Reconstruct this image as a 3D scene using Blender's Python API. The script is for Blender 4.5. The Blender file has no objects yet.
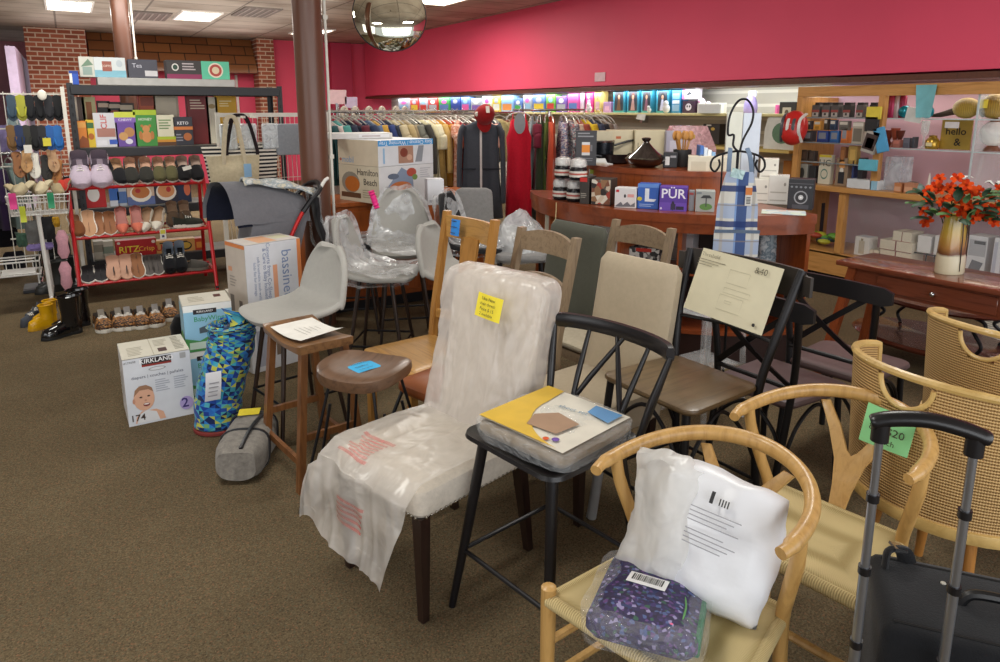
import bpy, bmesh, math, random
from mathutils import Vector as V, Matrix as M, Euler, noise
RD = math.radians; PI = math.pi
col = bpy.context.scene.collection
rnd = random.Random(7)
# ---------- measuring: the survey of the room from the photograph ----------
F = 700.; CX = 500.; CY = 250.; HC = 1.65; PT = math.atan2(141, 700); YW = RD(31.3)
_sp, _cp, _sy, _cy = math.sin(PT), math.cos(PT), math.sin(YW), math.cos(YW)
def ray(px, py):
    a = (px-CX)/F; b = (CY-py)/F
    up = b*_cp-_sp; f = _cp+b*_sp
    return (a*_cy+f*_sy, -a*_sy+f*_cy, up)
def G(px, py, z=0.):
    r = ray(px, py); s = (z-HC)/r[2]; return V((r[0]*s, r[1]*s, z))
def WX(px, py, X):
    r = ray(px, py); s = X/r[0]; return V((X, r[1]*s, HC+r[2]*s))
def WY(px, py, Y):
    r = ray(px, py); s = Y/r[1]; return V((r[0]*s, Y, HC+r[2]*s))
def depth(p): return p[0]*_sy+p[1]*_cy
# ---------- materials ----------
def lin(h):
    if not isinstance(h, str): return tuple(h)[:3]
    h = h.lstrip('#'); c = [int(h[i:i+2], 16)/255 for i in (0, 2, 4)]
    return tuple(x/12.92 if x <= .04045 else ((x+.055)/1.055)**2.4 for x in c)
MATS = {}
def newmat(name):
    m = bpy.data.materials.new(name); m.use_nodes = True
    nt = m.node_tree; b = nt.nodes['Principled BSDF']
    return m, nt, b
def setp(b, **k):
    for a, v in k.items():
        a = {'rough': 'Roughness', 'metal': 'Metallic', 'alpha': 'Alpha', 'spec': 'Specular IOR Level', 'trans': 'Transmission Weight',
             'coat': 'Coat Weight', 'sheen': 'Sheen Weight', 'ior': 'IOR', 'sub': 'Subsurface Weight'}[a]
        b.inputs[a].default_value = v
def ramp(nt, fac, stops, interp='LINEAR'):
    r = nt.nodes.new('ShaderNodeValToRGB'); cr = r.color_ramp; cr.interpolation = interp
    while len(cr.elements) < len(stops): cr.elements.new(.5)
    for e, (p, c) in zip(cr.elements, stops): e.position = p; e.color = (*lin(c), 1)
    nt.links.new(fac, r.inputs[0]); return r.outputs[0]
def coords(nt, scale=1, rot=(0, 0, 0), kind='Object'):
    t = nt.nodes.new('ShaderNodeTexCoord'); mp = nt.nodes.new('ShaderNodeMapping')
    mp.inputs['Scale'].default_value = scale if hasattr(scale, '__len__') else (scale,)*3
    mp.inputs['Rotation'].default_value = rot
    nt.links.new(t.outputs[kind], mp.inputs[0]); return mp.outputs[0]
def nz(nt, vec, scale=10, detail=3, rough=.5, dist=0):
    n = nt.nodes.new('ShaderNodeTexNoise'); n.inputs['Scale'].default_value = scale; n.inputs['Detail'].default_value = detail
    n.inputs['Roughness'].default_value = rough; n.inputs['Distortion'].default_value = dist
    nt.links.new(vec, n.inputs['Vector']); return n.outputs['Fac']
def bump(nt, b, h, strength=.3, dist=.01):
    n = nt.nodes.new('ShaderNodeBump'); n.inputs['Strength'].default_value = strength; n.inputs['Distance'].default_value = dist
    nt.links.new(h, n.inputs['Height']); nt.links.new(n.outputs[0], b.inputs['Normal'])
def shade(c, k): return tuple(max(0, min(1, x*k)) for x in lin(c))
def mat(c, rough=.55, metal=0., var=.07, scale=14., bmp=0., bscale=120., **k):
    key = ('m', c, rough, metal, var, scale, bmp, bscale, tuple(sorted(k.items())))
    if key in MATS: return MATS[key]
    m, nt, b = newmat('finish'); vec = coords(nt)
    out = ramp(nt, nz(nt, vec, scale, 2), [(.3, shade(c, 1-var)), (.7, shade(c, 1+var))])
    nt.links.new(out, b.inputs['Base Color']); setp(b, rough=rough, metal=metal, **k)
    if bmp: bump(nt, b, nz(nt, vec, bscale, 2), bmp, .004)
    MATS[key] = m; return m
def fabric(c, bmp=.25, sc=260, var=.12, c2=None):
    key = ('f', c, bmp, sc, var, c2)
    if key in MATS: return MATS[key]
    m, nt, b = newmat('fabric'); vec = coords(nt)
    out = ramp(nt, nz(nt, vec, 40, 5, .7), [(.3, shade(c, 1-var)), (.7, shade(c2 or c, 1+var))])
    nt.links.new(out, b.inputs['Base Color']); setp(b, rough=.9, spec=.15, sheen=.15)
    bump(nt, b, nz(nt, vec, sc, 2), bmp, .003); MATS[key] = m; return m
def wood(c1, c2, rough=.4, stretch=(30, 30, 2.2), sc=1., coat=.1):
    key = ('w', c1, c2, rough, stretch, sc)
    if key in MATS: return MATS[key]
    m, nt, b = newmat('wood'); vec = coords(nt, tuple(x*sc for x in stretch))
    n = nz(nt, vec, 1.6, 5, .6, .6)
    nt.links.new(ramp(nt, n, [(.25, c2), (.5, c1), (.62, shade(c1, 1.08)), (.8, shade(c2, 1.1))]), b.inputs['Base Color'])
    setp(b, rough=rough, coat=coat); bump(nt, b, n, .08, .003); MATS[key] = m; return m
def multi(cols, scale=30, kind='voro', rough=.6, stretch=(1, 1, 1), seed=0):
    """printed pattern: patches of several colours"""
    key = ('x', tuple(cols), scale, kind, rough, stretch, seed)
    if key in MATS: return MATS[key]
    m, nt, b = newmat('print'); vec = coords(nt, stretch)
    if seed:
        mp = nt.nodes.new('ShaderNodeMapping'); mp.inputs['Location'].default_value = (seed*3.1, seed*1.7, seed*2.3)
        nt.links.new(vec, mp.inputs[0]); vec = mp.outputs[0]
    if kind == 'voro':
        n = nt.nodes.new('ShaderNodeTexVoronoi'); n.inputs['Scale'].default_value = scale
        nt.links.new(vec, n.inputs['Vector']); s = nt.nodes.new('ShaderNodeSeparateColor')
        nt.links.new(n.outputs['Color'], s.inputs[0]); fac = s.outputs[0]; ip = 'CONSTANT'
        st = [(i/len(cols), c) for i, c in enumerate(cols)]
    else:
        fac = nz(nt, vec, scale, 4, .6); ip = 'LINEAR' if kind == 'soft' else 'CONSTANT'
        st = [(.3+.4*i/len(cols), c) for i, c in enumerate(cols)]
    nt.links.new(ramp(nt, fac, st, ip), b.inputs['Base Color']); setp(b, rough=rough); MATS[key] = m; return m
def stripes(c1, c2, n=60, axis=2, rough=.85, duty=.5):
    key = ('s', c1, c2, n, axis, duty)
    if key in MATS: return MATS[key]
    m, nt, b = newmat('stripes'); vec = coords(nt)
    w = nt.nodes.new('ShaderNodeTexWave'); w.bands_direction = 'XYZ'[axis]; w.inputs['Scale'].default_value = n/20*PI
    w.inputs['Distortion'].default_value = .15
    nt.links.new(vec, w.inputs['Vector']); nt.links.new(ramp(nt, w.outputs['Fac'], [(0, c1), (duty, c2)], 'CONSTANT'), b.inputs['Base Color'])
    setp(b, rough=rough); MATS[key] = m; return m
def weave(c1, c2, sx, sz, bm=.8, rough=.6, axes=(0, 2)):
    """two crossed waves: woven cane, cord or mesh"""
    key = ('v', c1, c2, sx, sz, axes)
    if key in MATS: return MATS[key]
    m, nt, b = newmat('weave'); vec = coords(nt, 1, kind='UV')
    def wv(sc, ax):
        w = nt.nodes.new('ShaderNodeTexWave'); w.bands_direction = 'XYZ'[ax]; w.inputs['Scale'].default_value = sc
        w.inputs['Distortion'].default_value = .6; w.inputs['Detail'].default_value = 1
        nt.links.new(vec, w.inputs['Vector']); return w.outputs['Fac']
    mx = nt.nodes.new('ShaderNodeMath'); mx.operation = 'MULTIPLY_ADD'; mx.inputs[1].default_value = .35
    nt.links.new(wv(sx, 0), mx.inputs[0]); nt.links.new(wv(sz, 1), mx.inputs[2])
    nt.links.new(ramp(nt, mx.outputs[0], [(.15, c2), (.65, c1), (1, shade(c1, 1.1))]), b.inputs['Base Color'])
    setp(b, rough=rough); bump(nt, b, mx.outputs[0], bm, .006); MATS[key] = m; return m
def film(c='#ffffff', a=.25, rough=.25, bmp=.6, bs=22, milky=.0, st=1):
    """plastic film: mostly seen through, with sheen"""
    key = ('p', c, a, rough, bmp, bs, milky, st)
    if key in MATS: return MATS[key]
    m, nt, b = newmat('plastic_film'); vec = coords(nt, st)
    b.inputs['Base Color'].default_value = (*lin(c), 1); setp(b, rough=rough, spec=.8)
    n = nz(nt, vec, bs, 2, .5, 1.2); bump(nt, b, n, bmp, .02)
    tr = nt.nodes.new('ShaderNodeBsdfTransparent'); mx = nt.nodes.new('ShaderNodeMixShader')
    nt.links.new(ramp(nt, n, [(.3, (a*(.84 if milky else .6),)*3), (.7, (min(1, a*(1.18 if milky else 1.5)),)*3)]), mx.inputs[0])
    nt.links.new(tr.outputs[0], mx.inputs[1])
    last = b.outputs[0]
    if milky:
        tl = nt.nodes.new('ShaderNodeBsdfTranslucent'); tl.inputs[0].default_value = (*lin(c), 1); m2 = nt.nodes.new('ShaderNodeMixShader')
        m2.inputs[0].default_value = milky; nt.links.new(last, m2.inputs[1]); nt.links.new(tl.outputs[0], m2.inputs[2]); last = m2.outputs[0]
    nt.links.new(last, mx.inputs[2]); nt.links.new(mx.outputs[0], nt.nodes['Material Output'].inputs[0]); MATS[key] = m; return m
def glass(c='#f4fafa', a=.16):
    return film(c, a, .03, 0.02, 3)
def emis(c, s):
    key = ('e', c, s)
    if key in MATS: return MATS[key]
    m, nt, b = newmat('lit_panel'); b.inputs['Base Color'].default_value = (*lin(c), 1)
    n = nz(nt, coords(nt), 4, 1); nt.links.new(ramp(nt, n, [(.3, shade(c, .97)), (.7, c)]), b.inputs['Emission Color'])
    b.inputs['Emission Strength'].default_value = s; MATS[key] = m; return m
CH = lambda: mat('#c8c8c8', .22, 1.)
BLK = lambda: mat('#17161a', .38, 0, .1)
# ---------- mesh builder ----------
class B:
    def __init__(s): s.bm = bmesh.new(); s.m = []; s.uv = s.bm.loops.layers.uv.new('uv')
    def mi(s, m):
        if m not in s.m: s.m.append(m)
        return s.m.index(m)
    def paint(s, faces, m, smooth=True):
        i = s.mi(m)
        for f in faces: f.material_index = i; f.smooth = smooth
        return faces
    def box(s, c, d, m, rot=None, bev=0, seg=1):
        x, y, z = (k/2 for k in d); mt = M.Translation(V(c)) @ (rot.to_4x4() if rot is not None else M())
        v = [s.bm.verts.new(mt @ V((a*x, b*y, e*z))) for a in (-1, 1) for b in (-1, 1) for e in (-1, 1)]
        fs = [s.bm.faces.new([v[i] for i in q]) for q in ((0, 1, 3, 2), (4, 6, 7, 5), (0, 4, 5, 1), (2, 3, 7, 6), (0, 2, 6, 4), (1, 5, 7, 3))]
        if bev:
            r = bmesh.ops.bevel(s.bm, geom=list({e for f in fs for e in f.edges}), offset=min(bev, min(d)*.45), segments=seg, affect='EDGES', profile=.6)
            fs = list(set(r['faces']) | {f for f in fs if f.is_valid})
        return s.paint(fs, m)
    def loft(s, rings, m, caps=True, closed=True, loop=False):
        """rings: lists of points, joined one to the next"""
        rv = [[s.bm.verts.new(p) for p in r] for r in rings]; fs = []; n = len(rv[0]); k = len(rv)
        for i in range(k if loop else k-1):
            a, b = rv[i], rv[(i+1) % k]
            for j in range(n if closed else n-1):
                try:
                    f = s.bm.faces.new((a[j], a[(j+1) % n], b[(j+1) % n], b[j])); fs.append(f)
                    for l, (du, dv) in zip(f.loops, ((0, 0), (1, 0), (1, 1), (0, 1))): l[s.uv].uv = ((j+du)/n, (i+dv)/max(1, k-1))
                except ValueError: pass
        if caps and closed and not loop:
            for r in (rv[0], rv[-1]):
                try: fs.append(s.bm.faces.new(r))
                except ValueError: pass
        return s.paint(fs, m)
    def tube(s, pts, r, m, n=8, closed=False, flat=1., caps=True, up=None):
        pts = [V(p) for p in pts]; k = len(pts); rings = []; nrm = None
        for i, p in enumerate(pts):
            a = pts[i-1] if (i or closed) else p; b = pts[(i+1) % k] if (i < k-1 or closed) else p
            t = (b-a).normalized()
            if up is not None: nrm = V(up)
            elif nrm is None: nrm = V((0, 0, 1)) if abs(t.z) < .9 else V((1, 0, 0))
            nrm = nrm-t*nrm.dot(t)
            if nrm.length < 1e-5: nrm = t.orthogonal()
            nrm.normalize(); bn = t.cross(nrm); rr = r[i] if hasattr(r, '__len__') else r
            fl = flat[i] if hasattr(flat, '__len__') else flat
            rings.append([p+nrm*(math.cos(q)*rr*fl)+bn*(math.sin(q)*rr) for q in (2*PI*j/n for j in range(n))])
        return s.loft(rings, m, caps, True, closed)
    def cyl(s, a, b, r, m, r2=None, n=12, caps=True):
        return s.tube([a, b], [r, r if r2 is None else r2], m, n, caps=caps)
    def lathe(s, prof, m, n=20, c=(0, 0, 0), sx=1, sy=1, caps=False):
        c = V(c)
        return s.loft([[c+V((math.cos(2*PI*j/n)*r*sx, math.sin(2*PI*j/n)*r*sy, z)) for j in range(n)] for r, z in prof], m, caps)
    def ball(s, c, r, m, sc=(1, 1, 1), n=12, k=8, rot=None):
        c = V(c); rings = []
        for i in range(k+1):
            a = -PI/2+PI*i/k; a = max(-PI/2+.02, min(PI/2-.02, a)); ring = []
            for j in range(n):
                p = V((math.cos(a)*math.cos(2*PI*j/n)*r*sc[0], math.cos(a)*math.sin(2*PI*j/n)*r*sc[1], math.sin(a)*r*sc[2]))
                if rot is not None: p = rot @ p
                ring.append(c+p)
            rings.append(ring)
        return s.loft(rings, m)
    def poly(s, pts, m, smooth=False):
        return s.paint([s.bm.faces.new([s.bm.verts.new(V(p)) for p in pts])], m, smooth)
    def prism(s, pts, h, m, mt=None, bev=0):
        """2-D outline raised by h"""
        mt = mt or M(); a = [s.bm.verts.new(mt @ V((x, y, 0))) for x, y in pts]; b = [s.bm.verts.new(mt @ V((x, y, h))) for x, y in pts]
        n = len(pts); fs = [s.bm.faces.new(a[::-1]), s.bm.faces.new(b)]
        fs += [s.bm.faces.new((a[i], a[(i+1) % n], b[(i+1) % n], b[i])) for i in range(n)]
        if bev:
            ed = [e for f in fs[:2] for e in f.edges]
            r = bmesh.ops.bevel(s.bm, geom=ed, offset=bev, segments=2, affect='EDGES', profile=.6)
            fs = list(set(r['faces']) | {f for f in fs if f.is_valid})
        return s.paint(fs, m)
    def sheet(s, fn, nu, nv, m, thick=0, cu=False):
        rings = [[V(fn(i/(nu if cu else nu-1), j/(nv-1))) for i in range(nu)] for j in range(nv)]
        fs = s.loft(rings, m, False, cu)
        if thick:
            s.bm.normal_update()
            ret = bmesh.ops.solidify(s.bm, geom=fs, thickness=thick)
            s.paint([g for g in ret['geom'] if isinstance(g, bmesh.types.BMFace)], m)
        return fs
    def text(s, t, size, mt, m, ex=.0, align='CENTER', bold=0):
        key = (t, align, ex, bold)
        if key not in TXT:
            cu = bpy.data.curves.new('lettering', 'FONT'); cu.body = t; cu.align_x = align; cu.align_y = 'CENTER'; cu.size = 1; cu.extrude = ex; cu.offset = bold; cu.resolution_u = 2
            o = bpy.data.objects.new('lettering', cu); col.objects.link(o); dg = bpy.context.evaluated_depsgraph_get()
            me = o.evaluated_get(dg).to_mesh()
            TXT[key] = ([v.co.copy() for v in me.vertices], [tuple(p.vertices) for p in me.polygons])
            o.evaluated_get(dg).to_mesh_clear(); bpy.data.objects.remove(o); bpy.data.curves.remove(cu)
        vs, ps = TXT[key]; nv = [s.bm.verts.new(mt @ (v*size)) for v in vs]; fs = []
        for p in ps:
            try: fs.append(s.bm.faces.new([nv[i] for i in p]))
            except ValueError: pass
        return s.paint(fs, m, False)
    def ob(s, name, parent=None, loc=None, rot=None, norm=True, ang=40, mods=()):
        if norm: bmesh.ops.recalc_face_normals(s.bm, faces=s.bm.faces[:])
        me = bpy.data.meshes.new(name); s.bm.to_mesh(me); s.bm.free()
        for m in s.m: me.materials.append(m)
        if ang: me.set_sharp_from_angle(angle=RD(ang))
        o = bpy.data.objects.new(name, me); col.objects.link(o)
        if parent is not None: o.parent = parent
        if loc is not None: o.location = loc
        if rot is not None: o.rotation_euler = rot
        for t, kw in mods:
            md = o.modifiers.new(t.lower(), t)
            for a, v in kw.items(): setattr(md, a, v)
        return o
TXT = {}
def tag(o, label, cat, group=None, kind=None):
    o['label'] = label; o['category'] = cat
    if group: o['group'] = group
    if kind: o['kind'] = kind
    return o
def struct(o): o['kind'] = 'structure'; return o
def thing(name, label, cat, loc=(0, 0, 0), rz=0, group=None, rot=None):
    o = bpy.data.objects.new(name, None); o.empty_display_size = .05; col.objects.link(o); o.location = loc
    o.rotation_euler = rot or (0, 0, rz); return tag(o, label, cat, group)
KIDS = {}
def children(o): return [c for c in bpy.data.objects if c.parent == o]
def dup(root, loc, rz=None, label=None, group=None, rot=None, mats=None):
    """copy of a thing with copies of its parts and sub-parts"""
    def cp(o, par):
        c = o.copy(); col.objects.link(c)
        if par is not None: c.parent = par
        if mats and c.type == 'MESH':
            for i, sl in enumerate(c.material_slots):
                if sl.material in mats: sl.link = 'OBJECT'; sl.material = mats[sl.material]
        for k in children(o): cp(k, c)
        return c
    r = cp(root, None); r.location = loc
    if rz is not None: r.rotation_euler = (0, 0, rz)
    if rot is not None: r.rotation_euler = rot
    if label: r['label'] = label
    if group: r['group'] = group
    return r
def rot_of(x=0, y=0, z=0): return Euler((x, y, z)).to_matrix()
def smooth_path(pts, n=8, closed=False):
    """Catmull-Rom through points"""
    P = [V(p) for p in pts]; out = []; k = len(P)
    for i in range(k if closed else k-1):
        a = P[i-1] if (i or closed) else P[0]; b = P[i]; c = P[(i+1) % k]; d = P[(i+2) % k] if (i+2 < k or closed) else P[-1]
        for j in range(n):
            t = j/n; out.append(.5*((2*b)+(c-a)*t+(2*a-5*b+4*c-d)*t*t+(3*b-a-3*c+d)*t**3))
    if not closed: out.append(P[-1])
    return out
# printed carton: front face at y=0 facing -y, base centred at the origin
FR = {'f': lambda w, d, h: (M(((1, 0, 0, -w/2), (0, 0, -1, 0), (0, 1, 0, 0), (0, 0, 0, 1))), w, h),
      'l': lambda w, d, h: (M(((0, 0, -1, -w/2), (-1, 0, 0, d), (0, 1, 0, 0), (0, 0, 0, 1))), d, h),
      'r': lambda w, d, h: (M(((0, 0, 1, w/2), (1, 0, 0, 0), (0, 1, 0, 0), (0, 0, 0, 1))), d, h),
      't': lambda w, d, h: (M(((1, 0, 0, -w/2), (0, 1, 0, 0), (0, 0, 1, h), (0, 0, 0, 1))), w, d)}
def asmat(c, rough=.5): return c if isinstance(c, bpy.types.Material) else mat(c, rough, 0, .04)
def carton_mesh(b, w, d, h, c, deco=(), rough=.5, bev=.002):
    b.box((0, d/2, h/2), (w, d, h), asmat(c, rough), bev=bev); lay = 0
    for q in deco:
        mt, U, W = FR[q[0]](w, d, h); k = q[1]; lay += 1; e = .0006+.00015*lay
        if k == 'r':
            u0, v0, u1, v1 = q[2:6]
            b.poly([mt @ V((u*U, v*W, e)) for u, v in ((u0, v0), (u1, v0), (u1, v1), (u0, v1))], asmat(q[6], rough))
        elif k == 'o':
            u, v, ru, rv = q[2:6]
            b.poly([mt @ V(((u+ru*math.cos(a))*U, (v+rv*math.sin(a))*W, e)) for a in (2*PI*i/18 for i in range(18))], asmat(q[6], rough))
        elif k == 'p':
            b.poly([mt @ V((u*U, v*W, e)) for u, v in q[2]], asmat(q[3], rough))
        elif k == 't':
            u, v, size, t, c2 = q[2:7]; a = q[7] if len(q) > 7 else 0
            b.text(t, size, mt @ M.Translation((u*U, v*W, e)) @ M.Rotation(a, 4, 'Z'), asmat(c2, rough), bold=q[8] if len(q) > 8 else 0)
        elif k == 'L':   # block of small print: u0 v0 u1 v1 rows
            u0, v0, u1, v1, rows, c2 = q[2:8]
            for i in range(rows):
                y1 = v1-(v1-v0)*i/rows; y0 = y1-(v1-v0)/rows*.45; x1 = u1-(u1-u0)*rnd.random()*.35
                b.poly([mt @ V((u*U, v*W, e)) for u, v in ((u0, y0), (x1, y0), (x1, y1), (u0, y1))], asmat(c2, rough))
def carton(name, label, cat, loc, rz, w, d, h, c, deco=(), group=None, rough=.5, rot=None):
    b = B(); carton_mesh(b, w, d, h, c, deco, rough); o = b.ob(name, None, loc, rot or (0, 0, rz), ang=30); return tag(o, label, cat, group)
# ================= camera, light, room =================
cd = bpy.data.cameras.new('camera'); cam = bpy.data.objects.new('camera', cd); col.objects.link(cam); bpy.context.scene.camera = cam
cam.location = (0, 0, HC); cam.rotation_euler = (PI/2-PT, 0, -YW); cd.sensor_width = 36; cd.lens = F/1000*36; cd.shift_y = -(331-CY)/1000; cd.clip_start = .02
sc = bpy.context.scene
sc.view_settings.view_transform = 'Standard'; sc.view_settings.exposure = .0
w = bpy.data.worlds.new('daylight'); sc.world = w; w.use_nodes = True
w.node_tree.nodes['Background'].inputs[0].default_value = (.93, .97, 1, 1); w.node_tree.nodes['Background'].inputs[1].default_value = .72
CEIL = 3.17; XS = 6.2; XB = 6.85; YB = 16.6
def area(name, loc, rot, sx, sy, power, c=(1, 1, 1)):
    l = bpy.data.lights.new(name, 'AREA'); l.shape = 'RECTANGLE'; l.size = sx; l.size_y = sy; l.energy = power; l.color = c
    o = bpy.data.objects.new(name, l); col.objects.link(o); o.location = loc; o.rotation_euler = rot; return o
# daylight through the shop front behind the photographer and to the right
area('shopfront_daylight', (2.0, -2.6, 1.9), (RD(80), 0, 0), 8, 2.4, 172, (.97, .98, 1))
area('shopfront_daylight_left', (-3.6, 1.5, 2.0), (RD(78), 0, RD(-75)), 4, 2., 60, (.97, .98, 1))
for x, y in ((0, 2.5), (3.4, 2.5), (0, 6.5), (3.6, 6.5), (.2, 12.6), (2.0, 13.0), (4.4, 10.)):
    area('ceiling_lamp', (x, y, 3.1), (0, 0, 0), 1.2, .6, 46 if y < 9 else 90, (1, .97, .9))
area('cove_lamp', (6.55, 10.2, 1.9), (0, RD(-25), 0), .25, 11.5, 125, (.86, .94, 1))
area('cabinet_lamp', (6.5, 2.4, 1.86), (0, 0, 0), .2, 4., 15, (1, .9, .75))
area('ceiling_bounce_fill', (3.2, 6.0, 2.55), (PI, 0, 0), 3.5, 5, 40, (1, .95, .9))  # added upward fill in place of bounce on the ceiling, no real fixture
area('ceiling_bounce_fill', (1.6, 13.2, 2.5), (PI, 0, 0), 4, 4.5, 48, (1, .95, .9))  # second added ceiling fill, over the back of the room
area('back_area_fill', (1.6, 10.0, 3.05), (RD(58), 0, 0), 3.5, .5, 60, (1, .96, .9))  # added fill tilted at the brick and hood to brighten them, no real fixture
# floor: brown flecked loop carpet
m, nt, b_ = newmat('carpet'); vec = coords(nt)
n1 = nz(nt, vec, 150, 4, .85); n2 = nz(nt, vec, 75, 2); n3 = nz(nt, vec, 1.1, 3)
base = ramp(nt, n1, [(.28, '#332b21'), (.42, '#60523f'), (.52, '#71624c'), (.6, '#82725b'), (.7, '#9d7858'), (.78, '#687068')])
vo = nt.nodes.new('ShaderNodeTexVoronoi'); vo.inputs['Scale'].default_value = 190; nt.links.new(vec, vo.inputs['Vector']); se = nt.nodes.new('ShaderNodeSeparateColor'); nt.links.new(vo.outputs['Color'], se.inputs[0])
fl = ramp(nt, se.outputs[0], [(0, '#3c3424'), (.22, '#65583f'), (.5, '#74664a'), (.72, '#85765a'), (.88, '#9c6f52'), (.94, '#5f6a58')], 'CONSTANT')
m0 = nt.nodes.new('ShaderNodeMixRGB'); m0.inputs[0].default_value = .38; nt.links.new(base, m0.inputs[1]); nt.links.new(fl, m0.inputs[2]); base = m0.outputs[0]
mx = nt.nodes.new('ShaderNodeMixRGB'); mx.blend_type = 'MULTIPLY'; mx.inputs[0].default_value = .5
nt.links.new(base, mx.inputs[1]); nt.links.new(ramp(nt, n3, [(.35, '#c2c2c2'), (.65, '#ffffff')]), mx.inputs[2])
nt.links.new(mx.outputs[0], b_.inputs['Base Color']); setp(b_, rough=.95, spec=.1); bump(nt, b_, n1, .6, .006)
CARPET = m
b = B(); b.box((1.5, 9.1, -.05), (15, 24.7, .1), CARPET); struct(b.ob('floor'))
# ceiling: lay-in tiles
m, nt, b_ = newmat('ceiling_tile'); vec = coords(nt)
br = nt.nodes.new('ShaderNodeTexBrick'); br.offset = 0; br.inputs['Scale'].default_value = 1; br.inputs['Brick Width'].default_value = 1.22; br.inputs['Row Height'].default_value = .61
br.inputs['Mortar Size'].default_value = .016; br.inputs['Mortar Smooth'].default_value = .1
br.inputs['Color1'].default_value = (*lin('#c2b7aa'), 1); br.inputs['Color2'].default_value = (*lin('#b3a89c'), 1); br.inputs['Mortar'].default_value = (*lin('#837a72'), 1)
nt.links.new(vec, br.inputs['Vector'])
st = nz(nt, vec, 1.2, 4); mx = nt.nodes.new('ShaderNodeMixRGB'); mx.blend_type = 'MULTIPLY'; mx.inputs[0].default_value = .5
nt.links.new(br.outputs['Color'], mx.inputs[1]); nt.links.new(ramp(nt, st, [(.35, '#9b8c7c'), (.6, '#ffffff')]), mx.inputs[2])
nt.links.new(mx.outputs[0], b_.inputs['Base Color']); setp(b_, rough=.9); bump(nt, b_, br.outputs['Fac'], -.4, .01)
b = B(); b.box((1.5, 9.1, CEIL+.05), (15, 24.7, .1), m); struct(b.ob('ceiling'))
PINK = mat('#e04a68', .6, 0, .03, 1.5, .15, 40); PINKD = mat('#b0304f', .65, 0, .03, 2.)
PALE = mat('#c4a0ae', .7, 0, .03, 2.); SLAT = stripes('#d9d3c6', '#b9b2a4', 13, 2, .6, .12)
b = B(); b.box((6.7, 7.7, (1.906+CEIL)/2+.025), (1., 17.4, CEIL-1.906-.05), PINK, bev=.004); struct(b.ob('wall_right'))
DKW = wood('#5a2f1c', '#3c1c10', .5, (2.2, 30, 30))
b = B(); b.box((6.195, 7.7, 1.915), (.03, 17.4, .05), DKW); b.box((6.55, 7.7, 1.90), (.7, 17.4, .016), DKW); struct(b.ob('trim_1'))
b = B(); b.box((6.95, 1.8, .98), (.2, 5.6, 1.96), PALE); struct(b.ob('wall_right_front'))
b = B(); b.box((6.95, 10.5, .98), (.2, 11.8, 1.96), SLAT); struct(b.ob('wall_right_rear'))
# back wall with pilaster at its right end
b = B(); b.box((5.6, YB+.1, CEIL/2), (3.4, .2, CEIL), PINK); struct(b.ob('wall_back'))
b = B(); b.box((2.1, YB+.5, CEIL/2), (3.6, .2, CEIL), PINK); struct(b.ob('wall_back_recess'))
b = B(); b.box((5.62, YB-.12, CEIL/2), (.5, .24, CEIL-.02), PINKD, bev=.01); struct(b.ob('trim_2'))
# brick piers
m, nt, b_ = newmat('brick'); vec = coords(nt, (1, 1, 1), (PI/2, 0, 0)); br = nt.nodes.new('ShaderNodeTexBrick')
br.inputs['Scale'].default_value = 1; br.inputs['Brick Width'].default_value = .235; br.inputs['Row Height'].default_value = .085; br.inputs['Mortar Size'].default_value = .011
for k, c in (('Color1', '#a05a40'), ('Color2', '#84442f'), ('Mortar', '#c2ad98')): br.inputs[k].default_value = (*lin(c), 1)
nt.links.new(vec, br.inputs['Vector']); nt.links.new(br.outputs['Color'], b_.inputs['Base Color']); setp(b_, rough=.9); bump(nt, b_, br.outputs['Fac'], -.6, .01); BRICK = m
b = B(); b.box((-.03, YB-.05, CEIL/2), (1.0, .5, CEIL-.01), BRICK); struct(b.ob('wall_back_left'))
b = B(); b.box((3.88, YB-.05, CEIL/2), (.36, .5, CEIL-.01), BRICK); struct(b.ob('trim_3'))
# shingled mansard hood between the piers
m, nt, b_ = newmat('shingles'); vec = coords(nt, (1, 1, 1), (PI/2, 0, 0)); br = nt.nodes.new('ShaderNodeTexBrick')
br.inputs['Scale'].default_value = 1; br.inputs['Brick Width'].default_value = .5; br.inputs['Row Height'].default_value = .2; br.inputs['Mortar Size'].default_value = .012
for k, c in (('Color1', '#86552f'), ('Color2', '#6f4326'), ('Mortar', '#3a2214')): br.inputs[k].default_value = (*lin(c), 1)
nt.links.new(vec, br.inputs['Vector']); nt.links.new(br.outputs['Color'], b_.inputs['Base Color']); setp(b_, rough=.38); bump(nt, b_, br.outputs['Fac'], -.7, .02)
b = B(); b.prism([(0, 3.16), (0, 2.42), (-.6, 2.42), (-.6, 2.52), (-.12, 3.16)], 3.18, m, M(((0, 0, 1, .5), (1, 0, 0, YB+.3), (0, 1, 0, 0), (0, 0, 0, 1)))); struct(b.ob('trim_4'))
b = B(); b.box((3.35, YB+.37, 1.2), (.05, .06, 2.4), mat('#dcd6d0')); struct(b.ob('trim_5'))
# far left room beyond the pier
b = B(); b.box((-2.6, 20.2, CEIL/2), (4.5, .2, CEIL), mat('#b9868f', .8)); struct(b.ob('wall_rear_left'))
b = B(); b.box((-.68, 17.3, 1.33), (.14, 6.0, 2.66), mat('#cdb9d6', .7)); struct(b.ob('wall_passage'))
b = B(); b.box((-5.2, 7.5, CEIL/2), (.2, 21, CEIL), mat('#cfc6bb', .8)); struct(b.ob('wall_left'))
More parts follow.
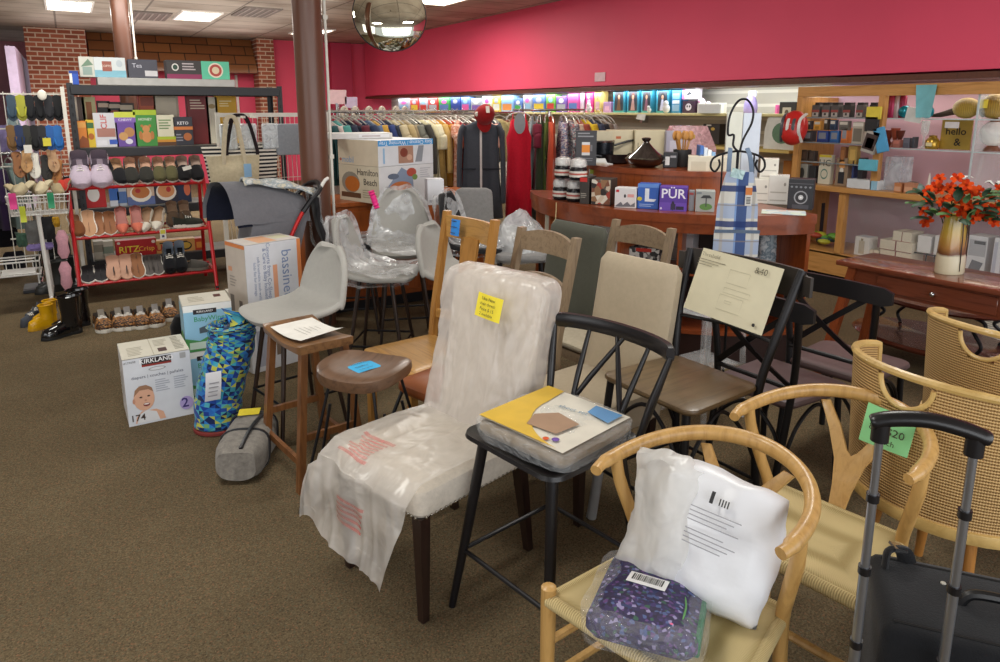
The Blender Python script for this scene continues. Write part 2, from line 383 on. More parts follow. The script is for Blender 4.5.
# columns
BR = mat('#664334', .33, 0, .05, 4.); 
def column(name, lab, x, y, r, pipe):
    t = thing(name, lab, 'column', (x, y, 0), group=None)
    c = B(); c.lathe([(r, 0), (r, CEIL)], BR, 32); c.ob('shaft', t)
    c = B(); c.tube([(pipe[0], pipe[1], .3), (pipe[0], pipe[1], pipe[2])], pipe[3], mat('#d8d5cb', .5), 10)
    for z in (2.3, 1.3): c.box((pipe[0], pipe[1], z), (pipe[3]*3, pipe[3]*2.4, .03), mat('#cfcbc0', .5))
    c.ob('conduit', t); return t
column('support_column', 'round brown steel column in the middle, boxes and stroller at its foot', 1.55, 5.22, .104, (.116, -.045, CEIL, .011))
column('support_column', 'round brown column far left, rising behind the top of the grey shelving', .72, 10.6, .105, (.13, -.05, CEIL, .012))
# ceiling lights
LP = B(); 
def ceiling_light(x, y, sx, sy, lab):
    t = thing('ceiling_light', lab, 'light', (x, y, CEIL-.012), group='ceiling light panels')
    c = B(); fm = mat('#e9e6df', .5)
    for k in (-1, 1): c.box((k*(sx/2+.015), 0, 0), (.03, sy+.06, .024), fm); c.box((0, k*(sy/2+.015), 0), (sx, .03, .024), fm)
    c.ob('frame', t)
    c = B(); c.box((0, 0, .004), (sx, sy, .012), emis('#fff6e6', 5.)); c.ob('diffuser', t)
ceiling_light(.2, 12.7, .56, 1.15, 'lit ceiling panel at the far left, left of the far brown column')
ceiling_light(2.02, 13.0, .56, 1.15, 'lit ceiling panel between the two brown columns')
ceiling_light(4.35, 14.4, .56, 1.1, 'lit ceiling panel farthest back, half hidden behind the near column')
ceiling_light(4.66, 9.15, .56, 1.15, 'lit ceiling panel right of the round mirror')
def vent(x, y, lab):
    t = thing('ceiling_vent', lab, 'vent', (x, y, CEIL-.01), group='ceiling vents')
    c = B(); c.box((0, 0, 0), (.56, 1.12, .02), mat('#6a6058', .6)); c.ob('plate', t)
    for k in range(5): c = B(); c.box((-.2+.1*k, 0, -.012), (.03, 1.0, .012), mat('#8d837a', .5)); c.ob('slat', t)
vent(1.35, 13.4, 'brown ceiling vent left of the middle light panel'); vent(2.75, 12.0, 'brown ceiling vent right of the middle light panel')
# convex mirror hung from the ceiling near the column
t = thing('convex_mirror', 'round convex security mirror hung below the ceiling', 'mirror', (2.36, 5.62, 2.425), rot=(RD(-12), 0, RD(-18)))
c = B(); n = 32; Rm = .30
c.lathe([(.004, .095)]+[(Rm*math.sin(a)/math.sin(1.15), .095*(math.cos(a)-math.cos(1.15))/(1-math.cos(1.15))) for a in (1.15*k/14 for k in range(1, 15))], mat('#dcdccb', .04, 1., .0), n)
o = c.ob('mirror_dome', t); o.rotation_euler = (PI/2, 0, 0); o.location = (0, .05, 0)
c = B(); c.tube([(Rm*math.cos(a), .055, Rm*math.sin(a)) for a in (2*PI*i/40 for i in range(40))], .007, mat('#1c1c1c'), 8, closed=True)
c.ob('rim', t)
c = B(); c.lathe([(.02, 0), (Rm-.01, 0)], mat('#2a2a2a'), n, caps=True); o = c.ob('backing', t); o.rotation_euler = (PI/2, 0, 0); o.location = (0, .065, 0)
c = B(); c.tube([(0, .07, .1), (0, .10, .4), (0, .1, .78)], .01, mat('#9a9a98', .4, 1.), 8); c.ob('bracket', t)
# junction plate on the pink wall
b = B(); p = WX(600, 77, XS-.006); b.box((0, 0, 0), (.012, .22, .12), mat('#d8b5bb', .5), bev=.004); tag(b.ob('wall_plate', None, p), 'small pale blank plate on the pink wall', 'plate')
# ================= the rows of chairs =================
def FACE(fx, fy): return math.atan2(fx, -fy)
ASH = wood('#c39a5c', '#a97f44', .38, (26, 26, 2.)); OAK = wood('#a9783a', '#8a5d28', .35, (30, 30, 2.4)); OAKF = wood('#b4884a', '#946a33', .35, (2.4, 30, 30))
WALN = wood('#644935', '#463021', .4, (24, 2.5, 24)); WALNL = wood('#6b4a2c', '#4a311c', .4, (30, 30, 2.4)); GRYW = wood('#8d7a62', '#6f5e4a', .5, (30, 30, 2.4)); GRYWF = wood('#8d7a62', '#6f5e4a', .5, (30, 2.4, 30))
BLKP = mat('#131215', .32, 0, .12); BLKM = mat('#1a191c', .42, .3, .1)
CORD = weave('#cbb784', '#ab9560', 24, .5, .35, .75); CORD2 = weave('#cbb784', '#ab9560', .5, 24, .35, .75)
def seat_block(b, w, d, z0, z1, m, rd=.05, crown=.015, wb=None, n=12, ny=10):
    """upholstered or carved seat: rounded plan, soft edges, crowned top"""
    wb = wb or w; out = []
    def ring(ins, z):
        pts = []
        for q, (cx, cy) in enumerate(((1, -1), (1, 1), (-1, 1), (-1, -1))):
            hw = (w if cy < 0 else wb)/2-ins; hd = d/2-ins; r = max(.004, rd-ins*.6)
            for k in range(6):
                a = -PI/2+q*PI/2+PI/2*k/5
                pts.append(V((cx*(hw-r)+r*math.cos(a), cy*(hd-r)+r*math.sin(a), z)))
        return pts
    e = min(.02, (z1-z0)*.4)
    rs = [ring(e*.8, z0), ring(0, z0+e), ring(0, z1-e), ring(e*.3, z1-e*.3), ring(e, z1), ring(min(w, d)*.2, z1+crown*.7), ring(min(w, d)*.36, z1+crown), ring(min(w, d)*.46, z1+crown)]
    return b.loft(rs, m)
# ---- wishbone chairs ----
def wishbone(label, loc, rz):
    t = thing('wishbone_chair', label, 'chair', loc, rz, 'pale wishbone chairs in the front row')
    for s in (-1, 1):
        b = B(); b.tube([(s*.255, -.185, 0), (s*.252, -.185, .25), (s*.25, -.185, .43), (s*.25, -.185, .462), (s*.25, -.185, .468)], [.0145, .019, .0205, .02, .012], ASH, 12); b.ob('leg', t)
        b = B(); b.tube(smooth_path([(s*.205, .215, 0), (s*.2, .19, .2), (s*.2, .165, .42), (s*.22, .135, .53), (s*.245, .105, .64), (s*.252, .09, .715)], 5), [.0145]*3+[.018]*18+[.017]*5, ASH, 10); b.ob('rear_leg', t)
    arc = []
    for k in range(41):
        a = PI*(k/40); x = .25*math.cos(a); y = .335*math.sin(a)**.85 if 0 < k < 40 else 0
        arc.append((x*1.02, y+.045, .72+.032*math.sin(a)**1.5))
    arc = [(.248, -.005, .714), (.254, .02, .717)]+arc[0:]+[(-.254, .02, .717), (-.248, -.005, .714)]
    b = B(); n = len(arc); b.tube(smooth_path(arc, 2), [.0155 if i < 3 or i > 2*n-6 else .019 for i in range(2*n-1)], ASH, 12, flat=[.95+.25*math.sin(PI*i/(2*n-2)) for i in range(2*n-1)]); b.ob('arm_bow', t)
    # Y splat
    b = B(); mt = M.Translation((0, .182, .405)) @ M.Rotation(RD(-26), 4, 'X') @ M(((1, 0, 0, 0), (0, 0, 1, 0), (0, 1, 0, 0), (0, 0, 0, 1)))
    out = [(-.022, 0), (-.03, .1), (-.042, .18), (-.085, .265), (-.135, .345), (-.105, .352), (-.055, .285), (-.016, .215), (0, .195)]
    b.prism(out+[(-x, y) for x, y in out[-2::-1]], .011, ASH, mt, .003); b.ob('splat', t)
    # woven seat: four fields meeting in the middle
    W, Wb, D = .245, .195, .19; zs = .43
    def cr(x, y): return zs+.014-.02*max(0, 1-(abs(x)/.22)**2)*max(0, 1-(abs(y)/.18)**2)
    b = B()
    def field(p0, p1, q0, q1, m, flip):
        def fn(u, v):
            a = V(p0).lerp(V(p1), u); c = V(q0).lerp(V(q1), u); p = a.lerp(c, v); return (p.x, p.y, cr(p.x, p.y))
        b.sheet(fn, 12, 8, m)
    A_, Bq, C_, D_ = (-W, -D, 0), (W, -D, 0), (Wb, D, 0), (-Wb, D, 0); L_, R_ = (-.07, 0, 0), (.07, 0, 0)
    field(A_, Bq, L_, R_, CORD, 0); field(D_, C_, L_, R_, CORD, 0)
    field(A_, D_, L_, (-.0701, 0, 0), CORD, 1); field(Bq, C_, R_, (.0701, 0, 0), CORD, 1)
    b.ob('woven_seat', t)
    b = B()
    for p, q, r in ((A_, Bq, .018), (C_, D_, .016), (A_, D_, .016), (Bq, C_, .016)):
        P0, Q0 = V(p)+V((0, 0, zs)), V(q)+V((0, 0, zs)); b.tube([P0.lerp(Q0, i/10) for i in range(11)], r, CORD2, 10)
    b.ob('seat_rail', t)
    for s in (-1, 1):
        for z in (.19, .30): b = B(); b.tube([(s*.252, -.185, z), (s*.203, .19, z+.0)], .011, ASH, 8); b.ob('side_stretcher', t)
    b = B(); b.tube([(-.252, -.185, .235), (.252, -.185, .235)], .012, ASH, 8); b.ob('front_stretcher', t)
    b = B(); b.tube([(-.205, .19, .235), (.205, .19, .235)], .012, ASH, 8); b.ob('back_stretcher', t)
    return t
wzA = FACE(-.972, -.233)
wA = wishbone('pale wooden wishbone chair nearest the camera, with packages on its cord seat', (1.160, 1.078, 0), wzA)
wB = dup(wA, (1.72, 1.11, 0), FACE(-.985, -.17), 'pale wooden wishbone chair with an empty cord seat, behind the suitcase handle')
# ---- black spindle counter chair ----
t = thing('spindle_chair', 'black spindle-back counter chair with a flat bag of bedding on its seat', 'chair', (1.215, 1.685, 0), FACE(-.985, -.17))
b = B(); Zs = .605
def tray(u, v):
    x = (u-.5)*.43; y = (v-.5)*.42; e = max(abs(u-.5), abs(v-.5))*2
    r = .06; cx, cy = abs(x)-(.215-r), abs(y)-(.21-r)
    if cx > 0 and cy > 0:
        l = math.hypot(cx, cy)
        k = max(cx, cy)/l if l else 1; x = math.copysign(.215-r+cx*k, x); y = math.copysign(.21-r+cy*k, y)
    return (x, y, Zs+.018*max(0, e-.72)/.28*(1 if e > .72 else 0)-.004*(1-e))
b.sheet(tray, 20, 20, BLKP, -.013); b.ob('seat', t)
for sx in (-1, 1):
    for sy in (-1, 1):
        b = B(); b.tube([(sx*.225, sy*.235, 0), (sx*.19, sy*.19, .3), (sx*.155, sy*.15, .60)], [.0125, .017, .0185], BLKP, 12); b.ob('leg', t)
b = B(); zz = .215
for p, q in (((-.2, -.205), (.2, -.205)), ((-.2, .205), (.2, .205)), ((-.2, -.205), (-.2, .205)), ((.2, -.205), (.2, .205))): b.tube([(*p, zz), (*q, zz)], .0075, BLKM, 8)
b.ob('foot_rail', t)
b = B(); cr = [(.262*math.sin(a), .235+.085*math.cos(a)*1.2-.0, .905) for a in (-1.25+2.5*i/20 for i in range(21))]
b.tube(cr, [.026]*21, BLKP, 12, flat=.55, up=(0, 0, 1)) if False else None
rings = []
for i, p in enumerate(cr):
    a = -1.25+2.5*i/20; nrm = V((math.sin(a)*.35, math.cos(a), 0)).normalized(); k = 1 if 0 < i < 20 else .86
    rings.append([V(p)+nrm*dx*k+V((0, 0, dz*k)) for dx, dz in ((-.011, -.024), (.011, -.024), (.015, -.012), (.015, .014), (.009, .025), (-.009, .025), (-.015, .014), (-.015, -.012))])
b.loft(rings, BLKP); b.ob('crest_rail', t)
def crest_at(x):
    a = math.asin(max(-1, min(1, x/.262))); return (x, .235+.102*math.cos(a), .895)
for x0, x1, r in ((-.195, -.25, .0125), (.195, .25, .0125), (-.10, -.13, .009), (.10, .13, .009), (-.13, .02, .009), (.13, -.02, .009)):
    b = B(); top = crest_at(x1); b.tube([(x0, .185, Zs), ((x0*.55+x1*.45), .185+(top[1]-.185)*.45, Zs+.14), top], [r*.85, r*1.15, r*.8], BLKP, 10); b.ob('spindle', t)
# ---- upholstered dining chair wrapped in milky bags ----
wz = FACE(-.964, -.268); wl = V((1.005, 2.115, 0))
t = thing('upholstered_chair', 'upholstered dining chair with nailhead trim wrapped in milky plastic bags', 'chair', wl, wz)
UPH = fabric('#cfc6b8', .2); DLEG = wood('#2a1a15', '#180e0b', .35)
b = B(); seat_block(b, .47, .53, .375, .475, UPH, .04, .02); b.ob('seat', t)
b = B()
for side in range(4):
    for i in range(24):
        k = -.5+(i+.5)/24
        p = ((k*.45, -.267), (k*.45, .267), (-.237, k*.5), (.237, k*.5))[side]; b.ball((*p, .39), .0052, mat('#b7b2a8', .25, 1.), n=6, k=4)
b.ob('nailhead_trim', t)
for sx in (-1, 1):
    b = B(); b.loft([[V((sx*.205+a*w_, -.235+c*w_, z)) for a, c in ((-1, -1), (1, -1), (1, 1), (-1, 1))] for z, w_ in ((0, .0135), (.38, .021))], DLEG); b.ob('leg', t)
    b = B(); b.loft([[V((sx*.205+a*w_, y+c*w_, z)) for a, c in ((-1, -1), (1, -1), (1, 1), (-1, 1))] for z, y, w_ in ((0, .29, .0135), (.38, .235, .021))], DLEG); b.ob('rear_leg', t)
def backblock(b, m, w0, w1, z0, z1, y0, y1, th, rnd_=.06, bulge=.02, nz_=0., seed=0, n=16, J=28, K=18, folds=0.):
    """upholstered back: slab leaning from y0 to y1, rounded top corners"""
    rings = []
    for k in range(K+1):
        s = k/K; z = z0+(z1-z0)*s; w_ = (w0+(w1-w0)*s)/2; dt = (z1-z)
        if dt < rnd_: w_ -= rnd_-math.sqrt(max(0, rnd_**2-(rnd_-dt)**2))
        h = th/2*(1 if dt > .03 else max(.15, math.sqrt(max(0, 1-(1-dt/.03)**2)))); yc = y0+(y1-y0)*s+bulge*math.sin(PI*s)*.3
        ring = []
        for j in range(J):
            a = 2*PI*j/J; ca, sa = math.cos(a), math.sin(a); f = (abs(ca)**5+abs(sa)**5)**(-1/5.)
            p = V((w_*ca*f, yc+h*sa*f*(1), z))
            if nz_:
                q = noise.noise_vector(V((p.x*7+seed, p.y*7, p.z*4.))); q2 = noise.noise_vector(V((p.x*18+seed, p.y*18, p.z*9)))
                p += V((q.x*.6, q.y, 0))*nz_+q2*nz_*.35
                if folds:
                    f1 = noise.noise(V((p.x*26-s*6, p.y*3, p.z*2.6+seed))); f2 = noise.noise(V((p.x*60+s*9*p.x, 5, p.z*5))); p.y += math.copysign(1, sa)*(max(0, .45-abs(f1))*folds*1.3+max(0, .3-abs(f2))*folds)
            ring.append(p)
        rings.append(ring)
    return b.loft(rings, m)
b = B(); backblock(b, UPH, .44, .47, .44, 1.03, .235, .36, .075); b.ob('backrest', t)
MILK = film('#e9e2dc', .52, .22, .5, 9, .3, (1.6, 1.6, .6))
b = B(); backblock(b, MILK, .50, .525, .475, 1.055, .215, .365, .135, .075, .02, .014, 3, 16, 110, 60, .012); bo = b.ob('back_bag', t)
def bagfn(u, v):
    path = [(.20, .50), (.0, .505), (-.14, .508), (-.255, .505), (-.32, .46), (-.345, .36), (-.36, .26), (-.375, .175)]
    k = min(6.999, v*7); i = int(k); f = k-i; y = path[i][0]*(1-f)+path[i+1][0]*f; z = path[i][1]*(1-f)+path[i+1][1]*f
    x = .235-(.595)*u; drop = 0
    if x < -.24:
        dd = -.24-x; z -= dd*1.9 if v < .6 else dd*.3; x = -.24-dd*.45
    if v > .55: x -= .05*(v-.55)*(1-u)*2; z += .07*u*(v-.55)*2.4
    if v > .9: z += .012*math.sin(u*9)
    q = noise.noise_vector(V((x*6, y*6, z*5))); q2 = noise.noise_vector(V((x*15+9, y*15, z*11)))
    amp = .010+.03*max(0, v-.4); f1 = noise.noise(V((x*17+z*4, z*2.5, y*5))); rd_ = max(0, .4-abs(f1))*.015*(.35+v)
    return (x+q.x*amp*.6, y+q.y*amp+q2.y*amp*.4-rd_*(v > .45), z+abs(q.z)*amp*.6+q2.z*.005+rd_*(v <= .55))
b = B(); b.sheet(bagfn, 80, 80, film('#e9e3db', .56, .25, .5, 8, .3)); b.ob('seat_bag', t)
PKP = film('#cf5a55', .42, .5, .1, 3); b = B()
def onb(u, v): p = V(bagfn(u, v)); return p+V((0, -.004, .004))
for r0, r1, c0, c1 in [(.18, .2, .42, .7), (.34, .36, .42, .7)]+[(.21+.022*i, .222+.022*i, .44, .68-.03*(i % 3)) for i in range(6)]:
    b.sheet(lambda u, v: onb(c0+(c1-c0)*u, r0+(r1-r0)*v+.12), 10, 3, PKP)
b.ob('bag_print', t); b = B()
for r0, r1, c0, c1 in [(.7+.03*i, .715+.03*i, .3, .52) for i in range(5)]:
    b.sheet(lambda u, v: onb(c0+(c1-c0)*u, r0+(r1-r0)*v), 10, 3, PKP)
b.ob('bag_print', t)
def world(o_loc, rz, p): return V(o_loc)+M.Rotation(rz, 3, 'Z') @ V(p)
def note(name, label, cat, p, w, h, c, rot, lines=4, ink='#3c3428', rows=None, group=None, curl=.006):
    """slip of paper with writing, lying in its local xy plane"""
    b = B(); b.sheet(lambda u, v: ((u-.5)*w, (v-.5)*h, curl*math.sin(u*PI)*(.4+v)), 8, 6, mat(c, .8, 0, .03), .0008)
    im = mat(ink, .8)
    if rows:
        for (tx, x, y, s) in rows: b.text(tx, s, M.Translation((x*w, y*h, curl+.0035)), im)
    else:
        for i in range(lines):
            y = h*(.36-.72*i/max(1, lines-1)); x = -w*.4; L = w*(.55+.25*rnd.random())
            while x < -w*.4+L:
                dx = w*(.03+.06*rnd.random()); b.poly([(x, y, curl+.003), (x+dx*.7, y-.001, curl+.003), (x+dx*.75, y+h*.05, curl+.003), (x+.0, y+h*.05*rnd.random()+.0008, curl+.003)], im); x += dx
    o = b.ob(name, None, p); o.rotation_mode = 'QUATERNION'; o.rotation_quaternion = rot.to_quaternion(); return tag(o, label, cat, group)
Rz = lambda a: M.Rotation(a, 3, 'Z')
fw = Rz(wz)
note('price_note', 'yellow sticky price note on the plastic-wrapped chair back', 'price tag', world(wl, wz, (.065, .222, .945)), .125, .088, '#f0dd3c', fw @ M.Rotation(PI/2-RD(12), 3, 'X') @ Rz(RD(-4)), rows=[('Like New', 0, .32, .017), ('chair thresh', 0, .1, .016), ('Price $ 15', 0, -.12, .017), ('2 available', 0, -.33, .016)])
# ---- metal counter chair with brown seat and paper ----
c5l = V((1.925, 1.822, 0)); c5z = FACE(-.998, -.06)
t = thing('metal_counter_chair', 'black metal counter chair with brown wood seat and taped paper sheet', 'chair', c5l, c5z)
SEATB = wood('#6a563b', '#4f3f2a', .38, (26, 2.2, 26))
b = B(); seat_block(b, .46, .42, .60, .625, SEATB, .05, .001, .43); b.ob('seat', t)
b = B()
for s in (-1, 1): b.tube(smooth_path([(s*.205, .255, 0), (s*.20, .215, .4), (s*.205, .205, .6), (s*.235, .25, .82), (s*.262, .335, 1.06)], 6), .0165, BLKM, 10)
b.ob('back_post', t)
for s in (-1, 1): b = B(); b.tube([(s*.225, -.235, 0), (s*.19, -.185, .6)], .0155, BLKM, 10); b.ob('leg', t)
b = B()
for s in (-1, 1):
    b.tube(smooth_path([(s*.19, -.19, .33), (s*.195, -.12, .47), (s*.19, 0, .56), (s*.195, .12, .47), (s*.2, .205, .33)], 6), .008, BLKM, 8)
b.tube(smooth_path([(-.2, -.2, .33), (-.12, -.19, .48), (0, -.185, .565), (.12, -.19, .48), (.2, -.2, .33)], 6), .008, BLKM, 8)
b.tube([(-.21, -.21, .22), (.21, -.21, .22), (.2, .23, .22), (-.2, .23, .22)], .008, BLKM, 8, closed=True)
b.ob('brace', t)
b = B(); b.sheet(lambda u, v: ((u-.5)*.62, .345+.05*math.cos((u-.5)*PI)*1.0-.03+v*.0, .95+.115*v if .06 < u < .94 else .97+.075*v), 24, 4, mat('#2c2723', .45), .014); b.ob('backrest', t)
b = B(); b.tube([(-.222, .245, .79), (0, .27, .80), (.222, .245, .79)], .014, BLKM, 8, flat=.5); b.ob('lower_rail', t)
pm = M(((1, 0, 0, 0), (0, .32, -.947, 0), (0, .947, .32, 0), (0, 0, 0, 1))).to_3x3()
b = B(); PAP = mat('#d8d1b4', .75, 0, .03)
b.sheet(lambda u, v: ((u-.5)*.385, (v-.5)*.265, .012*math.sin(u*PI)), 10, 6, PAP, .001)
ik = mat('#8f8873', .8); ik2 = mat('#6f6a58', .8)
b.text('Threshold', .022, M.Translation((-.13, .108, .017)), ik); b.text('&40', .036, M.Translation((.115, .098, .017)), ik2)
for i in range(3): b.poly([(x, y, .0165) for x, y in ((-.185, .088-.011*i), (-.05-.03*i, .088-.011*i), (-.05-.03*i, .085-.011*i), (-.185, .085-.011*i))], ik)
for x0, y0, x1, y1 in ((-.02, .02, .075, .075), (-.02, -.02, .1, 0), (-.03, -.09, .08, -.03), (.0, -.06, .03, -.05)):
    for (xa, ya), (xb, yb) in (((x0, y0), (x1, y0)), ((x0, y1), (x1, y1)), ((x0, y0), (x0, y1)), ((x1, y0), (x1, y1))):
        e = .0007; b.poly([(xa-e, ya-e, .0165), (xb+e, ya-e if ya == yb else yb+e, .0165), (xb+e, yb+e, .0165), (xa-e, ya+e if ya == yb else yb+e, .0165)], mat('#b9b399', .8))
b.ball((.155, -.105, .016), .007, BLK(), (1, 1, .4))
p = world(c5l, c5z, (.005, .268, .945)); o = b.ob('assembly_sheet', None, p); o.rotation_mode = 'QUATERNION'; o.rotation_quaternion = (Rz(c5z) @ M.Rotation(RD(70), 3, 'X') @ Rz(RD(-3))).to_quaternion()
tag(o, 'large cream instruction sheet taped to the black metal chair back', 'paper')
# white foot wrap and tag on this chair's leg
b = B(); q = world(c5l, c5z, (-.226, -.236, .002)); q2 = world(c5l, c5z, (-.205, -.207, .30)); b.cyl((0, 0, 0), q2-q, .021, mat('#8f8f8f', .5), .021, 10); tag(b.ob('foam_sleeve', None, q), 'grey foam sleeve wrapped around the metal chair front leg', 'sleeve')
# ---- cream parsons chair ----
def parsons(label, loc, rz, c, w=.45, top=1.0, name='parsons_chair'):
    t = thing(name, label, 'chair', loc, rz); m = fabric(c, .15, 300, .05)
    b = B(); seat_block(b, w, .46, .34, .48, m, .04, .015); b.ob('seat', t)
    b = B(); backblock(b, m, w, w-.01, .36, top, .225, .345, .075, .018); b.ob('backrest', t)
    for sx in (-1, 1):
        for y in (-.2, .22): b = B(); b.loft([[V((sx*(w/2-.035)+a*r_, y+c_*r_, z)) for a, c_ in ((-1, -1), (1, -1), (1, 1), (-1, 1))] for z, r_ in ((0, .014), (.345, .02))], DLEG); b.ob('leg', t)
    return t
parsons('cream fabric dining chair with plain tall back behind the spindle chair', (1.775, 2.235, 0), FACE(-.992, -.12), '#b8aa92')
parsons('grey green upholstered chair behind the ladder-back chair', (2.17, 3.2, 0), FACE(-.99, -.1), '#55564c', .46, .99, 'padded_chair')
# ---- wooden chairs ----
def post(b, pts, m, w, d):
    b.loft([[V((x+a*w/2, y+c*d/2, z)) for a, c in ((-1, -1), (1, -1), (1, 1), (-1, 1))] for x, y, z in pts], m)
def wood_chair(name, label, loc, rz, m, mf, slats, w=.45, top=1.1, splat=None, seatm=None, seatz=.455, lean=.11, arch=0.):
    t = thing(name, label, 'chair', loc, rz)
    b = B(); seat_block(b, w, .42, seatz-.028, seatz, seatm or mf, .03, .001, w-.02); b.ob('seat', t)
    yb = .20
    for s in (-1, 1):
        b = B(); post(b, [(s*(w/2-.03), yb+.05, 0), (s*(w/2-.03), yb, .42), (s*(w/2-.03), yb+.02, .6), (s*(w/2-.03), yb+lean, top)], m, .04, .032); b.ob('back_post', t)
        b = B(); post(b, [(s*(w/2-.035), -.18, 0), (s*(w/2-.035), -.18, seatz-.03)], m, .036, .036); b.ob('leg', t)
    b = B()
    for s in (-1, 1): b.box((s*(w/2-.035), 0, .40), (.02, .36, .05), m)
    b.box((0, -.18, .40), (w-.09, .02, .05), mf); b.box((0, yb, .40), (w-.09, .02, .05), mf); b.ob('apron', t)
    for z0, z1 in slats:
        zc = (z0+z1)/2; yy = yb+.02+(lean-.02)*(zc-.6)/(top-.6) if zc > .6 else yb+.02
        b = B(); n = 12; rings = []
        for i in range(n+1):
            u = i/n-.5; x = u*(w-.085); bow = .03*(1-(2*u)**2); up = arch*(1-(2*u)**2)
            rings.append([V((x, yy+bow+dy, z)) for dy, z in ((-.01, z0), (.01, z0), (.01, z1+up), (-.01, z1+up))])
        b.loft(rings, mf, ang if False else True); b.ob('back_slat', t)
    if splat:
        b = B(); z0, z1 = splat; y0 = yb+.03; y1 = yb+lean; b.loft([[V((x, y+dy, z)) for x, dy in ((-w_, -.007), (w_, -.007), (w_, .007), (-w_, .007))] for z, y, w_ in ((z0, y0+.02, .05), (z1, y1+.0, .072))], m); b.ob('splat', t)
    return t
oz = FACE(-.99, -.13); ol = V((1.40, 3.06, 0))
wood_chair('oak_chair', 'honey oak dining chair with wide splat and blue note', ol, oz, OAK, OAKF, [(.985, 1.10), (.555, .60)], .47, 1.12, (.59, 1.0), OAKF)
note('price_note', 'blue price note stuck on the honey oak chair top rail', 'price tag', world(ol, oz, (-.075, .268, 1.05)), .075, .085, '#2f86d8', Rz(oz) @ M.Rotation(PI/2-RD(8), 3, 'X'), lines=3)
wood_chair('ladder_back_chair', 'grey washed wooden ladder-back chair behind the wrapped chair', (1.625, 2.722, 0), FACE(-.994, -.11), GRYW, GRYWF, [(.95, 1.035), (.79, .83), (.62, .665)], .46, 1.06, None, fabric('#a89f8a'), .47, .13, .03)
wood_chair('ladder_back_chair', 'grey washed wooden chair farther back before the red counter, only its top showing', (2.285, 2.765, 0), FACE(-.994, -.11), GRYW, GRYWF, [(.92, 1.0), (.75, .79)], .45, 1.04, None, fabric('#a89f8a'), .47, .13, .03)
# ---- cross-back chairs seen from behind ----
MAUVE = mat('#5d4a4a', .5, 0, .05)
def crossback(label, loc, rz):
    t = thing('cross_back_chair', label, 'chair', loc, rz, 'black cross-back chairs seen from behind')
    b = B(); seat_block(b, .44, .43, .435, .47, MAUVE, .06, .004, .40); b.ob('seat', t)
    b = B()
    for s in (-1, 1): b.tube(smooth_path([(s*.17, .26, 0), (s*.18, .20, .4), (s*.195, .195, .62), (s*.215, .235, .87)], 6), .0155, BLKM, 10)
    b.ob('back_post', t)
    for s in (-1, 1): b = B(); b.tube([(s*.19, -.2, 0), (s*.18, -.17, .44)], .0145, BLKM, 10); b.ob('leg', t)
    b = B(); n = 16; rings = []
    for i in range(n+1):
        u = i/n-.5; x = u*.55; bow = .05*(1-(2*u)**2); hh = .04 if abs(u) < .46 else .026
        rings.append([V((x, .225+bow+dy, .86+.02*(1-(2*u)**2)+dz)) for dy, dz in ((-.009, -hh), (.009, -hh), (.009, hh), (-.009, hh))])
    b.loft(rings, BLKM); b.ob('crest_rail', t)
    for s in (-1, 1):
        b = B(); rings = []
        for i in range(13):
            u = i/12; x = s*(-.185+.37*u); z = .54+.31*u; y = .20+.055*u+.035*math.sin(PI*u)+.006*s
            rings.append([V((x+dx, y+dy, z)) for dx, dy in ((-.02, -.004), (.02, -.004), (.02, .004), (-.02, .004))])
        b.loft(rings, BLKM); b.ob('cross_slat', t)
    b = B(); b.tube([(-.18, .2, .53), (.18, .2, .53)], .011, BLKM, 8)
    b.ob('lower_rail', t)
    b = B()
    for y in (.215, -.18): b.tube(smooth_path([(-.175, y, .2), (-.13, y, .33), (0, y, .415), (.13, y, .33), (.175, y, .2)], 6), .0085, BLKM, 8)
    for s in (-1, 1): b.tube(smooth_path([(s*.182, .21, .2), (s*.182, .13, .34), (s*.182, 0, .41), (s*.182, -.12, .34), (s*.182, -.18, .2)], 6), .0085, BLKM, 8)
    b.ob('brace', t); return t
xb = crossback('black cross-back chair with mauve seat directly behind the papered chair', (2.60, 1.875, 0), FACE(.99, .05))
dup(xb, (3.10, 1.875, 0), FACE(.99, .1), 'black cross-back chair with open X back before the cherry table')
# ================= stools, wicker, suitcase =================
# saddle stool of wood with a paper on it
sl = V((.835, 3.07, 0)); sz = RD(-82.5)
t = thing('wooden_bar_stool', 'brown wooden bar stool with curved seat and white paper on top', 'stool', sl, sz)
SW = wood('#7b5734', '#58391f', .38, (2.2, 26, 26)); SWL = wood('#7a4f2c', '#55341c', .38, (30, 30, 2.4))
b = B(); rings = []
for i in range(21):
    u = i/10-1; zt = .668-.026*(1-u*u); zb_ = .628-.012*(1-u*u); e = .004 if abs(u) == 1 else 0
    rings.append([V((u*.215, y, z)) for y, z in ((-.125+e, zb_), (.125-e, zb_), (.128-e, zt-.006), (.121, zt-e), (-.121, zt-e), (-.128+e, zt-.006))])
b.loft(rings, SW); b.ob('seat', t)
for sx in (-1, 1):
    for sy in (-1, 1): b = B(); post(b, [(sx*.205, sy*.155, 0), (sx*.175, sy*.095, .625)], SWL, .036, .03); b.ob('leg', t)
b = B(); b.box((0, -.142, .13), (.38, .018, .032), SWL); b.box((0, .142, .13), (.38, .018, .032), SWL); b.box((-.19, 0, .24), (.018, .26, .03), SWL); b.box((.19, 0, .24), (.018, .26, .03), SWL); b.ob('stretcher', t)
b = B(); b.sheet(lambda u, v: ((u-.5)*.275, (v-.5)*.212, .006-.013*math.sin(u*PI)*(1-.4*v)+.012*(u > .8)*(u-.8)*5*v), 10, 6, mat('#e3e1da', .8), .0008)
for i in range(6): b.poly([(x, .08-.022*i, .0045-.007) for x in (-.11, .02+.05*(i % 3))]+[(x, .077-.022*i, .0045-.007) for x in (.02+.05*(i % 3), -.11)], mat('#a9a69f', .8))
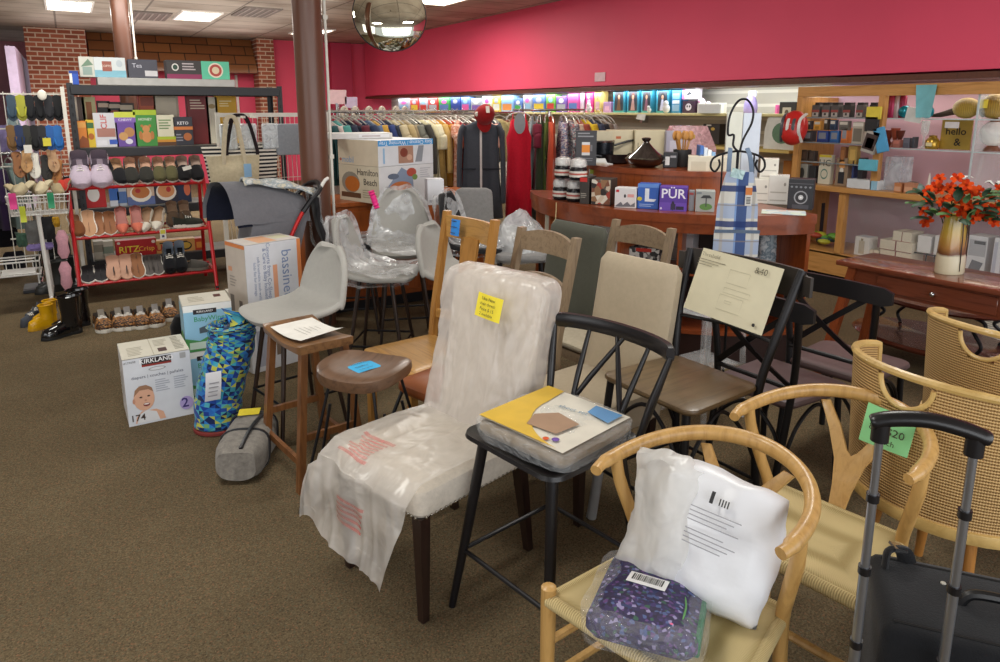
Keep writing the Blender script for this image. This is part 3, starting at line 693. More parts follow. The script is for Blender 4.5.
tag(b.ob('paper_sheet', None, world(sl, sz, (.0, .0, .664)), (0, 0, sz+RD(6))), 'white printed sheet lying on the brown wooden bar stool', 'paper')
# round saddle stool with wire legs
rl = V((.945, 2.63, 0)); rz_ = FACE(-.8, -.6)
t = thing('metal_leg_stool', 'dark round wooden stool with black wire legs and a blue note', 'stool', rl, rz_)
b = B()
def dshape(ins, z):
    pts = []
    for k in range(36):
        a = 2*PI*k/36; r = (abs(math.cos(a)/.185)**2.8+abs(math.sin(a)/.165)**2.8)**(-1/2.8)-ins
        y = r*math.sin(a); x = r*math.cos(a)
        if y > .1: y = .1+(y-.1)*.75
        pts.append(V((x, y, z+.016*(x/.185)**2*(1 if ins < .16 else 0)-.010*(y < -.02)*((-y-.02)/.16)*(ins < .05))))
    return pts
b.loft([dshape(.03, .557), dshape(.006, .565), dshape(0, .585), dshape(.002, .61), dshape(.014, .617), dshape(.06, .610), dshape(.11, .606), dshape(.15, .605)], WALN); b.ob('seat', t)
b = B(); b.tube([(-.11, -.1, .574), (.11, -.1, .574), (.11, .1, .574), (-.11, .1, .574)], .009, BLKM, 8, closed=True)
b.tube([(.2*math.cos(a), .19*math.sin(a), .2) for a in (2*PI*i/28 for i in range(28))], .0065, BLKM, 8, closed=True); b.ob('footring', t)
for s in (-1, 1):
    for q in (-1, 1): b = B(); b.tube(smooth_path([(s*.10, q*.1, .575), (s*.155, q*.145, .3), (s*.215, q*.19, .02), (s*.22, q*.165, .008), (s*.2, q*.12, .02), (s*.13, q*.07, .45)], 5), .0065, BLKM, 8); b.ob('hairpin_leg', t)
note('price_note', 'bright blue price note lying on the dark round stool', 'price tag', world(rl, rz_, (0, .0, .607)), .115, .09, '#3aa6d8', Rz(RD(12)), lines=3, curl=.004)
# tan leather stool
t = thing('leather_stool', 'low stool with tan leather seat and black metal legs', 'stool', (1.315, 2.64, 0), FACE(-.95, -.3))
b = B(); seat_block(b, .34, .33, .42, .47, mat('#8a4a22', .32, 0, .1, 6.), .08, .012); b.ob('seat', t)
for sx in (-1, 1): b = B(); b.tube(smooth_path([(sx*.13, -.13, .43), (sx*.16, -.19, .25), (sx*.17, -.2, .01), (sx*.17, 0, .008), (sx*.17, .2, .01), (sx*.16, .19, .25), (sx*.13, .13, .43)], 5), .008, BLKM, 8); b.ob('sled_leg', t)
# shell counter stools
SHELL = fabric('#a5a39d', .12, 320, .04)
def shell(b, m, off=0., w=.44, zf=.64, top=.97, nzz=0, nu=22, nv=26):
    """bucket: seat front at v=0, top of back at v=1"""
    prof = smooth_path([(0, -.235, zf-.02), (0, -.19, zf-.002), (0, 0, zf-.012), (0, .14, zf+.004), (0, .20, zf+.06), (0, .235, zf+.17), (0, .265, top)], 6)
    def fn(u, v):
        v = .5-.5*math.cos(PI*v)*(.55+.45*abs(math.cos(PI*v)))
        k = v*(len(prof)-1); i = min(len(prof)-2, int(k)); p = prof[i].lerp(prof[i+1], k-i); x = 2*u-1
        hw = w/2
        if v < .36: hw *= max(.012, 1-((.36-v)/.362)**2.3)**(1/2.3)
        if v > .66: hw *= max(.05, 1-((v-.66)/.342)**2.4)**(1/2.2)*.97
        lift = .03*abs(x)**2.2*(min(1, v*2.2) if v < .6 else .25); fwd = -.05*abs(x)**2*(0 if v < .45 else min(1, (v-.45)*4))
        q = V((x*hw, p.y+fwd, p.z+lift))
        if nzz:
            w1 = noise.noise_vector(q*7+V((off*9, 3, 1))); w2 = noise.noise_vector(q*17); q += w1*nzz+w2*nzz*.5
        return q
    b.sheet(fn, nu, nv, m, .035 if not nzz else 0)
def shell_stool(label, loc, rz, m, group=None, legs=True, zf=.64, top=.97):
    t = thing('shell_stool', label, 'stool', loc, rz, group)
    b = B(); shell(b, m, zf=zf, top=top); b.ob('bucket_seat', t, mods=[('SUBSURF', dict(levels=1, render_levels=1))], ang=0)
    for sx in (-1, 1):
        for sy in (-1, 1): b = B(); b.tube([(sx*.11, sy*.1, zf-.03), (sx*.185, sy*.185, 0)], [.014, .010], wood('#33241c', '#1d1410', .4), 10); b.ob('leg', t)
    b = B(); b.tube([(-.165, -.165, .19), (.165, -.165, .19), (.165, .165, .19), (-.165, .165, .19)], .0075, BLKM, 8, closed=True); b.ob('foot_rail', t)
    return t
GS = 'grey shell counter stools'
s1 = shell_stool('grey shell counter stool with bare seat beside the wooden stool', (.90, 3.56, 0), FACE(-.97, -.2), SHELL, top=.92)
CLR = film('#e6e8ea', .40, .14, .7, 11)
def bagged(label, loc, rz, zf=.64, top=.97, m=SHELL, seed=1, cover=None, group=None):
    """stool whose back is still in clear wrap"""
    t = shell_stool(label, loc, rz, m, group, zf=zf, top=top)
    b = B(); shell(b, cover or CLR, seed, .51, zf+.02, top+.04, .028, 26, 30); o = b.ob('plastic_wrap', t)
    b = B(); shell(b, cover or CLR, seed+4, .50, zf-.03, top+.02, .03, 26, 30); o = b.ob('plastic_wrap', t); o.location = (0, .07, -.02)
    return t
bagged('grey shell stool, its back in clear plastic wrap, beside the brown column', (1.60, 4.10, 0), FACE(.80, -.60))
DKG = fabric('#2b2a2c', .15)
bagged('tall grey shell stool in clear wrap behind the two bare grey stools', (1.97, 4.58, 0), FACE(-.35, -.94), .68, 1.06, SHELL, 5)
s3 = dup(s1, (2.03, 3.80, 0), FACE(.62, -.78), 'grey shell stool with oval back turned to the right, beside the oak chair')
bagged('dark shell stool in clear wrap between the grey stools and the oak chair', (2.48, 4.38, 0), FACE(.7, -.7), .68, 1.04, DKG, 8)
bagged('dark shell stool in clear wrap pressed against the brown column', (1.74, 5.0, 0), FACE(.9, -.4), .68, 1.08, DKG, 11)
# pink brush-like toy tucked in the wrap
b = B(); b.tube(smooth_path([(0, 0, 0), (-.015, .01, .06), (-.035, .01, .12)], 6), [.012+.012*abs(math.sin(i*1.7)) for i in range(13)], mat('#e0247f', .6), 10); tag(b.ob('pink_duster', None, (1.74, 4.47, .985)), 'hot pink fluffy duster standing among the wrapped stools', 'duster')
t = thing('padded_bar_chair', 'light grey bar chair with square padded back below the dark dress', 'chair', (2.72, 4.92, 0), FACE(-.55, -.83))
gm = fabric('#8d8c8b', .12); b = B(); backblock(b, gm, .35, .31, .66, 1.0, .19, .27, .05, .05); b.ob('backrest', t)
b = B(); seat_block(b, .4, .4, .62, .68, gm, .07, .012); b.ob('seat', t)
for sx in (-1, 1):
    for sy in (-1, 1): b = B(); b.tube([(sx*.15, sy*.15, .62), (sx*.19, sy*.19, 0)], .011, BLKM, 8); b.ob('leg', t)
b = B()
def lump(u, v):
    a = 2*PI*u; r = (.22*math.sin(PI*min(.97, v*.6+.0))**.6+.0); z = .58+.38*(1-v)
    q = V((r*math.cos(a)*.9, r*math.sin(a)*.6, z)); n_ = noise.noise_vector(q*9); return q+n_*.035
b.sheet(lump, 24, 16, film('#dfe2e4', .45, .14, .7, 11), cu=True)
t2 = thing('wrapped_bar_chair', 'low-backed bar chair swathed in clear plastic behind the oak chair', 'chair', (2.68, 4.12, 0), FACE(-.5, -.8)); o = b.ob('plastic_wrap', t2)
b = B(); seat_block(b, .36, .36, .60, .66, gm, .07, .012); b.ob('seat', t2)
for sx in (-1, 1):
    for sy in (-1, 1): b = B(); b.tube([(sx*.14, sy*.14, .6), (sx*.17, sy*.17, 0)], .011, BLKM, 8); b.ob('leg', t2)
# ---- wicker tub chairs ----
WK = weave('#cba66c', '#845c2c', 46, 14, .7, .6); WRIM = wood('#cfae6c', '#b38f4e', .4, (8, 8, 8)); WLEG = wood('#a87236', '#7f5022', .4)
def wicker(label, loc, rz):
    t = thing('wicker_tub_chair', label, 'chair', loc, rz, 'wicker tub chairs at the right')
    gap = RD(85); r0, r1, z0, z1 = .315, .335, .435, .868; N = 72; K = 20
    def ang(u): return gap+(2*PI-2*gap)*u - PI/2      # opening towards -y (front)
    def hole(a, z):
        for c in (RD(90),):
            d = (a-c)*r1
            if abs(d) < .085 and z > z1-.03-math.sqrt(max(0, .085**2-d*d))*.95: return True
        return False
    b = B(); sag = lambda u: .055*abs(2*u-1)**2
    vs = {}; 
    for th_ in (0, 1):
        for i in range(N+1):
            for k in range(K+1):
                u = i/N; a = ang(u); z = z0+(z1-z0)*k/K; rr = r0+(r1-r0)*k/K-.012*th_
                vs[th_, i, k] = b.bm.verts.new((rr*math.cos(a), rr*math.sin(a)*.97, z-sag(u)*(k/K)))
    fs = []
    for i in range(N):
        for k in range(K):
            a = ang((i+.5)/N); z = z0+(z1-z0)*(k+.5)/K
            if hole(a, z): continue
            for th_ in (0, 1):
                f = b.bm.faces.new([vs[th_, i, k], vs[th_, i+1, k], vs[th_, i+1, k+1], vs[th_, i, k+1]]); fs.append(f)
                for l, (x, y) in zip(f.loops, ((i, k), (i+1, k), (i+1, k+1), (i, k+1))): l[b.uv].uv = (x/N, y/K)
    b.paint(fs, WK); b.ob('wicker_shell', t, norm=False)
    b = B(); rim = [((r1-.006)*math.cos(ang(i/N)), (r1-.006)*.97*math.sin(ang(i/N)), z1-sag(i/N)) for i in range(N+1)]
    def end(u): a = ang(u); return [((r0+(r1-r0)*q-.006)*math.cos(a), (r0+(r1-r0)*q-.006)*.97*math.sin(a), z0+(z1-z0)*q-sag(u)*q) for q in (0, .4, .8, .95)]
    b.tube(end(0)+rim+end(1)[::-1], .013, WRIM, 8); b.ob('rim', t)
    for c in (RD(90),):
        b = B(); b.tube([((r1-.004)*math.cos(c+d/r1), (r1-.004)*.97*math.sin(c+d/r1), z1-.022-math.sqrt(max(0, .085**2-d*d))*.95) for d in (.085*math.cos(q) for q in (PI*i/16 for i in range(17)))], .008, WRIM, 8); b.ob('hand_hold', t)
    b = B(); b.lathe([(.30, .40), (.325, .402), (.33, .42), (.325, .438), (.29, .44)], WRIM, 40, sy=.97); b.lathe([(.02, .425), (.30, .425)], WRIM, 40); b.ob('seat_ring', t)
    b = B(); b.lathe([(.02, .49), (.24, .488), (.28, .47), (.285, .445), (.27, .432)], fabric('#b9a98c'), 32); b.ob('seat_cushion', t)
    for a in (45, 135, 225, 315):
        c, s = math.cos(RD(a)), math.sin(RD(a)); b = B(); b.tube([(.20*c, .20*s, .415), (.255*c, .255*s, 0)], [.027, .014], WLEG, 12); b.ob('leg', t)
    return t
wk = wicker('honey wicker tub chair with green price note, behind the black suitcase', (2.385, 1.035, 0), FACE(.98, -.08))
dup(wk, (3.05, 1.135, 0), FACE(.98, -.05), 'honey wicker tub chair farther back, in front of the cherry table')
note('price_note', 'green price note on the wicker chair beside the suitcase handle', 'price tag', V((2.0, 1.06, .71)), .135, .125, '#8fd694', Rz(FACE(-.95, -.3)) @ M.Rotation(RD(88), 3, 'X') @ Rz(RD(-7)), rows=[('wicker', -.05, .28, .026), ('8   $20', 0, -.02, .034), ('each', .05, -.3, .024)])
# ---- suitcase ----
cl = V((1.50, .650, 0)); cz = math.atan2(-.8, .6)
t = thing('suitcase', 'black fabric suitcase with tall grey telescoping handle pulled up', 'suitcase', cl, cz)
LUG = fabric('#16171a', .35, 300, .15)
b = B(); b.box((.095, .03, .315), (.42, .30, .56), LUG, bev=.035, seg=3); b.ob('case_body', t)
b = B()
for y in (-.085, .145): b.tube([(-.09, y, .594), (.28, y, .594)], .004, mat('#0b0b0c', .5), 6)
b.ob('piping', t)
b = B(); b.tube(smooth_path([(.05, .03, .59), (.07, .03, .62), (.13, .03, .625), (.19, .03, .62), (.21, .03, .59)], 5), .011, mat('#111113', .4), 8); b.ob('carry_handle', t)
TUBE = mat('#9a9da3', .3, .85)
for i, x in enumerate((-.165, -.01)):
    b = B(); y = -.15
    for z0, z1, r in ((.12, .57, .0135), (.57, .74, .012), (.74, .90, .0108), (.90, 1.05, .0098)): b.tube([(x, y, z0), (x, y, z1)], r, TUBE, 12, flat=.8)
    b.ob('handle_tube', t)
    for z in (.57, .74, .90): b = B(); b.tube([(x, y, z-.008), (x, y, z+.008)], .0145, BLKP, 12, flat=.85); b.ob('handle_collar', t)
b = B()
hp = [(-.182, -.15, 1.055), (-.15, -.15, 1.068), (-.09, -.15, 1.076), (-.03, -.15, 1.068), (.012, -.15, 1.055)]
b.tube(smooth_path(hp, 5), [.015]+[.0185]*19+[.015], BLKP, 12, flat=.8)
for x in (-.165, -.01): b.cyl((x, -.15, 1.02), (x, -.15, 1.065), .0165, BLKP)
b.ob('grip', t)
b = B()
for y in (-.118,): b.box((-.05, y-.008, .5), (.03, .006, .008), CH()); b.tube([(-.065, y-.012, .5), (-.095, y-.016, .49)], .0035, CH(), 6)
b.box((-.03, -.128, .485), (.035, .003, .014), CH(), bev=.004); b.ob('zipper_pull', t)
b = B(); b.tube(smooth_path([(-.085, .11, .595), (-.08, .12, .63), (-.05, .135, .632), (-.035, .145, .598)], 4), .02, LUG, 8, flat=.4); b.box((-.06, .125, .642), (.03, .03, .006), CH(), rot_of(0, .3, .4)); b.ob('tag_loop', t)
b = B(); b.ball((.03, .09, .596), .006, mat('#b9b5a8', .4), (1, 1, .5)); b.ob('stud', t)
for x in (-.13, .19):
    b = B(); b.cyl((x-.012, -.09, .028), (x+.012, -.09, .028), .028, BLKP); b.cyl((x-.012, .09, .028), (x+.012, .09, .028), .028, BLKP); b.ob('wheel', t)
# ---- packages on the seats ----
# flat bag of bedding on the spindle chair
sz2 = FACE(-.985, -.17); sp_ = V((1.215, 1.685, 0))
t = thing('bedding_package', 'flat clear bag of taupe bedding with yellow and white insert', 'package', world(sp_, sz2, (.005, .01, .633)), sz2+RD(4))
b = B(); seat_block(b, .36, .35, .0, .05, fabric('#8b7a62', .2), .03, .008); b.ob('folded_cloth', t)
b = B(); zt = .061
b.sheet(lambda u, v: ((u-.5)*.345, (v-.5)*.335, zt+.002*math.sin(u*5)), 8, 8, mat('#d9d4c6', .5)); 
yel = mat('#d6b03c', .5); b.poly([(-.172, -.167, zt+.005), (.15, -.167, zt+.005)]+[(.15-.235*math.sin(k/10*PI/2), -.167+.20*(1-math.cos(k/10*PI/2))+.03*k/10, zt+.005) for k in range(1, 11)]+[(-.10, .167, zt+.005), (-.172, .167, zt+.005)], yel)
b.poly([(-.02, -.11, zt+.006), (.09, -.10, zt+.006), (.10, .0, zt+.006), (.0, .02, zt+.006), (-.05, -.04, zt+.006)], mat('#a2836a', .6)); b.poly([(.06, .09, zt+.005), (.155, .07, zt+.005), (.155, .15, zt+.005), (.05, .15, zt+.005)], mat('#5f93c4', .5))
b.text('sheet set', .03, M.Translation((.02, .07, zt+.006)) @ M.Rotation(RD(6), 4, 'Z'), mat('#6f8aa0')); b.ball((.11, -.125, zt+.004), .012, mat('#6b4aa0'), (1, 1, .2)); b.ball((.085, -.14, zt+.004), .01, mat('#d4561f'), (1, 1, .2))
b.ob('printed_insert', t)
b = B()
def wrapfn(w, d, h, sd, sag=.0):
    def fn(u, v):
        a = 2*PI*u; ca, sa = math.cos(a), math.sin(a); f = (abs(ca)**6+abs(sa)**6)**(-1/6.); s = 1.02+.02*math.sin(v*PI)
        z = -.003+v*h*1.12; k = s if v < .8 else s*(1-(v-.8)*4.9)
        q = V((w/2*ca*f*k, d/2*sa*f*k, min(z, h*1.0+.010))); n_ = noise.noise_vector(q*14+V((sd, 0, 0))); return q+V((n_.x*.006, n_.y*.006, abs(n_.z)*.009))
    return fn
b.sheet(wrapfn(.385, .375, .06, 2), 48, 16, film('#f4f6f6', .20, .08, .8, 30), cu=True); b.ob('plastic_wrap', t)
# white pillow bag leaning on the wishbone chair back
wl2 = V((1.17, 1.085, 0))
def pillow(b, w, h, th, m, seed=0, nzz=.012):
    for s in (-1, 1):
        def fn(u, v):
            x, y = 2*u-1, 2*v-1; e = max(0, (1-x**4)*(1-y**4))**.5; pin = 1-.06*(x*x*y*y)
            q = V((x*w/2*(1-.05*y*y*0)*pin, s*th/2*e, y*h/2*pin)); n_ = noise.noise_vector(q*8+V((seed, 0, 0))); n2 = noise.noise_vector(q*22); return q+n_*nzz+n2*nzz*.4*V((1, 1, 1)).length/1.7
        b.sheet(fn, 24, 24, m)
    bmesh.ops.remove_doubles(b.bm, verts=b.bm.verts[:], dist=.0025)
t = thing('pillow_bag', 'plump white plastic-bagged pillow leaning on the front wishbone chair', 'pillow', world(wl2, wzA, (.05, .10, .60)), wzA, rot=None)
t.rotation_euler = (RD(-22), RD(4), wzA+RD(8))
WHB = mat('#e6e8ec', .35, 0, .03, 8., .3, 30)
b = B(); pillow(b, .30, .33, .15, WHB, 2, .016); b.ob('pillow', t, ang=0)
b = B(); ik = mat('#9a9aa0', .7)
def pt(x, z): return V((x*.15, -.078*max(0, (1-x**4)*(1-z**4))**.5-.018, z*.165))
def pq(x0, z0, x1, z1, m): b.sheet(lambda u, v: pt(x0+(x1-x0)*u, z0+(z1-z0)*v), 5, 4, m)
pq(-.12, .55, -.06, .72, mat('#2a2a2c')); pq(.02, .56, .2, .66, stripes('#3a3a3c', '#dcdcdc', 300, 0))
for i in range(9): pq(-.38, .42-.065*i, .45-.1*(i % 3), .435-.065*i, ik) if i != 4 else None
b.ob('label_print', t)
t = thing('empty_poly_bag', 'crumpled translucent white bag between the floral package and pillow', 'bag', world(wl2, wzA, (-.09, .06, .60))); t.rotation_euler = (RD(-16), RD(-6), wzA-RD(8))
b = B(); pillow(b, .20, .36, .10, film('#f3f2ee', .62, .3, .5, 9, .3), 9, .03); b.ob('bag_film', t)
# floral fabric in a clear bag
t = thing('floral_package', 'purple floral folded fabric in a clear bag with barcode sticker', 'package', world(wl2, wzA, (-.02, -.085, .447))); t.rotation_euler = (RD(-9), 0, wzA+RD(24))
FLO = multi(['#2a2146', '#332856', '#221b3a', '#3d2f66', '#28345f', '#8f86b0', '#2c2250', '#5f4078', '#281f42', '#4a5a8a', '#2e2450', '#33584a', '#261d40', '#2a2248', '#2a2146', '#30264f'], 120)
b = B(); seat_block(b, .25, .33, 0, .06, FLO, .03, .015); b.ob('folded_cloth', t)
b = B(); pk = mat('#e2668c', .6)
for x, y in ((.05, -.105), (.075, -.09), (.065, -.12)): b.ball((x, y, .064), .012, pk, (1, 1, .25))
for x, y in ((-.05, -.07), (-.07, .05), (.02, .09), (-.03, .02), (.05, .04)):
    for k in range(5): b.ball((x+.011*math.cos(k*1.257), y+.011*math.sin(k*1.257), .066), .0065, mat('#8fb0d8'), (1, 1, .3), n=6, k=4)
b.tube(smooth_path([(.085, -.11, .064), (.088, -.05, .067), (.08, 0, .066)], 4), .0025, mat('#5f9a58'), 6); b.ob('flower_print', t)
b = B(); b.box((.122, .0, .03), (.014, .27, .05), mat('#1f6a45', .5), bev=.004); b.ob('green_edge', t)
b = B(); b.box((-.01, .01, .078), (.095, .05, .001), mat('#efefef'), rot_of(0, 0, RD(-6)))
for k in range(16): b.box((-.01+(-.036+.0048*k)*math.cos(RD(-6)), .014-(-.036+.0048*k)*.104, .079), (.0014+.0016*(k*7 % 3 == 0), .03, .001), mat('#222'.ljust(4, '2')+'222' if 0 else '#222222'), rot_of(0, 0, RD(-6)))
b.ob('barcode_sticker', t)
b = B(); b.sheet(wrapfn(.275, .37, .066, 7), 44, 16, film('#f2f4f8', .12, .08, 1.0, 26), cu=True)
b.sheet(lambda u, v: ((u-.5)*.22*(1-.3*v), .17+.16*v, .05+.05*v+.02*math.sin(u*9+v*5)), 14, 12, film('#f2f4f8', .35, .1, 1.0, 26)); b.ob('plastic_wrap', t)
# ================= boxes and bags on the floor at the left =================
W_ = '#e4e4e2'
skin = mat('#d9a88c', .6, 0, .05); skin2 = mat('#c48d74', .6, 0, .05)
carton('diaper_box', 'white diaper carton with a baby photo on the floor in front', 'box', (.277, 3.965, 0), RD(1), .325, .31, .368, '#dcdad8', [
    ('f', 'r', 0, 0, 1, 1, '#d3d6dc'), ('f', 'r', .27, .86, .71, .985, '#2b2224'), ('f', 'r', .27, .86, .71, .89, '#8d2b22'), ('f', 't', .49, .938, .034, 'KIRKLAND', '#f0eeee', 0, .01),
    ('f', 'o', .49, .81, .13, .03, '#9a9a9c'), ('f', 'o', .49, .81, .11, .02, '#d9dade'), ('f', 't', .49, .715, .0235, 'diapers | couches | pañales', '#4b4f63'),
    ('f', 'L', .44, .44, .66, .64, 6, '#a9adb8'), ('f', 'L', .72, .44, .94, .64, 6, '#a9adb8'), ('f', 't', .1, .955, .016, '#174698', '#555555'), ('f', 'r', .84, .90, .93, .985, '#a8a8a8'),
    ('f', 'p', [(.10, .03), (.55, .03), (.52, .14), (.42, .20), (.2, .2), (.12, .12)], skin), ('f', 'p', [(.12, .03), (.46, .03), (.42, .16), (.28, .21), (.17, .16)], '#dddddf'),
    ('f', 'o', .255, .39, .155, .185, skin), ('f', 'p', [(.11, .44), (.13, .53), (.2, .585), (.3, .59), (.38, .54), (.4, .47), (.33, .52), (.2, .52)], mat('#9b7459', .7)), ('f', 'o', .105, .37, .02, .04, skin2),
    ('f', 'o', .21, .415, .022, .012, '#4a3327'), ('f', 'o', .325, .42, .022, .012, '#4a3327'), ('f', 'o', .275, .36, .018, .016, skin2), ('f', 'o', .285, .295, .05, .028, '#7c2f30'), ('f', 'o', .285, .305, .04, .012, '#e9dcd5'),
    ('f', 'o', .88, .20, .105, .105, '#b3a3d6'), ('f', 't', .86, .2, .075, '2', '#3f3376', 0, .015), ('f', 't', .14, .11, .05, '174', '#43352f', 0, .01),
    ('t', 'r', .0, .0, 1, 1, '#d8d4c4'), ('t', 'r', .46, .0, .475, 1, '#b9b29c'), ('t', 'r', .55, .14, .68, .36, '#4a2a27'), ('t', 'L', .1, .1, .35, .6, 6, '#aaa592'), ('t', 'L', .52, .45, .75, .85, 5, '#aaa592'), ('t', 'L', .8, .1, .95, .9, 9, '#8f8a78'),
    ('l', 'L', .3, .3, .7, .7, 6, '#b9b4a6')])
def wipes(z, label, w, top):
    carton('wipes_box', label, 'box', (.578, 4.19, z), RD(-3), w, .27, .275, '#d9dfdc', [
        ('f', 'r', 0, .0, 1, .93, '#8fc0dc'), ('f', 'p', [(0, .0), (1, .0), (1, .25), (.6, .36), (.3, .22), (0, .3)], '#4f9a54'), ('f', 'r', 0, .86, 1, 1, '#e8eae8'),
        ('f', 'r', .2, .80, .68, .90, '#2b2528'), ('f', 't', .44, .85, .018, 'KIRKLAND', '#eeeeee'), ('f', 't', .55, .69, .040, 'BabyWipes', '#3a9a62', 0, .004), ('f', 'p', [(.3, .38), (.75, .42), (.95, .55), (.6, .58), (.3, .5)], '#4d5a63'),
        ('f', 'r', .08, .05, .6, .2, '#cfe3d4'), ('l', 'r', 0, 0, 1, .9, '#9fcbe0'), ('l', 'p', [(0, 0), (1, 0), (1, .3), (.5, .36), (0, .2)], '#6cb06c')]+top, 'stacked baby wipes cartons')
wipes(0, 'blue and green baby wipes carton on the floor beneath another', .262, [])
wipes(.278, 'blue and green baby wipes carton on top, beside the patterned bolster', .26, [('t', 'r', 0, 0, 1, 1, '#d8d4c6'), ('t', 'r', .7, .5, .85, .75, '#5a2a24'), ('t', 'L', .15, .2, .5, .7, 4, '#a9a490')])
ba = RD(15); bd = V((math.cos(ba), math.sin(ba), 0)); c0 = V((.845, 4.4, 0))
carton('appliance_box', 'white carton with grey pictures standing under the bassinet carton', 'box', c0+bd*.19, ba, .38, .27, .34, '#d3d3d6', [('f', 'r', .1, .1, .4, .8, '#a7a9b5'), ('f', 'r', .45, .25, .6, .7, '#7d6a5a'), ('f', 'L', .62, .3, .92, .8, 7, '#9b9ba3'), ('l', 'r', .1, .1, .9, .9, '#b9b5b0')])
carton('bassinet_box', 'white and orange bassinet carton stood on end beneath the stroller hood', 'box', c0+bd*.19+V((0, 0, .342)), ba, .38, .26, .485, '#d6d7dc', [
    ('f', 'r', .93, 0, 1, 1, '#e08a52'), ('f', 't', .72, .56, .098, 'bassinet', '#7b8db3', -PI/2), ('f', 'r', .47, .25, .55, .70, '#e0a27f'), ('f', 't', .40, .60, .036, 'Converts from Co-Sleeper', '#6f80a8', -PI/2), ('f', 't', .33, .60, .034, '& Care to Baby Inclined', '#6f80a8', -PI/2),
    ('f', 't', .22, .55, .026, 'soft breathable mesh walls', '#8895b3', -PI/2), ('f', 't', .15, .55, .026, 'folds flat for storage', '#8895b3', -PI/2),
    ('l', 'r', 0, 0, 1, 1, '#cfc4b8'), ('l', 'r', 0, .95, 1, 1, '#e08a52'), ('l', 'r', .1, .05, .3, .3, '#7b746f'), ('l', 'r', .55, .02, .72, .25, '#6e6661'), ('l', 'r', .1, .62, .3, .68, '#e0a27f'), ('l', 'L', .15, .4, .5, .56, 4, '#a49b92'),
    ('t', 'r', 0, 0, 1, 1, '#ddd6cf'), ('t', 'r', .28, .1, .62, .9, '#e7b28b'), ('t', 'r', .66, .35, .95, .8, '#dcd9b9')])
# patterned bolster, rolled up
PAL = ['#1f3f8f', '#2b66b5', '#3b9ab8', '#4fa5b5', '#1b2a57', '#b5b84f', '#6f9f6a', '#2f78c2', '#274a9b', '#1b2a57', '#3b8a9a']
def tri_tube(b, pts, r, n, k0):
    P = smooth_path(pts, 7); rg = random.Random(k0); rv = []
    for i, p in enumerate(P):
        t = (P[min(i+1, len(P)-1)]-P[max(0, i-1)]).normalized(); a1 = t.orthogonal().normalized() if i == 0 else (a1-t*a1.dot(t)).normalized(); a2 = t.cross(a1)
        k = 1+.03*math.sin(i*1.3); rr = (r[i] if hasattr(r, '__len__') else r)*k
        rv.append([b.bm.verts.new(p+a1*(math.cos(2*PI*j/n)*rr)+a2*(math.sin(2*PI*j/n)*rr)) for j in range(n)])
    for i in range(len(rv)-1):
        for j in range(n):
            a, c, d, e = rv[i][j], rv[i][(j+1) % n], rv[i+1][(j+1) % n], rv[i+1][j]
            for tri in (((a, c, d), (a, d, e)) if (i+j) % 2 else ((a, c, e), (c, d, e))): b.paint([b.bm.faces.new(tri)], fabric(rg.choice(PAL), .1, 200, .06))
    return rv
t = thing('patterned_bolster', 'tall rolled bolster with blue, teal and yellow triangles standing on end', 'bolster', (.53, 3.73, 0))
b = B(); tri_tube(b, [(-.01, -.01, .01), (0, 0, .14), (.04, 0, .30), (.085, .0, .44), (.095, 0, .53), (.095, 0, .56)], [.105]+[.118]*28+[.125]*5+[.115, .10], 26, 3); b.ob('outer_cover', t, ang=0)
b = B(); tri_tube(b, [(.095, 0, .565), (.095, 0, .55), (.09, 0, .44)], [.10, .092, .085, .075, .068, .06, .056, .053]+[.05]*10, 26, 5); b.ob('rolled_core', t, ang=0)
b = B(); b.tube([(.115*math.cos(a)-.01, .115*math.sin(a)-.01, .012) for a in (2*PI*i/20 for i in range(20))], .012, mat('#7c2a26', .7), 6, closed=True); b.ob('red_trim', t)
b = B(); b.sheet(lambda u, v: ((u-.5)*.075+.015*v, -.012*math.sin(v*3), .15*v), 4, 6, mat('#dcdce0', .7), .001)
for i in range(4): b.box((.0+.004*i, -.014, .03+.022*i), (.045, .001, .006), mat('#9a9aa0'))
o = b.ob('hang_tag', t, (-.045, -.125, .20)); 
# strapped grey package
da = math.atan2(.35, .16)
t = thing('strapped_package', 'grey rolled tent-like package with black straps and yellow tag on the floor', 'package', (.575, 3.25, 0), da-PI/2)
b = B()
rings = []
for i in range(13):
    s = i/12; y = -.215+.43*s; k = 1-.25*abs(2*s-1)**4; ring = []
    for j in range(24):
        a = 2*PI*j/24; f = (abs(math.cos(a))**3.4+abs(math.sin(a))**3.4)**(-1/3.4); p = V((math.cos(a)*f*.112*k, y, .092+math.sin(a)*f*.09*k)); ring.append(p+noise.noise_vector(p*13)*.007)
    rings.append(ring)
b.loft(rings, fabric('#75706a', .3, 120, .1, '#8a857d')); b.ob('cover', t)
for y in (-.06, .13):
    b = B(); b.tube([(math.cos(a)*(abs(math.cos(a))**3.4+abs(math.sin(a))**3.4)**(-1/3.4)*.114, y+.03*math.sin(a), .092+math.sin(a)*(abs(math.cos(a))**3.4+abs(math.sin(a))**3.4)**(-1/3.4)*.092) for a in (2*PI*i/28 for i in range(28))], .012, BLK(), 6, closed=True, flat=.4); b.ob('strap', t)
b = B(); b.tube(smooth_path([(.02, -.2, .17), (.03, -.05, .192), (.05, .1, .19), (.07, .19, .17)], 5), .01, BLK(), 6, flat=.5); b.ob('carry_strap', t)
b = B(); b.box((-.02, .15, .189), (.10, .075, .002), mat('#e3cf38'), rot_of(0, 0, .1)); b.ob('yellow_tag', t)
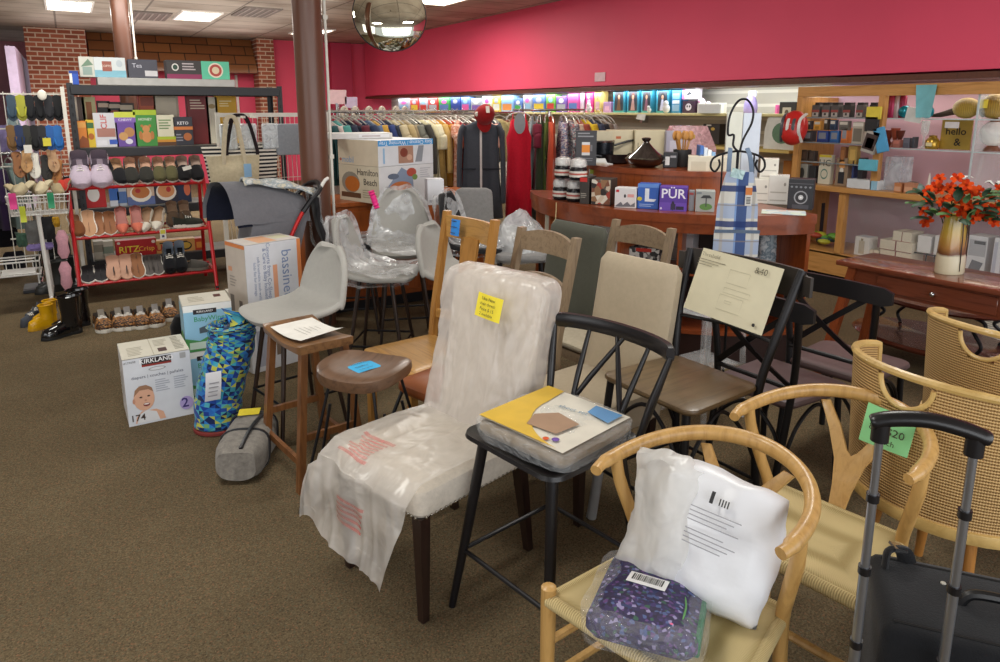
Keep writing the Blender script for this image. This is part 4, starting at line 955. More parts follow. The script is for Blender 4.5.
# ---- stroller ----
t = thing('stroller', 'folded grey stroller with red frame, hood resting behind the bassinet carton', 'stroller', (1.05, 5.02, 0))
GRY = fabric('#6d6d72', .2, 260, .08); NAVY = fabric('#1c2030', .2)
def hood(u, v):   # u along the arch, v from the open mouth (left) to the back (right)
    a = PI*(.02+.96*u); r = .27-.03*v; w = -.24+.58*v
    q = V((w+.06*math.cos(a)*(1-v), -.24*math.cos(a)*(1-.35*v), .86+(.31-.13*v*v)*math.sin(a)**.8)); return q+noise.noise_vector(q*9)*.008
b = B(); b.sheet(hood, 24, 18, GRY); b.ob('hood', t, norm=False)
b = B(); b.sheet(lambda u, v: V(hood(u, v*.9))*1.0+V((.02, .02*math.cos(PI*u), -.018)), 20, 10, NAVY); b.ob('hood_lining', t, norm=False)
b = B(); b.loft([[V((-.12, -.2, .55)), V((-.12, .2, .55)), V((-.06, .2, .90)), V((-.06, -.2, .90))], [V((.2, -.19, .5)), V((.2, .19, .5)), V((.34, .17, .98)), V((.34, -.17, .98))]], GRY); b.ob('seat_sling', t)
b = B(); RED = mat('#c3201f', .3, .2, .05)
for s in (-1, 1): b.tube(smooth_path([(-.1, s*.2, .12), (.1, s*.21, .6), (.25, s*.2, .9), (.33, s*.18, 1.0)], 5), .014, RED, 8)
b.ob('frame', t)
b = B(); b.tube(smooth_path([(.28, -.2, .95), (.34, -.19, 1.02), (.42, -.16, 1.10), (.45, .0, 1.13), (.42, .16, 1.10), (.34, .19, 1.02)], 5), .019, BLK(), 8); b.ob('push_handle', t)
b = B(); b.tube(smooth_path([(.43, -.15, 1.105), (.47, -.12, 1.15), (.50, -.10, 1.165)], 4), .012, mat('#e6e4de'), 8); b.ob('handle_tip', t)
b = B(); b.sheet(lambda u, v: ((-.08+.5*u), -.14+.2*v+.02*math.sin(u*6), 1.155-.10*u*u+.035*math.sin(v*PI)+.01*math.sin(u*11+v*4)), 16, 8, multi(['#bcc3c4', '#dcdcd6', '#8fa0ab', '#cfc9b4'], 22, 'soft'), .012); b.ob('draped_cover', t)
for s in (-1, 1):
    b = B(); b.lathe([(.03, -.022), (.085, -.022), (.1, -.01), (.1, .01), (.085, .022), (.03, .022)], BLK(), 20, caps=True); o = b.ob('wheel', t, (-.1, s*.2, .1), (PI/2, 0, 0))
    b = B(); b.lathe([(.03, -.022), (.085, -.022), (.1, -.01), (.1, .01), (.085, .022), (.03, .022)], BLK(), 20, caps=True); o = b.ob('wheel', t, (.3, s*.22, .1), (PI/2, 0, 0))
# black wheel-like base of a carrier near the wipes boxes
b = B(); b.loft([[V((.14*math.cos(a)*k, .1*math.sin(a)*k, z)) for a in (2*PI*i/20 for i in range(20))] for k, z in ((.7, 0), (1, .04), (1.02, .12), (.75, .19), (.3, .21))], fabric('#151517')); tag(b.ob('folded_bag', None, (.62, 5.35, 0)), 'black slumped bag on the floor behind the wipes cartons', 'bag')
# ---- tote bags on the white grid rack ----
GR = mat('#d9d5c9', .5)
t = thing('wire_rack', 'white wire rack of totes and mats beside the grey shelving', 'rack', (1.55, 6.35, 0))
b = B(); b.box((-.47, 0, .81), (.035, .035, 1.62), GR); b.ob('upright', t)
b = B(); b.box((.47, 0, .81), (.035, .035, 1.62), GR); b.ob('upright', t)
b = B(); b.box((0, 0, 1.60), (.97, .04, .035), GR); b.ob('top_bar', t)
b = B()
for i in range(24): b.box((-.46+.04*i, .02, 1.0), (.004, .004, 1.2), GR)
for z in (.45, .75, 1.05, 1.35): b.box((0, .02, z), (.94, .005, .005), GR)
b['x'] if False else b.ob('wire_grid', t)
b = B(); b.box((0, .0, .03), (.97, .4, .04), GR); b.ob('base', t)
for x in (-.3, -.2): b = B(); b.box((x, -.11, 1.585), (.02, .24, .02), GR); b.ob('hang_arm', t)
def tote(label, x, y, z, w, h, m, mh, hl, name='tote_bag'):
    t = thing(name, label, 'bag', (x, y, z))
    b = B(); b.sheet(lambda u, v: ((u-.5)*w*(.86+.14*v)*1.0, -.05*math.sin(PI*u)*math.sin(PI*min(1, v*1.1)), h*v), 14, 12, m, .05); b.ob('bag_body', t)
    for dy in (-.035, .01): b = B(); b.tube(smooth_path([(-w*.2, dy, h*.8), (-w*.19, dy, h), (-w*.1, dy, h+hl*.85), (0, dy+.01, h+hl), (w*.1, dy, h+hl*.85), (w*.19, dy, h), (w*.2, dy, h*.8)], 5), .016, mh, 6, flat=.3, up=(0, 1, 0)); b.ob('strap', t)
    return t
STR = stripes('#e3ddd0', '#1a1b22', 62, 2)
p = WY(247, 196, 6.15); tote('black and white striped tote with dark handles hanging behind the cream tote', p.x, 6.25, .98, .62, .36, STR, fabric('#2a2226'), .26)
t = tote('cream canvas tote with blue swing tag, in front of the striped tote', WY(240, 196, 6.0).x, 6.15, .93, .42, .34, fabric('#c9bc9d', .2), fabric('#cfc3a6', .2), .32)
b = B(); b.box((0, 0, -.06), (.06, .004, .11), mat('#8fb9dc', .6)); b.ob('swing_tag', t, (.09, -.08, .28))
t = thing('garment_bag', 'grey flat zip case hanging on the white wire rack', 'bag', (1.66, 6.25, 1.27))
b = B(); b.box((0, 0, .12), (.27, .05, .27), fabric('#8f959b', .15), bev=.02, seg=2); b.ob('case_body', t)
b = B(); b.tube(smooth_path([(.14, -.03, .28), (.15, -.04, .0), (.08, -.04, -.22)], 5), .009, BLK(), 6); b.ob('strap', t)
b = B(); b.box((0, 0, .1), (.16, .04, .24), fabric('#5e5a66', .15), bev=.015); tag(b.ob('folded_case', None, (1.90, 6.27, 1.25)), 'dim purple-grey folded case at the right end of the white rack', 'bag')
for i, (x, c) in enumerate(((1.14, '#c9cccb'), (1.30, '#d6d8d6'), (1.48, '#bfc6c9'))): 
    b = B(); b.box((0, 0, .12), (.14, .03, .22), film('#e6ecee', .5, .15, .6, 14), bev=.01); b.box((0, .003, .12), (.12, .01, .19), mat(c)); tag(b.ob('bedding_pouch', None, (x, 6.24, 1.30)), ('clear pouch of white linens at the left end of the white rack', 'clear pouch of pale linens behind the tote handles', 'clear pouch of linens left of the grey zip case')[i], 'pouch', 'clear pouches on the white rack')
# ================= shoes =================
def outline(L, pointed=0, n=40):
    pts = []
    prof = [(0, .0), (.015, .11), (.06, .145), (.15, .155), (.3, .14), (.45, .145), (.6, .175), (.72, .185), (.84, .165), (.93, .115), (.985, .045), (1, 0)]
    if pointed: prof = [(0, .0), (.015, .10), (.06, .13), (.15, .14), (.3, .125), (.5, .135), (.65, .155), (.78, .135), (.9, .075), (.97, .025), (1, 0)]
    def hw(t):
        for (a, p), (c, q) in zip(prof, prof[1:]):
            if t <= c: return (p+(q-p)*(t-a)/(c-a))*L
        return 0
    return hw
def shoe(name, label, loc, rot, style, cu, cs='#e6e2d8', ci='#b08e6e', L=.25, group=None, extra=None, wd=1.):
    t = thing(name, label, 'shoe' if style not in ('boot', 'rain') else 'boot', loc, 0, group, rot)
    hw0 = outline(L, style in ('flat',)); hw = lambda q: hw0(q)*wd; N = 20; th = {'sneaker': .03, 'hightop': .03, 'slip': .024, 'rain': .025, 'boot': .025, 'clog': .03}.get(style, .014)
    mu = cu if isinstance(cu, bpy.types.Material) else fabric(cu, .15, 300, .08); ms = mat(cs, .6); mi = mat(ci, .7)
    ts = [i/N for i in range(N+1)]; yy = lambda q: L*(.5-q)
    ol = [(hw(q), yy(q)) for q in ts]+[(-hw(q), yy(q)) for q in ts[-2:0:-1]]
    b = B(); b.prism(ol, th, ms, None, .003); b.ob('sole', t)
    ins = [(x*.88, y*.97) for x, y in ol]
    b = B(); b.poly([(x, y, th+.003) for x, y in ins], mi); b.ob('insole', t)
    if style in ('sandal', 'slide', 'flipflop'):
        b = B(); bands = {'sandal': ((.62, .04), (.78, .03), (.22, .03)), 'slide': ((.68, .10),), 'flipflop': ()}[style]
        for q, wd in bands:
            h = hw(q); rings = [[V((h*math.cos(a), yy(q)+s*wd*L, th+(.055 if q > .5 else .075)*math.sin(a)**.7)) for s in (-1, 1)] for a in (PI*i/12 for i in range(13))]; b.loft(rings, mu, False, False)
        if style == 'flipflop':
            for s in (-1, 1): b.tube(smooth_path([(0, yy(.86), th), (s*.02, yy(.75), th+.03), (s*hw(.5)*.9, yy(.45), th+.012)], 4), .008, mu, 6, flat=.5)
        b.ob('strap', t); return t
    tv = {'flat': .70, 'slip': .48, 'sneaker': .42, 'hightop': .40, 'clog': .45, 'rain': .35, 'boot': .35, 'mule': .5}[style]
    hv = {'flat': .045, 'slip': .068, 'sneaker': .07, 'hightop': .085, 'clog': .075, 'rain': .09, 'boot': .09, 'mule': .06}[style]
    b = B(); q0 = [tv+(1-tv)*i/9 for i in range(10)]; rings = []
    for i, q in enumerate(q0):
        h = hw(q)*1.0+.001; z = hv*(1-.55*((q-tv)/(1-tv))**1.3)*(1 if i < 9 else .3); rings.append([V((h*math.cos(a), yy(q)+(.0 if i < 9 else .004), th-.004+(z+.004)*max(0, math.sin(a))**.75)) for a in (PI*j/10 for j in range(11))])
    b.loft(rings, mu, False, False); 
    if style not in ('mule',):
        wall = {'flat': .038, 'slip': .055, 'sneaker': .062, 'hightop': .125, 'clog': .05, 'rain': .06, 'boot': .06}[style]
        path = [(hw(tv*(1-i/8)), yy(tv*(1-i/8))) for i in range(9)]; path = path+[(-x, y) for x, y in path[-2::-1]]; m_ = len(path)-1
        r0 = [V((x, y, th-.004)) for x, y in path]; r1 = [V((x*.97, y*.985, th+(hv if i in (0, m_) and style != 'hightop' else wall*.6))) for i, (x, y) in enumerate(path)]
        r2 = [V((x*.86, y*.96, th+max(hv if i in (0, m_) else 0, wall*(1+.18*math.cos(PI*(i/m_*2-1)) if style != 'flat' else 1)))) for i, (x, y) in enumerate(path)]
        b.loft([r0, r1, r2], mu, False, False); b.loft([[p*1 for p in r2], [V((p.x*.9, p.y*.97, th+.004)) for p in r0]], mi, False, False)
    b.ob('upper', t)
    if style in ('sneaker', 'hightop'):
        b = B(); b.loft([[V((s*.022, yy(q), th+hv+dz)) for s in (-1, 0, 1)] for q, dz in ((tv+.12, -.008), (tv, .004), (tv-.08, .045))], extra or mu, False, False); b.ob('tongue', t)
        for k in range(3): b = B(); q = tv+.03+.07*k; b.tube([(-.028, yy(q), th+hv*.84), (0, yy(q), th+hv+.004-.004*k), (.028, yy(q), th+hv*.84)], .004, mat('#e8e4da'), 6); b.ob('lace', t)
    if style in ('rain', 'boot'):
        H = .27 if style == 'rain' else .30; H *= L/.27; b = B(); b.lathe([(.062, .07), (.058, .12), (.056, H*.55), (.066, H), (.069, H+.004), (.063, H-.01), (.05, H*.5)], mu, 20, (0, L*.27, 0), L/.27*.95, L/.27*1.1)
        b.ob('shaft', t)
        if style == 'rain': b = B(); b.tube([(.067*math.cos(a)*L/.27*.97, L*.27+.067*math.sin(a)*L/.27*1.12, H) for a in (2*PI*i/20 for i in range(20))], .006, mu, 6, closed=True); b.ob('rim', t)
    return t
# ---- the red rack ----
RED = mat('#b8161c', .3, .1, .05); RK = [(6.85, .165), (6.95, .556), (7.05, .975)]
t = thing('shoe_rack', 'red metal shoe rack with three sloping tiers of shoes', 'rack', (.48, 7.0, 0))
X0, X1 = -.055-.48, 1.035-.48
for s, x in ((0, X0), (1, X1)):
    b = B(); b.box((0, 0, 0), (.001, .001, .001), RED) if False else None
    b.tube([(x, -.23, 0), (x, .07, 1.03), (x, .12, 1.04), (x, .34, .98), (x, .42, 0)], .0165, RED, 8)
    for y0, z in RK: b.tube([(x, y0-7.0, z), (x, y0-7.0+.27, z+.02)], .011, RED, 8)
    b.ob('side_frame', t)
for y0, z in RK:
    b = B(); b.tube([(X0, y0-7, z), (X1, y0-7, z)], .0145, RED, 8); b.ob('front_rail', t)
    b = B(); b.tube([(X0, y0-6.72, z+.035), (X1, y0-6.72, z+.035)], .012, RED, 8); b.ob('back_rail', t)
    b = B()
    for i in range(26): b.tube([(X0+(X1-X0)*(i+.5)/26, y0-7, z-.012), (X0+(X1-X0)*(i+.5)/26, y0-6.72, z+.02)], .0028, RED, 5)
    for k in (.33, .66): b.tube([(X0, y0-7+.28*k, z-.012+.032*k), (X1, y0-7+.28*k, z-.012+.032*k)], .003, RED, 5)
    b.ob('wire_shelf', t)
for x in (X0, X1):
    b = B(); b.cyl((x-.012, -.22, .022), (x+.012, -.22, .022), .022, BLK()); b.ob('caster', t)
def on_tier(k, px, style, cu, name, label, L=.25, cs='#e6e2d8', ci='#b08e6e', tilt=.62, yaw=0., dy=.0, **kw):
    y0, z = RK[k]; x = WY(px, {0: 275, 1: 228, 2: 178}[k], y0+.12).x; th = tilt
    return shoe(name, label, (x, y0+.125*math.cos(th)+dy, z+.125*math.sin(th)+.012*(th > 0)), (th, 0, yaw), style, cu, cs, ci, L*1.12, wd=1.62 if style == 'hightop' and tilt > .8 else 1.22, **kw)
def pair(k, pxs, style, cu, what, **kw):
    nm = {'flat': 'flat_shoe', 'slip': 'slip_on_shoe', 'sneaker': 'sneaker', 'hightop': 'high_top_sneaker', 'sandal': 'sandal', 'slide': 'slide_sandal', 'mule': 'mule', 'clog': 'clog', 'boot': 'ankle_boot'}[style]
    tier = ('bottom', 'middle', 'top')[k]
    for i, px in enumerate(pxs):
        side = '' if len(pxs) == 1 else ('left shoe of ', 'right shoe of ')[i]
        on_tier(k, px, style, cu, nm, f'{side}{what}, {tier} tier of red rack', **kw)
TANI = '#b58f76'
pair(2, (81, 101), 'hightop', '#c4b5c4', 'lavender grey high-tops', L=.27, ci='#9a8b98', cs='#cdbfcb', tilt=.95)
pair(2, (118,), 'slip', '#1d1d20', 'single black shoe beside the lavender high-tops', tilt=.7, yaw=.3)
pair(2, (131, 146), 'slip', '#33322e', 'dark woven slip-ons', ci=TANI, tilt=.75)
pair(2, (159, 171), 'slip', '#5a563a', 'olive slip-ons', ci=TANI, L=.24, tilt=.75)
pair(2, (183, 196), 'slip', '#1b1a1c', 'black slip-ons with white tag', ci='#a08a7c', tilt=.75)
p = WY(187, 168, 7.02); b = B(); b.box((0, 0, 0), (.075, .003, .035), mat('#e9e6dc'), rot_of(0, -.25, 0)); tag(b.ob('paper_tag', None, p), 'white paper tag on the black slip-ons of the top tier', 'tag')
pair(1, (76,), 'mule', '#7a4a2c', 'dark brown mule at the far left end', ci='#8b5a3a', tilt=.7, yaw=.2)
pair(1, (89,), 'sandal', '#8a5c3c', 'tan open sandal beside the dark brown mule', ci='#b98d68', tilt=.9)
pair(1, (98, 110), 'sandal', '#5c3218', 'brown strapped sandals', ci='#8d5a34', tilt=.75)
pair(1, (122, 137), 'flat', '#d87760', 'the coral pointed flats', ci='#a76a62', tilt=.9, cs='#c9a48c')
pair(1, (147, 159), 'flat', '#d6cfc0', 'the white pointed flats', ci='#9a7a5c', tilt=.7, yaw=-.35)
pair(1, (174, 186), 'slip', '#4a3a2c', 'the brown flats behind the green sneaker', ci='#9c8068', tilt=.8, dy=.07)
y0, z = RK[1]; shoe('sneaker', 'dark green sneaker lying side-on at the right of the middle tier', (WY(188, 224, y0+.05).x, y0+.05, z+.02), (0, 0, PI/2-.1), 'sneaker', '#2d2f28', '#dcd8cc', '#3a3a32', .27)
pair(0, (88, 101), 'sandal', '#141416', 'the black sandals', ci='#232124', tilt=.4)
pair(0, (114, 127), 'slide', '#17171b', 'black banded tan slides', ci='#c0937a', cs='#b98b72', tilt=.8)
pair(0, (138,), 'sandal', '#6b3c1c', 'single brown woven sandal', ci='#8d5a34', tilt=.8)
pair(0, (149, 158), 'sandal', '#1c1a1c', 'the strappy black sandals', ci='#57504c', tilt=.6, L=.23)
pair(0, (170, 181), 'hightop', '#17181c', 'the black ankle shoes', ci='#9ba6b5', tilt=.7, L=.23, cs='#1a1a1c')
y0, z = RK[0]; shoe('clog', 'grey open clog lying side-on at the right of the bottom tier', (WY(193, 268, y0+.05).x, y0+.04, z+.02), (0, 0, PI/2-.15), 'clog', '#4b4843', '#6a655c', '#2a2826', .27)
p = WY(163, 234, 6.9); b = B(); b.box((0, 0, 0), (.05, .003, .09), mat('#e9e6dc')); b.box((0, -.002, .02), (.04, .002, .035), mat('#d9cf4a')); b.box((0, -.002, -.02), (.02, .002, .02), mat('#4a4a6a')); tag(b.ob('paper_tag', None, p), 'white and yellow tag hanging from the middle tier of the red rack', 'tag')
# pink slippers hanging on the rack side
for i, (px, py, l) in enumerate(((67, 244, 'upper pink slipper hanging at the left side of the red rack'), (70, 275, 'lower pink slipper hanging at the left side of the red rack'))):
    q = WY(px, py, 6.86); b = B(); b.loft([[V((math.cos(a)*.045*k, math.sin(a)*.03*k, z)) for a in (2*PI*j/14 for j in range(14))] for k, z in ((.5, -.12), (1, -.07), (.85, 0), (1.05, .06), (.5, .12))], fabric('#cf9aa6', .4, 90)); tag(b.ob('slipper', None, (q.x-.03, q.y, q.z)), l, 'slipper', 'pink slippers on the red rack')
# ---- shoes on the floor ----
LEO = multi(['#8a5a2c', '#3c2a1c', '#a06c38', '#5a3c22', '#b07c44', '#2e2018'], 90)
for i, (px, py, l) in enumerate(((104, 333, 'left sneaker of the first leopard pair'), (121, 331, 'right sneaker of the first leopard pair'), (130, 330, 'left sneaker of the second leopard pair'), (143, 329, 'right sneaker of the second leopard pair'), (158, 327, 'left sneaker of the third leopard pair'), (172, 321, 'right sneaker of the third leopard pair'))):
    q = G(px, py, 0); m_ = mat('#8c8478', .8) if i < 2 else mat('#8f8a86', .8)
    shoe('leopard_sneaker', l+' on the floor beside the rain boots' if i < 2 else l+' under the red rack', (q.x, q.y+.12, .0), (0, 0, .12-.04*i), 'sneaker', LEO if i != 99 else 0, '#e2ddd0', '#5a5048', .285, 'leopard print sneakers on the floor', extra=m_, wd=1.2)
RB = mat('#0f0f12', .12, 0, .05, coat=.6); YB = mat('#d8a312', .25, 0, .05)
for px, py, l, sc_, m_ in ((62, 338, 'near black glossy rain boot on the floor by the red rack', .29, RB), (71, 330, 'far black glossy rain boot beside the red rack post', .29, RB)):
    q = G(px, py, 0); shoe('rain_boot', l, (q.x, q.y+.05, 0), (0, 0, -1.1), 'rain', m_, '#141416', '#111113', sc_)
for px, py, l in ((41, 330, 'near yellow child rain boot left of the black boots'), (45, 325, 'far yellow child rain boot left of the black boots')):
    q = G(px, py, 0); shoe('rain_boot', l, (q.x, q.y+.03, 0), (0, 0, -1.15), 'rain', YB, '#c9950f', '#5a4410', .18)
for px, py, l in ((35, 327, 'near small grey toddler shoe at the left of the yellow boots'), (39, 322, 'far small grey toddler shoe behind the yellow boots')):
    q = G(px, py, 0); shoe('toddler_shoe', l, (q.x-.02, q.y+.06, 0), (0, 0, -1.2), 'sneaker', '#4b4f57', '#3a3d44', '#2a2a2e', .16)
for px, py, l in ((52, 292, 'near dark grey rubber boot on the floor behind the red rack'), (60, 287, 'far dark grey rubber boot on the floor behind the red rack')):
    q = G(px, py, 0); shoe('rain_boot', l, (q.x, q.y, 0), (0, 0, -1.2), 'rain', mat('#2c2d2b', .4), '#232322', '#151515', .28)
# ================= grey steel shelving with groceries =================
def PD(px, py, d):
    r = ray(px, py); f = r[0]*_sy+r[1]*_cy; s = d/f; return V((r[0]*s, r[1]*s, HC+r[2]*s))
def boxY(px0, py0, px1, py1, Y, z=None):
    a = WY(px0, py1, Y); c = WY(px1, py0, Y); z0 = a.z if z is None else z
    return (a.x+c.x)/2, c.x-a.x, z0, c.z-z0
def boxX(px0, py0, px1, py1, X, z=None):
    a = WX(px0, py1, X); c = WX(px1, py0, X); z0 = WX((px0+px1)/2, py1, X).z if z is None else z
    return (a.y+c.y)/2, a.y-c.y, z0, max(.02, WX((px0+px1)/2, py0, X).z-z0)
def cY(name, label, cat, px, Y, z, c, deco=(), group=None, d=.12, gap=.004):
    x, w, z0, h = boxY(*px, Y, z); return carton(name, label, cat, (x, Y, z0+.001), 0, w-gap, d, h, c, deco, group)
def cX(name, label, cat, px, X, z, c, deco=(), group=None, d=.12, gap=.004):
    y, w, z0, h = boxX(*px, X, z); return carton(name, label, cat, (X, y, z0+.001), -PI/2, w-gap, d, h, c, deco, group)
STEEL = mat('#2f3033', .5, .2, .05)
SX0, SX1, SY = .05, 1.90, 7.5; SH = [.245, .74, 1.30, 1.865]
t = thing('steel_shelving', 'dark grey steel shelving unit full of groceries behind the red rack', 'shelf', ((SX0+SX1)/2, SY+.22, 0))
for x in (SX0-(SX0+SX1)/2, SX1-(SX0+SX1)/2):
    for y in (-.22, .22):
        b = B(); b.box((x, y, .94), (.05, .006, 1.88), STEEL); b.box((x-.022*(1 if x < 0 else -1), y+(.02 if y < 0 else -.02), .94), (.006, .045, 1.88), STEEL)
        for k in range(24): b.box((x, y-.0035*(1 if y < 0 else -1), .1+.075*k), (.012, .002, .03), mat('#0e0e10', .6))
        b.ob('post', t)
for z in SH:
    b = B(); b.box((0, -.215, z-.045), (SX1-SX0, .03, .085), STEEL, bev=.006); b.box((0, .215, z-.045), (SX1-SX0, .03, .085), STEEL, bev=.006); b.ob('beam', t)
    b = B(); b.box((0, 0, z-.008), (SX1-SX0-.02, .41, .014), mat('#77736a', .7)); b.ob('deck', t)
b = B(); b.box((0, 0, .035), (1.20, .40, .07), mat('#b3b2ae', .6), bev=.004); tag(b.ob('display_board', None, (.875, SY+.24, SH[3]+.001)), 'pale grey flat board on top of the steel shelving under coffee boxes', 'board')
ZB = SH[3]+.073
K = 'coffee cartons on the shelving top'
cY('coffee_box', 'white patterned coffee carton, leftmost on the shelving top', 'box', (80, 57, 94, 76), 7.62, ZB, '#c9c8bc', [('f', 'r', .2, .1, .8, .5, '#8fa39a'), ('f', 'p', [(.1, .5), (.6, .9), (.9, .6)], '#6f8a72')], K, .18)
cY('coffee_box', 'white and blue coffee carton with brown label on the shelving top', 'box', (95, 58, 125, 76), 7.60, ZB, '#cfd6d6', [('f', 'r', 0, 0, 1, .35, '#7fb3c4'), ('f', 'r', .25, .3, .55, .8, '#9a5a4c'), ('f', 't', .4, .56, .028, 'COFFEE', '#e9dfd0'), ('f', 'o', .8, .7, .1, .18, '#b9c4c9')], K, .18)
cY('coffee_box', 'dark slate coffee carton in the middle of the shelving top', 'box', (129, 60, 157, 77), 7.60, ZB, '#4a4a54', [('f', 'r', .55, .1, .98, .4, '#c9c7c9'), ('f', 't', .3, .65, .055, 'Tea', '#c9c9d4')], K, .18)
cY('coffee_box', 'maroon and charcoal coffee carton with round emblem on the shelving top', 'box', (167, 61, 201, 78), 7.60, ZB, '#3d3837', [('f', 'r', 0, 0, 1, .25, '#8a2f56'), ('f', 'o', .25, .62, .1, .2, '#d9d6d0'), ('f', 'o', .25, .62, .07, .14, '#2f4a3c'), ('f', 'L', .45, .4, .9, .85, 3, '#b9aeb0')], K, .18)
cY('coffee_box', 'mint green coffee carton with round red emblem on the shelving top', 'box', (202, 62, 229, 79), 7.60, ZB, '#5fbf9c', [('f', 'o', .5, .5, .27, .42, '#e0d5c2'), ('f', 'o', .5, .5, .22, .34, '#b0493f'), ('f', 'o', .5, .5, .13, .2, '#d9c7a8')], K, .18)
cY('detergent_box', 'bright blue small carton at the left end of the shelving top', 'box', (70, 71, 78, 84), 7.52, SH[3], '#2b55b5', [('f', 'r', 0, .0, .3, .8, '#e6e3da'), ('f', 'r', 0, .8, 1, 1, '#223f92')], None, .1)
K = 'snack cartons on the upper shelf'
z = SH[2]
rows = [((75, 121, 87, 147), 'orange snack carton, leftmost on the upper shelf', '#d9832f', [('f', 'p', [(0, 0), (1, 0), (1, .3), (.6, .45), (.3, .25), (0, .4)], '#8f4a1a'), ('f', 'r', .1, .75, .9, .95, '#e0a24f')]),
 ((88, 120, 94, 147), 'narrow yellow snack carton beside the orange one', '#d9b92f', [('f', 'o', .5, .4, .35, .12, '#b0641f'), ('f', 'r', .1, .7, .9, .9, '#3b6a3a')]),
 ((96, 113, 116, 147), 'white snack bar carton with red lettering on the upper shelf', '#cfcfd3', [('f', 't', .44, .74, .07, 'CLIF', '#c03a34', PI/2, .012), ('f', 'r', .1, .3, .9, .55, '#a8776a'), ('f', 'r', .6, .08, .95, .22, '#3558b5'), ('f', 'r', .05, .05, .5, .2, '#dddde2')]),
 ((117, 112, 135, 147), 'purple and yellow granola carton on the upper shelf', '#6a4a9a', [('f', 'r', 0, .84, 1, 1, '#c9d04a'), ('f', 'r', 0, .7, 1, .84, '#7f5fb0'), ('f', 't', .5, .77, .032, 'CHEWY', '#e9e4f0'), ('f', 'o', .65, .42, .25, .14, '#b58250'), ('f', 'o', .35, .3, .22, .12, '#c99a5f'), ('f', 'o', .6, .15, .18, .08, '#d9d4e4')]),
 ((136, 110, 156, 147), 'green graham carton with a brown bear shape on the upper shelf', '#3f8a3c', [('f', 'r', 0, .86, 1, 1, '#a4bb2c'), ('f', 't', .5, .74, .034, 'HONEY', '#f0f0e4'), ('f', 'o', .5, .48, .16, .1, '#c98a50'), ('f', 'o', .5, .26, .22, .16, '#c98a50'), ('f', 'o', .33, .56, .06, .04, '#b5763c'), ('f', 'o', .67, .56, .06, .04, '#b5763c'), ('f', 'o', .25, .3, .08, .12, '#b5763c'), ('f', 'o', .75, .3, .08, .12, '#b5763c')]),
 ((158, 115, 174, 147), 'cream carton with green and brown band on the upper shelf', '#d3cfb6', [('f', 'r', 0, 0, 1, .12, '#5a3a20'), ('f', 'r', 0, .2, 1, .3, '#a8b82f'), ('f', 'r', 0, .12, 1, .2, '#c98a2f'), ('f', 'L', .15, .5, .85, .85, 4, '#6f8a5c')]),
 ((175, 117, 192, 147), 'black keto snack carton at the right of the upper shelf', '#34343c', [('f', 't', .5, .78, .04, 'KETO', '#e9e9ec', 0, .01), ('f', 'r', 0, .55, 1, .66, '#c9773a'), ('f', 'o', .7, .3, .22, .14, '#b0683a'), ('f', 'L', .1, .1, .5, .4, 3, '#8a8a94')])]
for px, lab, c, deco in rows: cY('snack_box', lab, 'box', px, 7.55, z, c, deco, K, .13)
K = 'packets on the back of the upper shelf'
for px, lab, c, deco in [((74, 97, 84, 146), 'tall cream spine-on carton behind the orange carton', '#cfc4b4', [('f', 'r', .5, .0, .8, 1, '#5a4a44')]), ((86, 97, 95, 146), 'tall pale yellow carton behind the yellow one', '#d3cf9a', [('f', 'r', .3, .3, .7, .9, '#a86a3a')]),
  ((101, 101, 110, 146), 'tall black carton behind the bar carton', '#26221f', [('f', 'r', .1, .86, .9, .95, '#c9b09a')]), ((111, 102, 121, 146), 'second tall black carton behind the bar carton', '#2a2422', [('f', 'r', .1, .86, .9, .95, '#b9a894'), ('f', 'o', .5, .78, .3, .03, '#9a3a2a')]), ((122, 103, 134, 146), 'tall dark brown carton behind the purple one', '#332822', [('f', 'r', .1, .84, .9, .95, '#c2b39a')]),
  ((143, 96, 155, 146), 'orange-red pouch carton behind the green one', '#b5502a', [('f', 'r', .1, .8, .9, .97, '#8a3a24')]), ((157, 96, 178, 146), 'tall beige carton with greenish frame behind the cream one', '#a79c8a', [('f', 'r', .1, .5, .9, .96, '#c2b8a4')]),
  ((190, 96, 208, 146), 'maroon carton at the right of the back row', '#7c2a2c', [('f', 'L', .15, .7, .85, .92, 4, '#d9c9b4')]), ((209, 97, 217, 146), 'white floral carton at the right of the back row', '#d3cdb9', [('f', 'o', .5, .8, .3, .05, '#a08a5a')]), ((218, 96, 236, 146), 'yellow carton, rightmost of the back row', '#d9a926', [('f', 'L', .2, .75, .8, .9, 3, '#efe0a8')])]:
    cY('snack_box', lab, 'box', px, 7.74, z, c, deco, K, .1)
K = 'cartons on the middle shelf'
z = SH[1]
